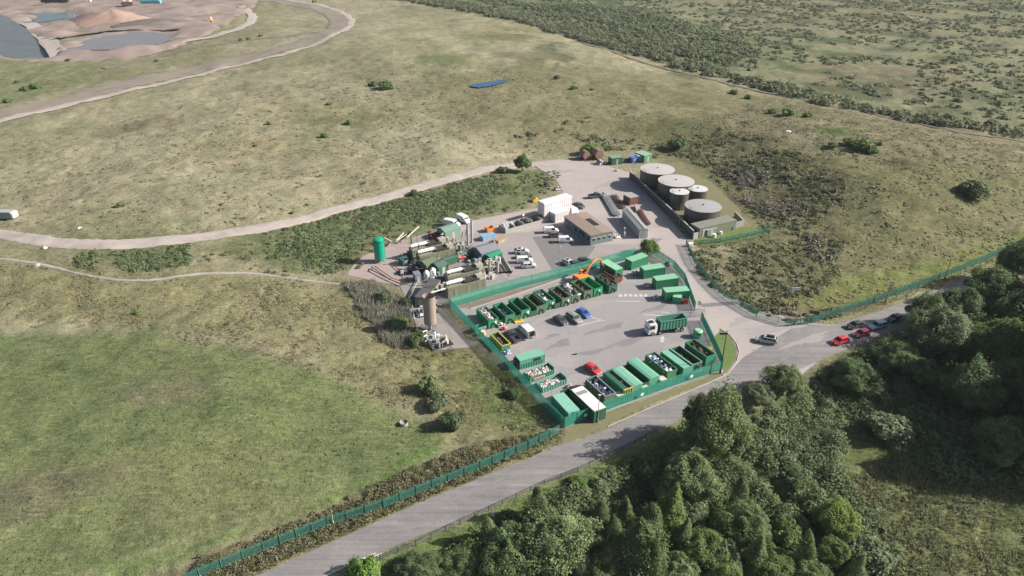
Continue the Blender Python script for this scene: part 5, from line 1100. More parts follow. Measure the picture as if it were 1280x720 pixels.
# teal cooling tower shade and grey cube by the concrete apron
smallbox((519.5,353.5), (527,352), 2.2, 2.2, 'slate coloured square cabinet at the foot of the silencer yard', mat('slate_cab', (.20,.20,.25), .7), cat='cabinet', name='plant_cabinet')
smallbox((504,333), (513,330), 2.4, 1.6, 'dark teal tank cradle by the silo pipework', mat('tank_teal', (.04,.11,.12), .7), cat='tank', name='teal_tank')
# silo
t = thing('green_silo', 'bright green upright silo beside the pink concrete apron', 'silo', G(475.5, 327), 0)
SG = mat('silo_green', (.0, .33, .205), .45, dirt=.15)
MB().cyl((0, 0, 1.0), 1.42, 5.7, 32).build('shell', SG, t, True); MB().cyl((0, 0, 6.7), 1.42, .35, 32, r2=1.0).build('top', SG, t, True); MB().cyl((0, 0, .35), .5, .65, 20, r2=1.42).build('hopper', SG, t, True)
for i in range(4): a = i * math.pi / 2 + .4; MB().box(1.15 * math.cos(a) - .07, 1.15 * math.cos(a) + .07, 1.15 * math.sin(a) - .07, 1.15 * math.sin(a) + .07, 0, 1.3).build('leg', P_WHITE, t)
MB().cyl((0, 0, 6.2), 1.5, .08, 32).build('band', P_DK, t); m = MB()
for s in (-.22, .22): m.box(1.44, 1.5, s - .03, s + .03, .3, 7.3)
for i in range(20): m.box(1.45, 1.48, -.22, .22, .5 + i * .34, .53 + i * .34)
m.build('ladder', P_STEEL, t)
# beige flare tower
t = thing('beige_tower', 'tall beige cylindrical flare shroud above white pipework', 'tower', G(538.5, 412), 0)
BT = mat('stained_beige', (.30, .25, .21), .6, .0, dirt=.8, dcol=(.22, .17, .14), scale=.8)
MB().cyl((0, 0, 1.9), 1.42, 7.0, 32, caps=False).build('shroud', BT, t, True); MB().cyl((0, 0, 1.9), 1.38, .1, 32).build('floor', P_BLACK, t); MB().cyl((0, 0, 8.6), 1.5, .25, 32, caps=False).build('rim', BT, t)
for i in range(6): a = i * math.pi / 3; MB().box(1.2 * math.cos(a) - .08, 1.2 * math.cos(a) + .08, 1.2 * math.sin(a) - .08, 1.2 * math.sin(a) + .08, 0, 1.9).build('leg', P_STEEL, t)
MB().cyl((0, 0, .3), .5, 1.6, 14).build('burner', P_GREY, t)
rn = random.Random(9); t = thing('flare_pipework', 'grey and white valve pipework below the beige tower', 'pipework', G(545, 424), UA)
for k in range(6): x, y = rn.uniform(-2.2, 1.8), rn.uniform(-1.4, 1.8); MB().cyl((x, y, 0), rn.uniform(.2, .5), rn.uniform(.8, 2.2), 12).build('vessel', [P_WHITE, P_GREY, mat('blue_grey', (.2,.25,.3), .6)][k % 3], t, True)
for k in range(9): x, y, z = rn.uniform(-2.4, 1.6), rn.uniform(-1.5, 1.6), rn.uniform(.6, 2.4); MB().tube([(x, y, 0), (x, y, z), (x + rn.uniform(-1.2, 1.2), y + rn.uniform(-1, 1), z)], .13, 8).build('pipework', [P_WHITE, P_STEEL][k % 2], t)
clutter((528,393), 'white sacks and boxes left of the beige tower', R_WHITE, 1.8, 22, 21)
clutter((552,352), 'dark machinery parts in the gap beside the lowest silencer', R_DARK, 2.0, 26, 22, 'machine parts', 'machine_parts')
sheet('service_path', [(546,385),(550,384),(566,402),(583,424),(600,428),(592,434),(548,438),(540,434),(566,424),(560,408)], .03, M_SLAB)
# pipes
pipe([(525,370,2.2),(552,362,2.6),(565,358.5,2.6),(581,354.5,2.6)], .17, P_WHITE, 'white overhead pipe running from the beige tower to the lowest generator'); pipe([(524,374,1.2),(524,370,2.2)], .17, P_WHITE, 'short white riser where the white overhead pipe comes down', posts=False)
pipe([(509,347,.8),(524.5,347.5,.8),(513,369,.8),(518,399,.6)], .12, P_GREY, 'thin grey pipe bent round the dark control room', posts=False)
pipe([(481,297.5,2.0),(490,302.5,1.0),(496,300,2.0),(504,291.5,2.4),(509,296.5,1.5),(523,283.5,1.5)], .16, P_CREAM, 'cream zigzag pipe beside the green silo')
pipe([(494,302,.6),(508,293,.6)], .10, P_CREAM, 'thin cream branch alongside the zigzag pipe', posts=False)
pipe([(465,334,.5),(464,337,.5),(487,349,.5),(501,355,.5),(513,353,.5)], .13, P_BLACK, 'black ground pipe curling from the silo to the control room', posts=False); pipe([(469,333,.4),(489,347,.4),(505,353,.4)], .10, P_RUST, 'rusty ground pipe inside the loop of the black one', posts=False); pipe([(489,328.5,.4),(500,338.5,.4),(511,351,.4)], .09, P_RUST, 'thin straight rusty pipe across the pink concrete', posts=False)
# pipe rack beside the car park
a_, b_ = G(619, 320), G(633, 342); t = thing('pipe_rack', 'dark rack of green and rusty pipes at the car park edge', 'rack', (a_ + b_) / 2, math.atan2((b_ - a_).y, (b_ - a_).x)); L_ = (b_ - a_).length / 2
for i in range(9): MB().cyl((-L_, -1.6 + i * .4, .7 + .12 * (i % 2)), .12, 2 * L_, 8, 'x').build('length', [P_DK, P_STEEL, P_RUST][i % 3], t)
for x in (-L_ + .5, 0, L_ - .5): MB().box(x - .08, x + .08, -1.9, 1.9, 0, .55).build('bearer', P_BLACK, t)
t = thing('low_wall', 'low green grey wall along the car park edge beside the pipe rack', 'wall', (G(617,303) + G(640,342)) / 2, math.atan2((G(640,342) - G(617,303)).y, (G(640,342) - G(617,303)).x)); L_ = (G(640,342) - G(617,303)).length / 2; MB().box(-L_, L_, -.12, .12, 0, .8).build('wall', mat('green_grey_wall', (.22,.27,.22), .8), t); MB().box(-L_, L_, -.17, .17, .8, .88).build('coping', P_CONC, t)
fence([(517,372),(509,385),(522,419),(543,440)], 'grey mesh fence round the beige tower on the grass side', P_STEEL, 1.9, .3, .035, name='mesh_fence')
fence([(547,380),(563,384)], 'short grey mesh fence between the beige tower and the compound corner', P_STEEL, 2.2, .12, .06, name='mesh_fence')

# ------------------------------------------------------------------ leachate tanks
TD = mat('tank_steel', (.085, .082, .075), .45, dirt=.4, dcol=(.10, .08, .07)); TRf = mat('tank_roof', (.43, .415, .405), .7, dirt=.35, dcol=(.30, .28, .27), scale=.5); TRw = mat('tank_roof_pale', (.55, .545, .54), .6, dirt=.2); TRd = mat('tank_roof_grey', (.33, .325, .32), .7, dirt=.4, scale=.5)
def tank(px, r, h, label, rm):
    c = G(*px, h); c.z = 0; t = thing('storage_tank', label, 'tank', c, 0, 'storage tanks behind the bund wall')
    MB().cyl((0, 0, 0), r, h - .12, 48).build('shell', TD, t, True); rf = MB().cyl((0, 0, h - .12), r + .08, .12, 48).build('roof_rim', TRf, t)
    rf = MB().cyl((0, 0, h), r + .02, r * .045, 48, r2=.2).build('roof', rm, t, True); MB().cyl((0, 0, h + r * .045), .22, .3, 10).build('vent', P_BLACK, rf)
    m = MB()
    for k in range(3): m.cyl((0, 0, h * (k + 1) / 4), r + .03, .07, 48)
    m.build('bands', TD, t)
    m = MB(); a = R(215)
    for s in (-.03, .03): m.beam(((r + .1) * math.cos(a + s), (r + .1) * math.sin(a + s), .2), ((r + .1) * math.cos(a + s), (r + .1) * math.sin(a + s), h + .9), .05)
    for k in range(16): m.beam(((r + .1) * math.cos(a - .03), (r + .1) * math.sin(a - .03), .4 + k * .38), ((r + .1) * math.cos(a + .03), (r + .1) * math.sin(a + .03), .4 + k * .38), .03)
    m.build('ladder', P_STEEL, t); m = MB()
    for k in range(7): b = a - .25 + k * .083; m.beam(((r - .05) * math.cos(b), (r - .05) * math.sin(b), h), ((r - .05) * math.cos(b), (r - .05) * math.sin(b), h + 1.0), .04)
    m.build('handrail', P_STEEL, t); return t
tank((822,211), 5.7, 6.0, 'large dark tank with pale roof, furthest up by the blue bins', TRf); tank((845.3,225.6), 5.75, 6.0, 'large dark tank with pale roof between the furthest one and the small ones', TRf)
tank((849.5,239), 3.0, 5.4, 'small dark tank with bright roof in front, beside the thin pole', TRw); tank((872.5,235.5), 3.05, 5.2, 'small dark tank with bright roof set back on the grass side', TRw); tank((879,257), 5.35, 5.2, 'large dark tank with a greyer roof, nearest the olive store', TRd)
# bund wall
pts = [(787,222),(812,246),(838,270),(866,298)]; P_ = [G(*p) for p in pts]; t = thing('bund_wall', 'long dark green bund wall with a pale coping beside the tanks', 'wall', P_[0], 0); m = MB(); k_ = MB()
for a, b in zip(P_[:-1], P_[1:]): u = (b - a).normalized(); m.beam(a - P_[0] + Vector((0, 0, 1.15)) - u * .1, b - P_[0] + Vector((0, 0, 1.15)) + u * .1, .3, 2.3); k_.beam(a - P_[0] + Vector((0, 0, 2.38)), b - P_[0] + Vector((0, 0, 2.38)), .4, .14)
m.build('wall', mat('dark_green_wall', (.055, .075, .07), .8, dirt=.4), t); k_.build('coping', mat('pale_coping', (.38,.38,.38), .7), t)
for a, b, l_ in (((866,299),(874,296.5), 'short pale end wall closing the bund by the olive store'), ((905,288),(929,282.5), 'pale concrete wall beyond the olive store'),((929,282.5),(918,271), 'pale concrete return wall at the hillside end')):
    A1, B1 = G(*a), G(*b); d_ = B1 - A1; t = thing('concrete_wall', l_, 'wall', (A1 + B1) / 2, math.atan2(d_.y, d_.x)); MB().box(-d_.length / 2, d_.length / 2, -.15, .15, 0, 1.7).build('wall', P_CONC, t); MB().box(-d_.length / 2, d_.length / 2, -.2, .2, 1.7, 1.8).build('coping', P_CONC, t)
Ho = 3.0; a0, b0 = G(875,285.5,Ho), G(921,275,Ho); u = (b0 - a0).normalized(); L_ = (b0 - a0).length; n = Vector((-u.y, u.x, 0)); t = thing('olive_store', 'long olive steel store at the foot of the tanks', 'store', a0 + u * L_ / 2 + n * 2, math.atan2(u.y, u.x)); t.location.z = 0
MB().box(-L_ / 2, L_ / 2, -2, 2, 0, Ho - .1).build('walls', P_OLIVE, t); MB().box(-L_ / 2 - .1, L_ / 2 + .1, -2.1, 2.1, Ho - .1, Ho).build('roof', mat('olive_roof', (.20,.205,.165), .8, dirt=.5), t); m = MB()
for i in range(22): x = -L_ / 2 + .3 + i * (L_ - .6) / 21; m.box(x - .05, x + .05, -2.04, -2.0, .1, Ho - .2)
m.build('cladding_ribs', P_OLIVE, t); MB().box(-L_ / 2 + 1.2, -L_ / 2 + 3, -2.07, -2.0, .05, 2.4).build('door', P_GREY, t)
smallbox((883.5,296), (895,293), 1.8, 2.1, 'small green grey kiosk on the grass before the olive store', mat('kiosk_green', (.16,.22,.17), .7), P_GREY, 'kiosk', 'green_kiosk')
for p, m_, l_, s_ in (((914.5,287), P_BLUE, 'blue drum against the pale wall by the tanks', .5), ((892.5,296.5), P_WHITE, 'white sack on the grass before the green kiosk', .55), ((901,292.5), P_WHITE, 'white drum between the kiosk and the blue drum', .4)):
    t = thing('drum', l_, 'drum', G(*p), 0); MB().cyl((0, 0, 0), s_, s_ * 1.8, 14).build('shell', m_, t, True); MB().cyl((0, 0, s_ * 1.8), s_ * 1.04, .08, 14).build('lid', m_, t, True)
smallbox((861,309), (866,308), .6, 1.1, 'white meter box beside the access road', P_WHITE, cat='cabinet', name='meter_box')
sheet('tank_slab', [(790,222),(815,203),(850,208),(890,228),(925,262),(932,283),(875,298),(866,296)], .004, M_GRASS2)
sheet('kiosk_grass', [(868,300),(930,284),(958,288),(950,296),(880,309)], .008, M_GRASS)

# ------------------------------------------------------------------ stores by the bend of the access track
for p, l_, L1, r in (((731,199), 'rusty round topped tank standing left of its bigger pair', 3.2, 1.5), ((746,198), 'larger rusty round topped tank by the track bend', 4.2, 1.7)):
    c = at(*p); t = thing('rusty_tank', l_, 'tank', c, R(112)); MB().cyl((-L1 / 2, 0, r + .35), r, L1, 20, 'x').build('shell', mat('pink_rust', (.24,.15,.12), .8, dirt=.7, dcol=(.10,.06,.05)), t, True)
    for s in (-1, 1): MB().box(s * L1 * .3 - .12, s * L1 * .3 + .12, -r * .8, r * .8, 0, .9).build('cradle', P_RUST, t)
smallbox((764.5,206.5), (778,205), 3.2, 2.6, 'dark green container with a grey green roof by the track bend', P_DK, TR, 'container', 'green_container')
smallbox((789.5,204), (797,203), 2.0, 2.0, 'bright blue box between the dark green and pale blue units', P_BLUE, paint('blue_lid', (.05,.16,.5)), 'bin', 'blue_bin'); smallbox((797.5,202.5), (803.5,201.5), 2.6, 2.3, 'pale blue and white unit beside the bright blue box', paint('mid_blue', (.10,.2,.45)), P_WHITE, 'container', 'blue_container')
smallbox((805,203.5), (814.5,201), 5.2, 2.7, 'mid green container with a pale roof nearest the furthest tank', paint('mid_green', (.07,.24,.12)), paint('pale_roof', (.25,.42,.28)), 'container', 'green_container')
clutter((752,205), 'white bags and scrap in front of the rusty tanks', R_WHITE, 2.2, 30, 23); clutter((783,202), 'orange and red drums beside the bright blue box', R_RUST, 1.2, 12, 24, 'drums', 'drums'); clutter((724,197), 'white sack beside the smaller rusty tank', R_WHITE, .9, 6, 25); clutter((770,214), 'white scraps on the edge of the turning area', R_WHITE, .7, 8, 27)

# ------------------------------------------------------------------ posts and poles
pole((900,467), 10.5, 'tall dark pole rising from the grass island to above the road', name='telegraph_pole', cat='pole', head=None, m=P_BLACK, z=0, r=.13)
t = thing('direction_sign', 'dark double sign board on the pole by the grass island', 'sign', G(903.5, 425), 0); MB().box(-.9, .9, -.03, .03, 1.4, 1.9).build('board', P_BLACK, t); MB().box(-.04, .04, .03, .1, 0, 1.9).build('post', P_STEEL, t)
pole((747,528), 6.2, 'grey camera pole behind the white roofed container', name='camera_pole', cat='pole', head='camera', z=0, r=.08); pole((689,508), 5.0, 'slim grey pole above the low open skips', name='camera_pole', cat='pole', head='camera', z=0, r=.05)
pole((698,345), 8.0, 'slim grey lamp post between the car park and compound', z=0, hd=1.2); pole((848.5,282), 7.0, 'thin pale pole in front of the tanks', z=0, head=None, name='pole', cat='pole', m=P_GREY); pole((772,283), 5.5, 'slim grey pole beside the grey shed', z=0, head=None, name='pole', cat='pole', r=.06)
pole((558,357), 6.0, 'thin pale mast beside the third silencer', z=0, head=None, name='pole', cat='pole', m=P_GREY, r=.06); pole((514,304), 4.0, 'short dark post by the first silencer', z=0, head=None, name='pole', cat='pole', m=P_RUST, r=.09); pole((522,309), 4.0, 'short dark post between the first two silencers', z=0, head=None, name='pole', cat='pole', m=P_RUST, r=.09)
for p, h, l_ in (((985,383), 5.5, 'timber pole left of the pair holding a white board'), ((995,388), 6.5, 'timber pole right of the pair holding a white board')): pole(p, h, l_, name='telegraph_pole', cat='pole', head=None, m=P_WOOD, r=.14)
c = at(985, 383); t = thing('warning_board', 'white board fixed high between two timber poles on the hillside', 'sign', c + Vector((1.0, 0, 0)), 0); MB().box(-1.1, 1.1, -.05, .05, 4.4, 5.2).build('board', P_WHITE, t); MB().box(-1.2, 1.2, .05, .12, 4.7, 4.85).build('bracket', P_WOOD, t)
pole((1107,378), 6.0, 'timber telegraph pole with crossarm beside the far road fence', name='telegraph_pole', cat='pole', head='wires', m=P_WOOD, r=.15); pole((1181,349), 6.0, 'timber telegraph pole with crossarm where the road goes under the trees', name='telegraph_pole', cat='pole', head='wires', m=P_WOOD, r=.15)
pole((867,391), 3.0, 'short post with a red and white sign at the gate', z=0, head=None, name='sign_post', cat='sign', r=.05)
t = thing('speed_sign', 'round white sign with red rim at the gate', 'sign', G(873.5, 387), R(-40)); MB().cyl((0, 0, 0), .05, 1.6, 8).build('post', P_STEEL, t); MB().cyl((0, -.06, 1.9), .45, .04, 18, 'y').build('plate', P_RED, t); MB().cyl((0, -.08, 1.9), .33, .02, 18, 'y').build('disc', P_WHITE, t)
def plate(px, rz, w, h, z0, label):
    p = G(*px); t = thing('fence_sign', label, 'sign', p, rz); MB().box(-w / 2, w / 2, -.03, .0, z0, z0 + h).build('board', P_WHITE, t); MB().box(-w / 2, w / 2, -.04, -.03, z0 + h * .42, z0 + h * .5).build('rule', P_GREY, t)
k_ = math.atan2((D_[1] - C_[1]), (D_[0] - C_[0]))
for f, l_ in ((.12, 'white notice on the roadside fence below the white roof'), (.46, 'white notice on the roadside fence below the scuffed teal lid'), (.78, 'white notice on the roadside fence nearest the corner skip')):
    p = Vector((C_[0] + (D_[0] - C_[0]) * f, C_[1] + (D_[1] - C_[1]) * f, 0)); t = thing('fence_sign', l_, 'sign', p + Vector((math.sin(k_), -math.cos(k_), 0)) * .08, k_); MB().box(-.35, .35, -.03, 0, 1.0, 1.6).build('board', P_WHITE, t); MB().box(-.28, .28, -.036, -.031, 1.25, 1.3).build('rule', P_GREY, t)

# ------------------------------------------------------------------ fences outside
fence([(700,541),(660,561),(600,587),(540,611),(480,635),(410,657),(330,689),(250,722),(200,745)], 'long dark green palisade fence following the main road through the brambles', FG2, 2.0, .17, .075)
fence([(857,306),(868,330),(885,352),(905,372),(945,396),(985,408),(1015,404),(1055,390),(1110,372),(1165,352),(1220,330),(1290,300)], 'dark green palisade fence at the foot of the right hand hillside', FG2, 1.8, .2, .08)
fence([(868,306),(900,303),(935,296),(966,288)], 'low green fence round the grass by the olive store', FG2, 1.4, .2, .07)
P_ = [at(*p) for p in [(552,-1),(640,16),(740,47),(860,80),(980,110),(1100,138),(1200,158),(1300,176)]]
fence([(p.x, p.y + 3) for p in P_], 'distant thin boundary fence along the far track', P_WOOD, 1.3, 2.0, .08, px=False, follow=True, post_every=9, name='stock_fence')
# crash barrier
bp = [(415,735),(440,716),(475,700),(520,682),(575,655),(628,631),(680,606),(722,590),(778,564),(822,540)]; P_ = [G(*p) for p in bp]; t = thing('crash_barrier', 'grey crash barrier along the wooded side of the main road', 'barrier', P_[0], 0); m = MB(); m2 = MB()
for a, b in zip(P_[:-1], P_[1:]):
    for z in (.45, .75): m.beam(a - P_[0] + Vector((0, 0, z)), b - P_[0] + Vector((0, 0, z)), .06, .14)
    m2.beam(a - P_[0] + Vector((0, 0, 1.05)), b - P_[0] + Vector((0, 0, 1.05)), .05, .05)
m.build('rail', mat('barrier_steel', (.15,.15,.155), .6), t); m2.build('top_wire', P_BLACK, t)
for a, b in zip(P_[:-1], P_[1:]):
    n_ = int((b - a).length / 2.4)
    for i in range(n_): p = a.lerp(b, i / n_) - P_[0]; MB().box(p.x - .05, p.x + .05, p.y - .05, p.y + .05, 0, 1.1).build('post', P_BLACK, t)
t = thing('chevron_sign', 'black and white sign plate on the barrier near the bottom of the road', 'sign', G(473, 699), R(28)); MB().box(-.6, .6, -.06, 0, .4, 1.0).build('board', P_WHITE, t)
for i in (-1, 1): MB().box(i * .35 - .12, i * .35 + .12, -.07, -.06, .45, .95).build('stripe', P_BLACK, t)
t = thing('white_marker', 'white marker plate in the grass beyond the crash barrier', 'sign', G(616, 648), 0); MB().box(-.3, .3, -.04, 0, .5, 1.3).build('board', P_WHITE, t); MB().box(-.05, .05, 0, .06, 0, 1.3).build('post', P_STEEL, t)
pole((417,656), 3.2, 'thin pale pole poking up by the long roadside fence', name='marker_pole', cat='pole', head=None, z=0, r=.05, m=P_CREAM)
# ------------------------------------------------------------------ odd things further off
c = at(9, 274); t = thing('trailer', 'pale blue and white trailer at the left end of the access track', 'trailer', c, R(-3)); MB().box(-3.0, 2.4, -1.2, 1.2, .7, 2.6).build('body', paint('trailer_blue', (.20,.26,.28)), t, bev=.05); MB().box(2.4, 3.0, -1.15, 1.15, .8, 2.4).build('tailgate', P_WHITE, t); MB().box(-2.9, 2.3, -1.1, 1.1, 2.6, 2.68).build('roof', P_GREY, t)
for x in (-1.4, 1.2):
    for s in (-1, 1): wheel(t, x, s * 1.0, .45, .25, s)
c = at(276, 519); t = thing('feed_trough', 'pale round stone trough in the green meadow', 'trough', at(505, 531), .3); MB().cyl((0, 0, 0), .75, .7, 18, caps=False).build('wall', P_CONC, t, True); MB().cyl((0, 0, 0), .7, .3, 18).build('floor', P_CONC, t)
for p, m_, l_, s_ in (((100,286), P_WHITE, 'white sack beside the winding access track', .9), ((56,310), P_CREAM, 'pale boulder on the verge near the trailer', .7), ((46,331.5), P_CONC, 'pale boulder beside the footpath', 1.0), ((985,165), P_WHITE, 'white bag lying on the far hillside', 1.2)):
    c = at(*p); rn = random.Random(int(p[0])); bm = bmesh.new(); bmesh.ops.create_icosphere(bm, subdivisions=2, radius=s_)
    for v in bm.verts: v.co *= rn.uniform(.8, 1.1); v.co.z = max(v.co.z * .6, -.2)
    me = bpy.data.meshes.new('lump'); bm.to_mesh(me); bm.free(); me.materials.append(m_); o = bpy.data.objects.new('sack' if m_ is P_WHITE else 'boulder', me); COL.objects.link(o); o.location = c; tag(o, l_, 'sack' if m_ is P_WHITE else 'boulder')
# quarry machines and spoil heaps
def cone(px, r, h, label, m_, name='spoil_heap', sy=1.0):
    c = at(*px); nr, na = 14, 48; V = []; Fc = []
    for i in range(nr + 1):
        for k in range(na):
            a = 2 * math.pi * k / na; rr = r * i / nr * (1 + .14 * math.sin(2 * a + 1) + .06 * math.sin(5 * a)); f = 1 - i / nr
            V.append((rr * math.cos(a), rr * math.sin(a) * sy, h * (f ** .9) * (1 + .12 * (float(vnoise(rr * math.cos(a) * .25 + 9, rr * math.sin(a) * .25, 5)) - .5)) - .5))
    for i in range(nr):
        for k in range(na): Fc.append((i * na + k, i * na + (k + 1) % na, (i + 1) * na + (k + 1) % na, (i + 1) * na + k))
    o = mesh_np(name, np.array(V), np.array(Fc)[:, ::-1], m_, smooth=True); o.location = c; return tag(o, label, 'spoil heap')
cone((142,28), 30, 11, 'large pink brown spoil heap behind the muddy pool', paved('heap_earth', (.31,.205,.16), (.38,.27,.22), 0, 1.5, .1), sy=.7); cone((118,24), 18, 6.5, 'darker spoil heap in front of the large pink one', paved('heap_dark', (.17,.13,.11), (.21,.16,.135), 0, 1.5, .1), sy=.6)
cone((195,30), 30, 5, 'long grey brown spoil bank beyond the quarry ramp', paved('heap_grey', (.14,.12,.105), (.19,.16,.14), 0, 1.5, .1), sy=.6)
def machine(px, rz, L, W, h, body, label, cabm=None, tr=True):
    c = at(*px, .4); t = thing('quarry_machine', label, 'machine', c, rz); MB().box(-L / 2, L / 2, -W / 2, W / 2, 1.0, h).build('body', body, t, bev=.15); MB().box(L * .2, L * .42, -W * .4, W * .4, h, h + 1.6).build('cab', cabm or P_WHITE, t)
    for s in (-1, 1): MB().cyl((-L * .3, s * W * .5 - .3, .8), .8, .6, 14, 'y').build('wheel', M_TYRE, t); MB().cyl((L * .3, s * W * .5 - .3, .8), .8, .6, 14, 'y').build('wheel', M_TYRE, t)
    MB().beam((-L / 2, 0, h * .7), (-L / 2 - L * .35, 0, h + 1), .5).build('conveyor', P_STEEL, t)
machine((190,8), .05, 17, 4, 5, paint('sky_blue', (.12,.40,.50)), 'long sky blue screening machine beyond the quarry'); machine((160,9), .3, 9, 3.5, 4, P_RUST, 'rusty red machine next to the sky blue one')
machine((150,4), .0, 9, 4, 3, P_CREAM, 'cream coloured machine behind the pink spoil heap'); machine((70,5), .0, 24, 4, 3.5, P_BLACK, 'long black machine at the top left horizon'); machine((85,3), .1, 6, 3, 4.2, P_WHITE, 'white lorry left of the black machines'); machine((110,4), .1, 6, 3, 4.2, P_WHITE, 'white lorry just left of the pink spoil heap')
machine((262,29), .2, 5, 3, 2.4, P_YEL, 'small yellow digger on the quarry ramp'); machine((393,3), .2, 4, 3, 2.4, P_YEL, 'small yellow digger at the top of the haul road')
cone((43,28), 5, 2.5, 'small dark mound at the edge of the blue quarry pool', paved('mound_dark', (.07,.06,.05), (.10,.09,.07), 0, 1.5, .2))
# ================================================================== trees, bushes, scrub
def leafmat(name, dark, mid, light, trans=.25, use_obj=True):
    m = bpy.data.materials.new(name); nt = nodes_of(m)
    o = nt.nodes.new('ShaderNodeOutputMaterial'); d = nt.nodes.new('ShaderNodeBsdfPrincipled'); d.inputs['Roughness'].default_value = .7; d.inputs['Specular IOR Level'].default_value = .25
    tr = nt.nodes.new('ShaderNodeBsdfTranslucent'); mx = nt.nodes.new('ShaderNodeMixShader'); mx.inputs[0].default_value = trans
    a = nt.nodes.new('ShaderNodeAttribute'); a.attribute_name = 'var'
    n = noise(nt, .35, 3, .6, 0, objvec(nt))
    f = mathn(nt, 'ADD', mathn(nt, 'MULTIPLY', a.outputs['Fac'], .65), mathn(nt, 'MULTIPLY', n, .35), True)
    c = ramp(nt, f, [(.15, dark), (.5, mid), (.85, light)])
    if use_obj:
        oi = nt.nodes.new('ShaderNodeObjectInfo'); c = mixc(nt, 1.0, c, oi.outputs['Color'], 'MULTIPLY')
    nt.links.new(c, d.inputs['Base Color']); nt.links.new(c, tr.inputs['Color'])
    nt.links.new(d.outputs[0], mx.inputs[1]); nt.links.new(tr.outputs[0], mx.inputs[2]); nt.links.new(mx.outputs[0], o.inputs[0]); return m
M_LEAF = leafmat('leaves', (.098, .130, .060), (.160, .205, .102), (.262, .312, .180), trans=.4)
M_BARK = mat('bark', (.11, .09, .07), .9, dirt=.6, scale=4)

def quads(P0, N, size, rs, aspect=1.0):
    """leaf clumps: one bent-free quad per point, facing N"""
    n = len(P0); N = N / (np.linalg.norm(N, axis=1)[:, None] + 1e-9)
    A = rs.normal(size=(n, 3)); A -= (A * N).sum(1)[:, None] * N; A /= np.linalg.norm(A, axis=1)[:, None] + 1e-9; B = np.cross(N, A)
    s = size[:, None] * .5; k = rs.uniform(.6, 1.2, (n, 1))
    V = np.stack([P0 - A * s * aspect - B * s * k * .6, P0 + A * s * aspect * .7 - B * s * k, P0 + A * s * aspect + B * s * k * .7, P0 - A * s * aspect * .6 + B * s * k], 1).reshape(-1, 3)
    return V, np.arange(4 * n).reshape(n, 4)
def crown(rs, n, rx, rz, nl, leaf, shape='broad', lobe=(.30, .46)):
    if shape == 'broad':
        d = rs.normal(size=(nl, 3)); d /= np.linalg.norm(d, axis=1)[:, None]; d[:, 2] = np.where(d[:, 2] < -.35, -d[:, 2], d[:, 2])
        C = d * (rs.uniform(.30, 1.0, (nl, 1)) ** .6 * .84) * np.array([rx, rx, rz]); lr = rx * rs.uniform(*lobe, nl)
    else:   # upright, pointed
        h = rs.uniform(-.85, .95, nl); rr = rx * (1 - (h + 1) / 2.15) * rs.uniform(.2, .75, nl); a = rs.uniform(0, 6.3, nl)
        C = np.stack([rr * np.cos(a), rr * np.sin(a), h * rz], 1); lr = rx * (.24 + .28 * (1 - (h + 1) / 2))
    k = rs.integers(0, nl, n * 2); d = rs.normal(size=(n * 2, 3)); d /= np.linalg.norm(d, axis=1)[:, None]
    P_ = C[k] + d * (lr[k] * (rs.uniform(.6, 1.1, n * 2) + .25 * rs.random(n * 2) ** 6))[:, None]
    keep = np.ones(len(P_), bool)
    for j in range(nl):
        q = np.linalg.norm(P_ - C[j], axis=1) < lr[j] * .68; keep &= ~(q & (k != j))
    idx = np.nonzero(keep)[0][:n]; P_ = P_[idx]; N = d[idx] + rs.normal(size=(len(idx), 3)) * .45 + np.array([.15, 0, .35])
    u = rs.normal(size=(14, 3)); u /= np.linalg.norm(u, axis=1)[:, None]; am = rs.uniform(-.30, .42, 14); dn = P_ / (np.linalg.norm(P_, axis=1)[:, None] + 1e-9)
    w = 1 + (np.maximum(0, dn @ u.T) ** 9 * am[None, :]).sum(1); P_ = P_ * w[:, None]; P_[:, 2] += .5 * np.maximum(0, P_[:, 2]) * (vnoise(P_[:, 0] * .9 + nl, P_[:, 1] * .9, nl) - .45)
    lv = rs.uniform(-.22, .22, nl)[k[idx]]
    V, F_ = quads(P_, N, leaf * rs.uniform(.55, 1.45, len(P_)), rs)
    return V, F_, np.clip(rs.uniform(.15, .85, len(P_)) + lv, 0, 1)
def trunk_mb(rs, h, r, spread, top):
    m = MB(); m.tube([(0, 0, -.3), (.05 * h * .1, 0, h * .5), (.0, .03 * h, h * .9)], [r * 1.25, r, r * .6], 8)
    for i in range(6):
        a = i * 1.05 + rs.uniform(0, .6); z = h * rs.uniform(.45, .85); q = spread * rs.uniform(.45, .75); m.tube([(0, 0, z), (q * .5 * math.cos(a), q * .5 * math.sin(a), z + (top - z) * .4), (q * math.cos(a), q * math.sin(a), z + (top - z) * rs.uniform(.55, .9))], [r * .5, r * .32, r * .12], 6)
    return m
TREES = {}
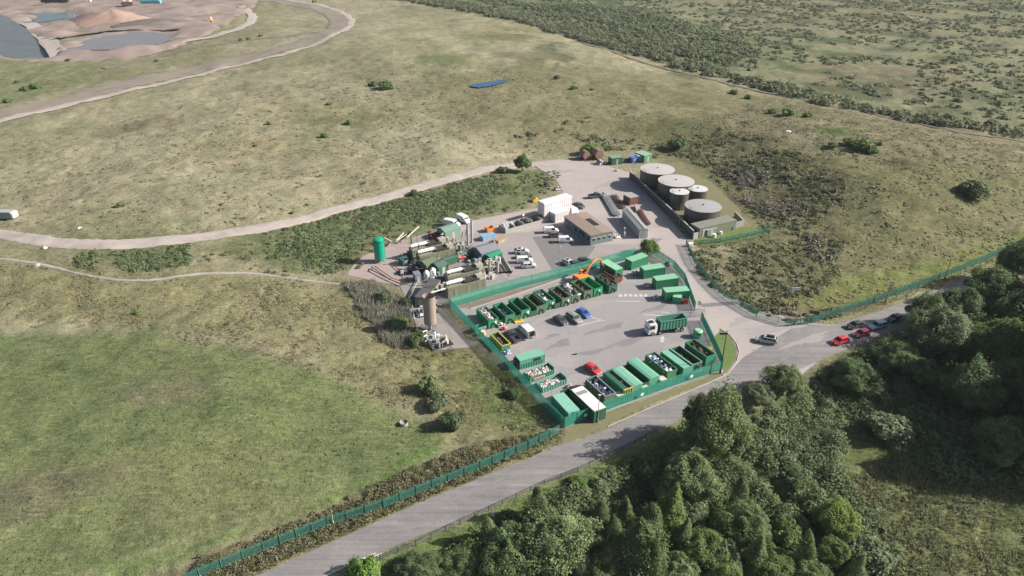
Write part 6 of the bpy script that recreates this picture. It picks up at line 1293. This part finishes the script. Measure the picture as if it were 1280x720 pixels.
def make_variants():
    for i in range(4):   # broad, unit = 10 m crown
        rs = np.random.default_rng(100 + i); V, F_, va = crown(rs, 34000, 5.0, 4.8 + .5 * (i % 2), 95 + 15 * i, .21, lobe=(.09, .30)); V[:, 2] += 5.2
        TREES['broad%d' % i] = (mesh_np('crown', V, F_, M_LEAF, va, link=False), trunk_mb(rs, 4.5, .28, 4.2, 9.5).build('trunk', M_BARK))
    for i in range(2):
        rs = np.random.default_rng(200 + i); V, F_, va = crown(rs, 19000, 3.6, 5.6, 80, .20, 'cone'); V[:, 2] += 6.4
        TREES['cone%d' % i] = (mesh_np('crown', V, F_, M_LEAF, va, link=False), trunk_mb(rs, 5, .2, 2.2, 10).build('trunk', M_BARK))
    for i in range(3):   # low bush
        rs = np.random.default_rng(300 + i); V, F_, va = crown(rs, 6000, 5.0, 3.2, 36, .50, lobe=(.2, .38)); V[:, 2] = np.maximum(V[:, 2] + 2.6, -.3)
        m = MB()
        for k in range(5): a = k * 1.3; m.tube([(0, 0, -.3), (1.2 * math.cos(a), 1.2 * math.sin(a), 1.6), (2.6 * math.cos(a), 2.6 * math.sin(a), 3.6)], [.22, .16, .06], 6)
        TREES['bush%d' % i] = (mesh_np('crown', V, F_, M_LEAF, va, link=False), m.build('trunk', M_BARK))
    for i in range(1):   # far bush, few clumps
        rs = np.random.default_rng(400 + i); V, F_, va = crown(rs, 700, 5.0, 3.4, 9, 1.5, lobe=(.4, .6)); V[:, 2] = np.maximum(V[:, 2] + 2.8, -.3)
        TREES['far%d' % i] = (mesh_np('crown', V, F_, M_LEAF, va, link=False), None)
make_variants()
for k_, (c_, t_) in TREES.items():
    if t_ is not None: t_.hide_render = False; TREES[k_] = (c_, t_.data); bpy.data.objects.remove(t_)
def tree(kind, loc, scale, label, tint=(1, 1, 1), group=None, name='tree', cat='tree', rz=None, squash=1.0):
    cm, tm = TREES[kind]; rz = random.uniform(0, 6.3) if rz is None else rz
    if tm is None:
        o = bpy.data.objects.new(name, cm); COL.objects.link(o); o.location = loc; o.rotation_euler = (0, 0, rz); o.scale = (scale, scale, scale * squash); o.color = (*tint, 1); return tag(o, label, cat, group)
    t = thing(name, label, cat, loc, rz, group); t.scale = (scale, scale, scale * squash)
    c = bpy.data.objects.new('crown', cm); COL.objects.link(c); c.parent = t; c.color = (*tint, 1)
    q = bpy.data.objects.new('trunk', tm); COL.objects.link(q); q.parent = t; return t
def crown_at(px, dpx, kind, label, tint, squash=1.0, name='tree', cat='tree', group=None):
    """px = crown centre in the photo, dpx = crown width there; worked out on the ground"""
    frac = .58; z = 3
    for _ in range(6):
        x, y = g(*px, z); v = (px[1] - 360) / F; t = (H - z) / (SP + v * CP); D = dpx * t / F
        unit = 10.0 if not kind.startswith('cone') else 7.2
        s = D / unit; z = float(hgt(x, y)) + (5.2 if not kind.startswith('bush') and not kind.startswith('far') else 2.6) * s * squash
    return tree(kind, Vector((x, y, float(hgt(x, y)))), s, label, tint, group, name, cat, squash=squash)
OL = (1.05, 1.06, .90); GY = (1.25, 1.18, 1.25); BR = (1.05, 1.2, .78); DKT = (.80, .90, .80); YG = (1.3, 1.38, .72); MD = (.95, 1.08, .88); WL = (1.25, 1.28, 1.12)
GW = 'trees of the wood beyond the main road'
for px, d, k, lab, tint, sq in [
    ((893,537), 98, 'broad0', 'big round olive green tree overhanging the road below the corner skip', OL, 1.2), ((863,600), 84, 'broad1', 'broad pale green tree just below the big round roadside one', WL, .95),
    ((949,493), 44, 'broad2', 'small round grey green tree at the road edge, lower of the pair', GY, .8), ((981,479), 54, 'broad3', 'small round dark olive tree at the road edge, upper of the pair', OL, .8),
    ((1066,470), 62, 'broad1', 'rounded tree standing just below the bright red queueing car', MD, .75), ((1120,446), 58, 'broad2', 'rounded tree whose shade covers the maroon car', WL, .9),
    ((1178,424), 84, 'broad3', 'pale willow like tree rising in the middle of the upper wood', GY, 1.0), ((1160,392), 58, 'broad0', 'tree nearest the far bend of the road, left side', OL, .85),
    ((1200,388), 70, 'broad1', 'dark green tree directly behind the pale willow like one', DKT, 1.0), ((1242,360), 70, 'broad2', 'tree where the road vanishes into the wood', MD, 1.0),
    ((1276,332), 60, 'broad0', 'dark tree at the upper right end of the road', DKT, 1.1), ((1244,432), 92, 'broad2', 'leafy bright green tree right of the pale willow like one', BR, 1.0),
    ((1284,402), 84, 'broad3', 'dark tree at the right side of the picture above the bright green one', DKT, 1.1), ((1216,490), 80, 'broad0', 'dense dark tree beneath the bright green one', MD, 1.0),
    ((1272,484), 84, 'broad1', 'leafy olive tree at the right edge beside the dense dark one', OL, 1.0), ((1262,552), 80, 'broad1', 'pale green tree at the right edge overlooking the grass clearing', WL, .9),
    ((1150,466), 56, 'broad2', 'shaded tree between the pale willow like one and the brambles', DKT, .9),
    ((697,676), 108, 'broad2', 'big pale green tree in the lower middle of the wood', WL, .9), ((636,700), 84, 'broad3', 'dark green tree left of the big pale one', MD, .85),
    ((752,642), 30, 'cone0', 'small pointed tree, left of the matching pair in the shade', OL, .9), ((781,641), 30, 'cone1', 'small pointed tree, right of the matching pair in the shade', OL, .9),
    ((800,695), 74, 'cone0', 'tall pointed tree in front of the wood at the lower middle', MD, .9), ((836,648), 62, 'cone1', 'bright feathery pointed tree below the broad pale one', BR, .95),
    ((757,705), 66, 'broad0', 'round tree between the big pale one and the tall pointed one', OL, .8), ((884,690), 74, 'broad1', 'bushy bright green tree right of the tall pointed one', BR, .8),
    ((932,662), 74, 'broad3', 'bushy mid green tree left of the dark gap in the wood', MD, .85), ((962,706), 66, 'broad2', 'bright green tree at the lower edge beside the dark gap', BR, .8),
    ((1046,652), 66, 'broad0', 'yellow green tree standing alone above the rough grass clearing', YG, .85), ((1044,692), 42, 'broad3', 'small bright tree just below the yellow green one', BR, .9),
    ((1092,694), 60, 'bush0', 'grey green spreading shrub at the edge of the grass clearing', GY, .9), ((457,716), 42, 'bush1', 'bright light green shrub beside the barrier at the bottom', (1.25, 1.6, .75), 1.2),
    ((522,712), 66, 'broad1', 'dark green tree at the bottom behind the light green shrub', DKT, .7), ((580,706), 66, 'broad2', 'dark green tree at the bottom, second from the light green shrub', MD, .7),
    ((1108,534), 60, 'bush2', 'grey olive shrub growing in the brambles at the edge of the shade', GY, .9), ((850,716), 60, 'broad3', 'pale tree on the bottom edge below the tall pointed one', WL, .8),
    ((905,725), 60, 'broad0', 'green tree cut by the bottom edge under the bushy bright one', BR, .8), ((1000,600), 34, 'bush2', 'low dark shrub beside the bramble ridge', MD, .8),
    ((640,655), 34, 'bush0', 'dark low shrub near the white marker plate', DKT, .9), ((1010,722), 60, 'broad1', 'dull green tree cut by the bottom edge left of the shrub', MD, .8),
    ((812,590), 40, 'bush1', 'green shrub in the shade left of the broad pale tree', MD, 1.0), ((722,605), 22, 'bush0', 'small bright shrub close to the crash barrier', BR, 1.0)]:
    crown_at(px, d * .94, k, lab, tint, sq * .86, 'shrub' if k.startswith('bush') else 'tree', 'shrub' if k.startswith('bush') else 'tree', GW)
for i, (px, d) in enumerate([((815,662), 40), ((853,676), 36), ((902,652), 38), ((770,682), 38), ((728,706), 36), ((672,636), 34), ((944,700), 40), ((984,668), 38), ((1008,694), 34), ((868,650), 32), ((925,620), 28), ((612,668), 34), ((590,690), 36), ((820,712), 40), ((905,700), 36), ((846,622), 28), ((1070,712), 30)]):
    crown_at(px, d, ('cone0', 'cone1', 'bush2', 'cone1', 'broad3')[i % 5], 'slender young tree crowded among the bigger ones low in the wood', (OL, WL, BR, MD, GY)[i % 5], (1.1, .9, 1.3, 1.2, 1.15)[i % 5], group='young trees crowding the lower wood')
for i, (px, d) in enumerate([((1350,430), 120), ((1360,520), 120), ((1330,365), 80), ((1430,470), 130), ((1410,380), 100), ((1500,520), 140)]):
    crown_at(px, d, 'broad%d' % (i % 4), 'tall tree outside the right edge whose shade falls on the wood', DKT, 1.25, group='trees standing past the right edge')
for px, d, k, lab, tint, sq in [
    ((810,309), 25, 'broad1', 'leafy olive tree beside the furthest green cabin', (1.1, 1.2, .7), .8), ((653,205), 24, 'broad0', 'round green tree on the inside of the track bend', (1.0, 1.1, .8), .8),
    ((517,241), 9, 'bush0', 'small dark bush beside the middle of the access track', DKT, 1.1), ((1219,233), 36, 'bush1', 'lone wide dark bush on the right hand hillside', OL, .75),
    ((847,182), 24, 'bush2', 'dark bush behind the containers, uphill of the furthest tank', MD, .9), ((738,188), 20, 'bush0', 'green bush behind the rusty tanks', (1.2, 1.4, .7), .9),
    ((536,482), 30, 'bush1', 'pale grey bush furthest up of the three at the meadow edge', (1.5,1.4,1.3), .9), ((549,504), 30, 'bush2', 'grey bush in the middle of the three at the meadow edge', GY, .9), ((566,527), 30, 'bush0', 'dark grey bush lowest of the three at the meadow edge', (.9,.95,.95), 1.0),
    ((640,492), 18, 'bush0', 'dark bush by the bank fence opposite the rubble skips', DKT, .8), ((500,404), 26, 'bush2', 'dark green bush left of the beige tower', MD, .8), ((522,425), 22, 'bush0', 'green bush at the foot of the grey mesh fence', OL, .8), ((508,378), 18, 'bush1', 'dark shrub against the control room fence', DKT, .9), ((628,213), 12, 'bush0', 'small bush left of the round tree at the track bend', MD, .9),
    ((480,372), 22, 'bush0', 'grey green bush below the pink concrete apron', GY, .8)]:
    crown_at(px, d, k, lab, tint, sq, 'bush' if k.startswith('bush') else 'tree', 'bush' if k.startswith('bush') else 'tree')
for px, d, tint in [((30,112), 9, 0), ((44,108), 12, 0), ((10,126), 10, 0), ((22,102), 6, 0), ((86,75), 5, 0), ((196,76), 5, 0), ((300,50), 5, 0), ((310,49), 5, 0), ((326,45), 5, 0), ((406,169), 9, 1), ((435,154), 8, 1), ((335,155), 6, 0), ((152,256), 9, 1), ((412,130), 6, 0), ((320,182), 4, 0), ((480,108), 16, 0), ((466,106), 10, 0),
   ((696,97), 7, 0), ((718,110), 8, 0), ((740,112), 5, 0), ((1075,182), 20, 1), ((1060,178), 14, 1), ((1088,188), 14, 1), ((1040,182), 10, 1), ((985,142), 14, 1), ((1010,145), 10, 1), ((965,140), 9, 1), ((918,115), 9, 0), ((935,122), 8, 0), ((1100,180), 6, 1), ((932,105), 4, 0), ((278,255), 4, 1), ((366,266), 5, 0), ((383,257), 5, 0), ((455,229), 4, 0), ((285,405), 5, 0), ((172,390), 8, 1)]:
    crown_at(px, d, 'far0', 'low dark bush scattered alone over the dry grass slopes', (MD, BR)[tint], .8, 'bush', 'bush', 'lone low bushes on the grass slopes')

# ---- uncountable scrub: one mesh per mass
def scatter(name, label, polys, dens, r, leaf, per, m, hr=.7, seed=0, thr=.0, nscale=14, rag=2.0, excl=None, up=.3, cat='scrub', nup=.55):
    rs = np.random.default_rng(seed); PV = []; PF = []; PA = []; off = 0
    for poly in polys:
        pw = [tuple(at(*p)[:2]) for p in poly]; A = np.array(pw); a0, a1 = A.min(0) - 2, A.max(0) + 2; n = int((a1 - a0).prod() * dens)
        x = rs.uniform(a0[0], a1[0], n); y = rs.uniform(a0[1], a1[1], n)
        k = sdist(pw, x, y) + (fbm(x / 6, y / 6, seed + 3, 2) - .5) * rag * 2 < 0
        k &= fbm(x / nscale, y / nscale, seed + 9, 3) > thr
        if excl is not None:
            for e in excl: k &= ~(e(x, y))
        x = x[k]; y = y[k]; n = len(x); R_ = rs.uniform(r[0], r[1], n) * (.6 + .8 * fbm(x / 5, y / 5, seed + 31, 2)); z = hgt(x, y)
        kk = np.repeat(np.arange(n), per); d = rs.normal(size=(len(kk), 3)); d[:, 2] = np.abs(d[:, 2]) * up * 3; d /= np.linalg.norm(d, axis=1)[:, None]
        q = rs.uniform(.6, 1.06, len(kk))
        P_ = np.stack([x[kk] + d[:, 0] * R_[kk] * q, y[kk] + d[:, 1] * R_[kk] * q, z[kk] + d[:, 2] * R_[kk] * q * hr * 1.2], 1)
        N = d + rs.normal(size=d.shape) * .5 + np.array([.1, 0, nup]); V, F_ = quads(P_, N, leaf * rs.uniform(.5, 1.5, len(P_)), rs)
        cl = rs.uniform(-.22, .22, n); PV.append(V); PF.append(F_ + off); PA.append(np.clip(rs.uniform(.15, .85, len(P_)) + cl[kk], 0, 1)); off += len(V)
    o = mesh_np(name, np.concatenate(PV), np.concatenate(PF), m, np.concatenate(PA)); return tag(o, label, cat, kind='stuff')
def blades(name, label, polys, dens, h, w, m, seed=0, thr=0, nscale=10, lean=.35, cat='grass', per=3, rag=2.0, excl=None):
    """tufts of stiff blades"""
    rs = np.random.default_rng(seed); PV = []; PA = []
    for poly in polys:
        pw = [tuple(at(*p)[:2]) for p in poly]; A = np.array(pw); a0, a1 = A.min(0) - 2, A.max(0) + 2; n = int((a1 - a0).prod() * dens); x = rs.uniform(a0[0], a1[0], n); y = rs.uniform(a0[1], a1[1], n)
        k = (sdist(pw, x, y) + (fbm(x / 6, y / 6, seed + 3, 2) - .5) * rag * 2 < 0) & (fbm(x / nscale, y / nscale, seed + 9, 3) > thr)
        if excl is not None:
            for e in excl: k &= ~(e(x, y))
        x = np.repeat(x[k], per); y = np.repeat(y[k], per); z = hgt(x, y) - .1; n = len(x); hh = rs.uniform(*h, n); a = rs.uniform(0, 6.3, n); b = rs.uniform(0, 6.3, n); q = lean * hh * rs.uniform(.3, 1, n)
        bx = x + rs.normal(size=n) * w; by = y + rs.normal(size=n) * w; dx = np.cos(a) * w; dy = np.sin(a) * w; tx = bx + q * np.cos(b) + .25 * q; ty = by + q * np.sin(b)
        PV.append(np.stack([np.stack([bx - dx, by - dy, z], 1), np.stack([bx + dx, by + dy, z], 1), np.stack([tx, ty, z + hh], 1)], 1).reshape(-1, 3)); PA.append(rs.uniform(.1, .9, n))
    V = np.concatenate(PV); return tag(mesh_np(name, V, np.arange(len(V)).reshape(-1, 3), m, np.concatenate(PA)), label, cat, kind='stuff')
ROADP = gp(road); offroad = lambda d: (lambda x, y: sdist(ROADP, x, y) < d)
track_ex = lambda T, w: (lambda x, y: ldist(T, x, y) < w)
M_BRAM = leafmat('bramble_leaves', (.102,.138,.060), (.172,.220,.105), (.270,.315,.172), trans=.4, use_obj=False)
M_BROWN = leafmat('brown_bramble', (.120,.125,.062), (.205,.198,.112), (.31,.295,.19), trans=.4, use_obj=False)
M_OLSC = leafmat('olive_scrub', (.125,.138,.072), (.182,.195,.105), (.275,.28,.165), trans=.4, use_obj=False)
M_GYSC = leafmat('grey_scrub', (.120,.118,.090), (.185,.180,.140), (.26,.25,.195), trans=.35, use_obj=False)
M_FARSC = leafmat('far_scrub', (.125,.150,.085), (.175,.200,.115), (.23,.25,.155), trans=.4, use_obj=False)
M_STRAW = leafmat('straw_grass', (.24,.22,.12), (.32,.29,.17), (.42,.38,.25), trans=.4, use_obj=False)
M_GRN = leafmat('green_grass', (.085,.110,.035), (.140,.170,.060), (.23,.24,.11), use_obj=False)
scatter('bramble', 'green brambles and undergrowth carpeting the wood beyond the main road', [[(450,735),(560,682),(700,618),(760,592),(850,560),(960,508),(1060,452),(1120,470),(1110,520),(1020,560),(1080,620),(1130,700),(1120,790),(440,790)]], .70, (.6,1.6), .27, 95, M_BRAM, .7, 1, excl=[offroad(2.6), track_ex(DITCH, 1.3)])
scatter('undergrowth', 'darker bushes filling the shaded right hand wood', [[(1040,455),(1120,425),(1200,385),(1300,340),(1420,330),(1480,520),(1400,640),(1290,610),(1180,600),(1100,560)]], .35, (.9,2.2), .45, 60, M_BRAM, .8, 2, excl=[offroad(2.5)])
scatter('grass_clearing', 'dry tussock grass in the clearing below the wood', [[(1060,600),(1130,560),(1290,600),(1480,680),(1480,800),(1120,800),(1080,690)]], .5, (.5,1.0), .32, 26, M_OLSC, .5, 3, cat='grass')
blades('long_grass', 'pale green long grass blown over in the clearing', [[(1060,600),(1130,560),(1290,600),(1480,680),(1480,800),(1120,800),(1080,690)]], 5, (.5,1.1), .10, leafmat('clearing_grass', (.16,.175,.08), (.235,.25,.125), (.33,.33,.19), trans=.4, use_obj=False), 4, lean=.9)
scatter('verge_bramble', 'brown brambles either side of the long roadside fence', [[(180,775),(250,700),(400,640),(540,574),(640,545),(690,540),(704,550),(640,574),(520,632),(400,680),(300,728),(230,775)]], 1.7, (.4,.95), .21, 60, M_BROWN, .6, 5, excl=[offroad(1.0)], rag=1.2)
scatter('roadside_bramble', 'green brambles on the slope beside the winding track', [[(100,312),(150,304),(225,306),(232,328),(170,342),(110,330)], [(330,292),(372,278),(425,262),(480,250),(500,258),(470,290),(440,312),(430,338),(395,336),(330,322)], [(440,262),(560,236),(620,224),(640,236),(600,262),(540,276),(480,292)]],   .75, (.5,1.3), .30, 60, M_BRAM, .5, 6, thr=.33, rag=6, excl=[track_ex(T_ACCESS, 3.6)])
scatter('bank_scrub', 'low green scrub on the bank between the meadow and compound', [[(500,400),(540,442),(600,450),(640,482),(690,530),(640,545),(590,560),(560,520),(520,450),(480,400)]], .5, (.4,1.0), .34, 36, M_OLSC, .5, 7, thr=.50)
blades('reeds', 'tall grey reeds on the slope below the pink concrete', [[(430,350),(470,356),(505,372),(515,400),(500,440),(480,430),(455,395),(440,372)]], 9, (.9,1.8), .10, leafmat('reed', (.20,.195,.15), (.30,.29,.235), (.42,.41,.34), use_obj=False), 8, lean=.4, thr=.30)
scatter('hillside_scrub', 'mottled olive scrub over the hillside behind the tanks', [[(850,190),(900,160),(1000,190),(1060,240),(1000,300),(960,290),(930,262),(890,225)], [(870,312),(960,302),(1060,300),(1040,360),(980,392),(930,380),(890,350)]], .30, (.6,1.5), .46, 30, M_OLSC, .5, 9, thr=.40, excl=[offroad(3)])
scatter('grey_scrub', 'bands of grey thorny scrub on the hillside beyond the tanks', [[(900,208),(935,210),(1000,232),(1060,240),(1075,262),(1000,270),(975,285),(940,262),(915,232)], [(1008,290),(1040,310),(1062,350),(1040,360),(1015,330)]], .30, (.9,1.9), .5, 44, M_GYSC, .7, 10, thr=.42)
scatter('slope_scrub', 'dark olive scrub on the slope between the pond and the tanks', [[(640,170),(720,150),(860,140),(960,150),(900,185),(830,200),(760,190),(680,196)]], .12, (.6,1.5), .6, 22, M_OLSC, .5, 11, thr=.50)
scatter('fence_scrub', 'dark bushes along the foot of the hillside fence', [[(858,308),(870,310),(900,352),(950,382),(1000,394),(1050,384),(1052,394),(1000,406),(945,392),(902,368),(876,346)]], .8, (.5,1.1), .34, 40, M_OLSC, .7, 12, rag=.5, excl=[offroad(.6)])
scatter('boundary_hedge', 'dark hedge of scrub following the far boundary track', [[(480,-12),(600,8),(700,33),(820,66),(960,104),(1100,134),(1290,166),(1420,180),(1420,196),(1290,178),(1100,146),(960,116),(820,78),(700,44),(590,16),(480,-4)]], .12, (1.4,3.2), 1.0, 28, M_FARSC, .9, 13, thr=.12, rag=4, cat='hedge')
scatter('heath_scrub', 'scattered scrub over the flat heath beyond the boundary', [[(480,-30),(640,12),(860,70),(1000,100),(1290,158),(1600,190),(1700,-40)]], .034, (.9,2.8), 1.2, 16, M_FARSC, .5, 14, thr=.44, nscale=22, rag=8)
scatter('scrub_thicket', 'dense green thicket along the near side of the flat heath', [[(590,-6),(640,2),(760,10),(860,30),(950,66),(940,88),(860,76),(760,48),(690,28),(620,8)]], .10, (1.4,3.2), 1.2, 22, M_FARSC, .7, 15, thr=.30, nscale=30, rag=10)
blades('meadow_grass', 'dry rough grass over the slopes around the site', [[(0,350),(120,340),(440,350),(520,400),(600,460),(690,535),(560,560),(470,500),(340,450),(200,420),(0,418)]], 3.2, (.25,.7), .10, M_STRAW, 21, thr=.44, lean=.6)
blades('slope_grass', 'dry grass tussocks on the slope above the winding track', [[(-20,200),(200,160),(500,130),(760,140),(860,200),(760,190),(700,195),(620,208),(500,240),(300,285),(100,300),(-20,286)]], .5, (.3,.7), .14, M_STRAW, 22, thr=.52, lean=.6, excl=[track_ex(T_ACCESS, 3.4)])
blades('verge_grass_blades', 'green grass tufts beside the roads and on the bank', [[(604,450),(640,480),(690,532),(640,546),(590,520)], [(440,735),(600,655),(740,592),(850,548),(850,560),(740,612),(600,680),(450,750)], [(860,305),(955,290),(985,300),(880,312)], [(1000,400),(1120,362),(1290,296),(1290,312),(1120,376),(1040,398)]], 6, (.2,.55), .07, M_GRN, 23, lean=.5, excl=[offroad(.3)])

M_TUS = leafmat('tussock_grass', (.175,.172,.098), (.262,.252,.152), (.37,.345,.235), trans=.4, use_obj=False)
scatter('hillside_tussocks', 'olive brown tussocks over the whole right hand hillside', [[(860,160),(960,120),(1100,150),(1290,186),(1420,200),(1420,270),(1290,296),(1160,340),(1040,388),(960,376),(890,345),(880,312),(960,300),(900,215)]], .30, (.35,.85), .38, 13, M_TUS, .4, 31, rag=4, nscale=9, thr=.30, nup=1.6, cat='grass')
scatter('slope_tussocks', 'straw coloured tussocks over the slope between both tracks', [[(-20,190),(150,150),(330,110),(480,80),(640,90),(860,130),(880,190),(760,180),(690,192),(600,205),(500,232),(400,256),(290,285),(180,298),(60,294),(-20,280)]], .07, (.4,1.0), .5, 11, M_TUS, .28, 32, rag=5, nscale=12, thr=.36, nup=1.6, cat='grass', excl=[track_ex(T_ACCESS, 4.5), track_ex(T_HAUL, 8)])
scatter('meadow_tussocks', 'tussocks of rough grass in the meadow below the winding track', [[(-20,322),(120,330),(240,345),(420,356),(520,402),(600,462),(690,535),(560,562),(545,530),(450,484),(340,446),(200,415),(-20,410)]], .4, (.3,.7), .30, 13, M_TUS, .3, 33, rag=2, nscale=8, thr=.38, nup=1.6, cat='grass', excl=[track_ex(T_PATH, 1.2)])
scatter('field_tufts', 'small tufts scattered over the grazed green field', [[(-60,425),(200,426),(340,456),(450,494),(548,545),(400,618),(200,686),(80,725),(-100,760)]], .22, (.15,.34), .20, 8, leafmat('field_tuft', (.12,.14,.07), (.18,.19,.10), (.28,.27,.16), trans=.4, use_obj=False), .5, 34, nscale=7, thr=.42, nup=1.6, cat='grass')

scatter('understorey', 'mixed low bushes filling the gaps of the lower wood', [[(450,738),(570,685),(700,622),(850,566),(960,520),(1040,500),(1060,560),(1040,620),(1090,700),(1100,780),(440,780)]], .085, (1.1,2.4), .28, 300, leafmat('understorey_leaves', (.108,.142,.066), (.182,.228,.112), (.288,.330,.188), trans=.4, use_obj=False), 1.0, 51, excl=[offroad(4), track_ex(DITCH, 2.2)], cat='bushes')
scatter('shaded_understorey', 'mixed low bushes under the right hand trees', [[(1060,462),(1130,430),(1220,390),(1300,350),(1420,350),(1420,560),(1290,570),(1180,560),(1110,520)]], .05, (1.3,2.8), .30, 260, M_BRAM, 1.0, 52, excl=[offroad(4)], cat='bushes')

blades('verge_weeds', 'green and straw weeds along the long roadside fence', [[(180,775),(250,700),(400,640),(540,574),(640,545),(700,540),(704,556),(640,580),(520,640),(400,688),(300,735),(230,775)]], 8, (.3,.8), .08, M_GRN, 61, lean=.6, excl=[offroad(.4)])
scatter('bank_bushes', 'sparse olive scrub fading out along the track bank', [[(240,322),(340,291),(420,269),(500,247),(600,221),(690,212),(696,228),(650,262),(590,270),(540,288),(480,304),(440,335),(400,346),(330,338)]], .25, (.4,1.0), .32, 36, M_OLSC, .5, 62, thr=.30, rag=4, excl=[track_ex(T_ACCESS, 3.6)])
# ------------------------------------------------------------------ light, sky, camera
HAZE = .00007
me = bpy.data.meshes.new('haze'); _m = MB().box(-5000, 5000, -500, 2900, -14, 104); me.from_pydata(_m.v, [], _m.f)
hm = bpy.data.materials.new('haze'); nt = nodes_of(hm); vo = nt.nodes.new('ShaderNodeVolumePrincipled'); vo.inputs['Color'].default_value = (.80, .86, .95, 1); vo.inputs['Density'].default_value = HAZE
_o = nt.nodes.new('ShaderNodeOutputMaterial'); nt.links.new(vo.outputs[0], _o.inputs['Volume']); me.materials.append(hm); ho = bpy.data.objects.new('haze', me); COL.objects.link(ho); tag(ho, 'thin pale haze over the fields', 'haze', kind='stuff')
SUN_AZ = R(2); SUN_EL = R(31)
s = bpy.data.lights.new('sun', 'SUN'); s.energy = 5.0; s.angle = R(.53); s.color = (1, .94, .86)
so = bpy.data.objects.new('sun', s); COL.objects.link(so); so.location = (200, 0, 200)
d = Vector((math.cos(SUN_EL) * math.cos(SUN_AZ), math.cos(SUN_EL) * math.sin(SUN_AZ), math.sin(SUN_EL)))
so.rotation_euler = d.to_track_quat('Z', 'Y').to_euler()
w = bpy.data.worlds.new('World'); SC.world = w; w.use_nodes = True; nt = w.node_tree
bg = nt.nodes['Background']; sk = nt.nodes.new('ShaderNodeTexSky'); sk.sky_type = 'NISHITA'; sk.sun_disc = False
sk.sun_elevation = SUN_EL; sk.sun_rotation = R(90) - SUN_AZ; sk.air_density = 1.0; sk.dust_density = 2.5
nt.links.new(sk.outputs[0], bg.inputs[0]); bg.inputs[1].default_value = .062
cam = bpy.data.cameras.new('camera'); co = bpy.data.objects.new('camera', cam); COL.objects.link(co)
cam.sensor_width = 36; cam.lens = 36 * F / 1280; cam.clip_end = 6000; cam.clip_start = 1
co.location = (0, 0, H); co.rotation_euler = (R(90) - P, 0, 0); SC.camera = co
SC.view_settings.view_transform = 'Standard'; SC.view_settings.look = 'None'; SC.view_settings.exposure = .72; SC.view_settings.gamma = 1
SC.cycles.use_denoising = True; SC.cycles.max_bounces = 5; SC.cycles.diffuse_bounces = 2; SC.cycles.transparent_max_bounces = 8
SC.cycles.volume_bounces = 0
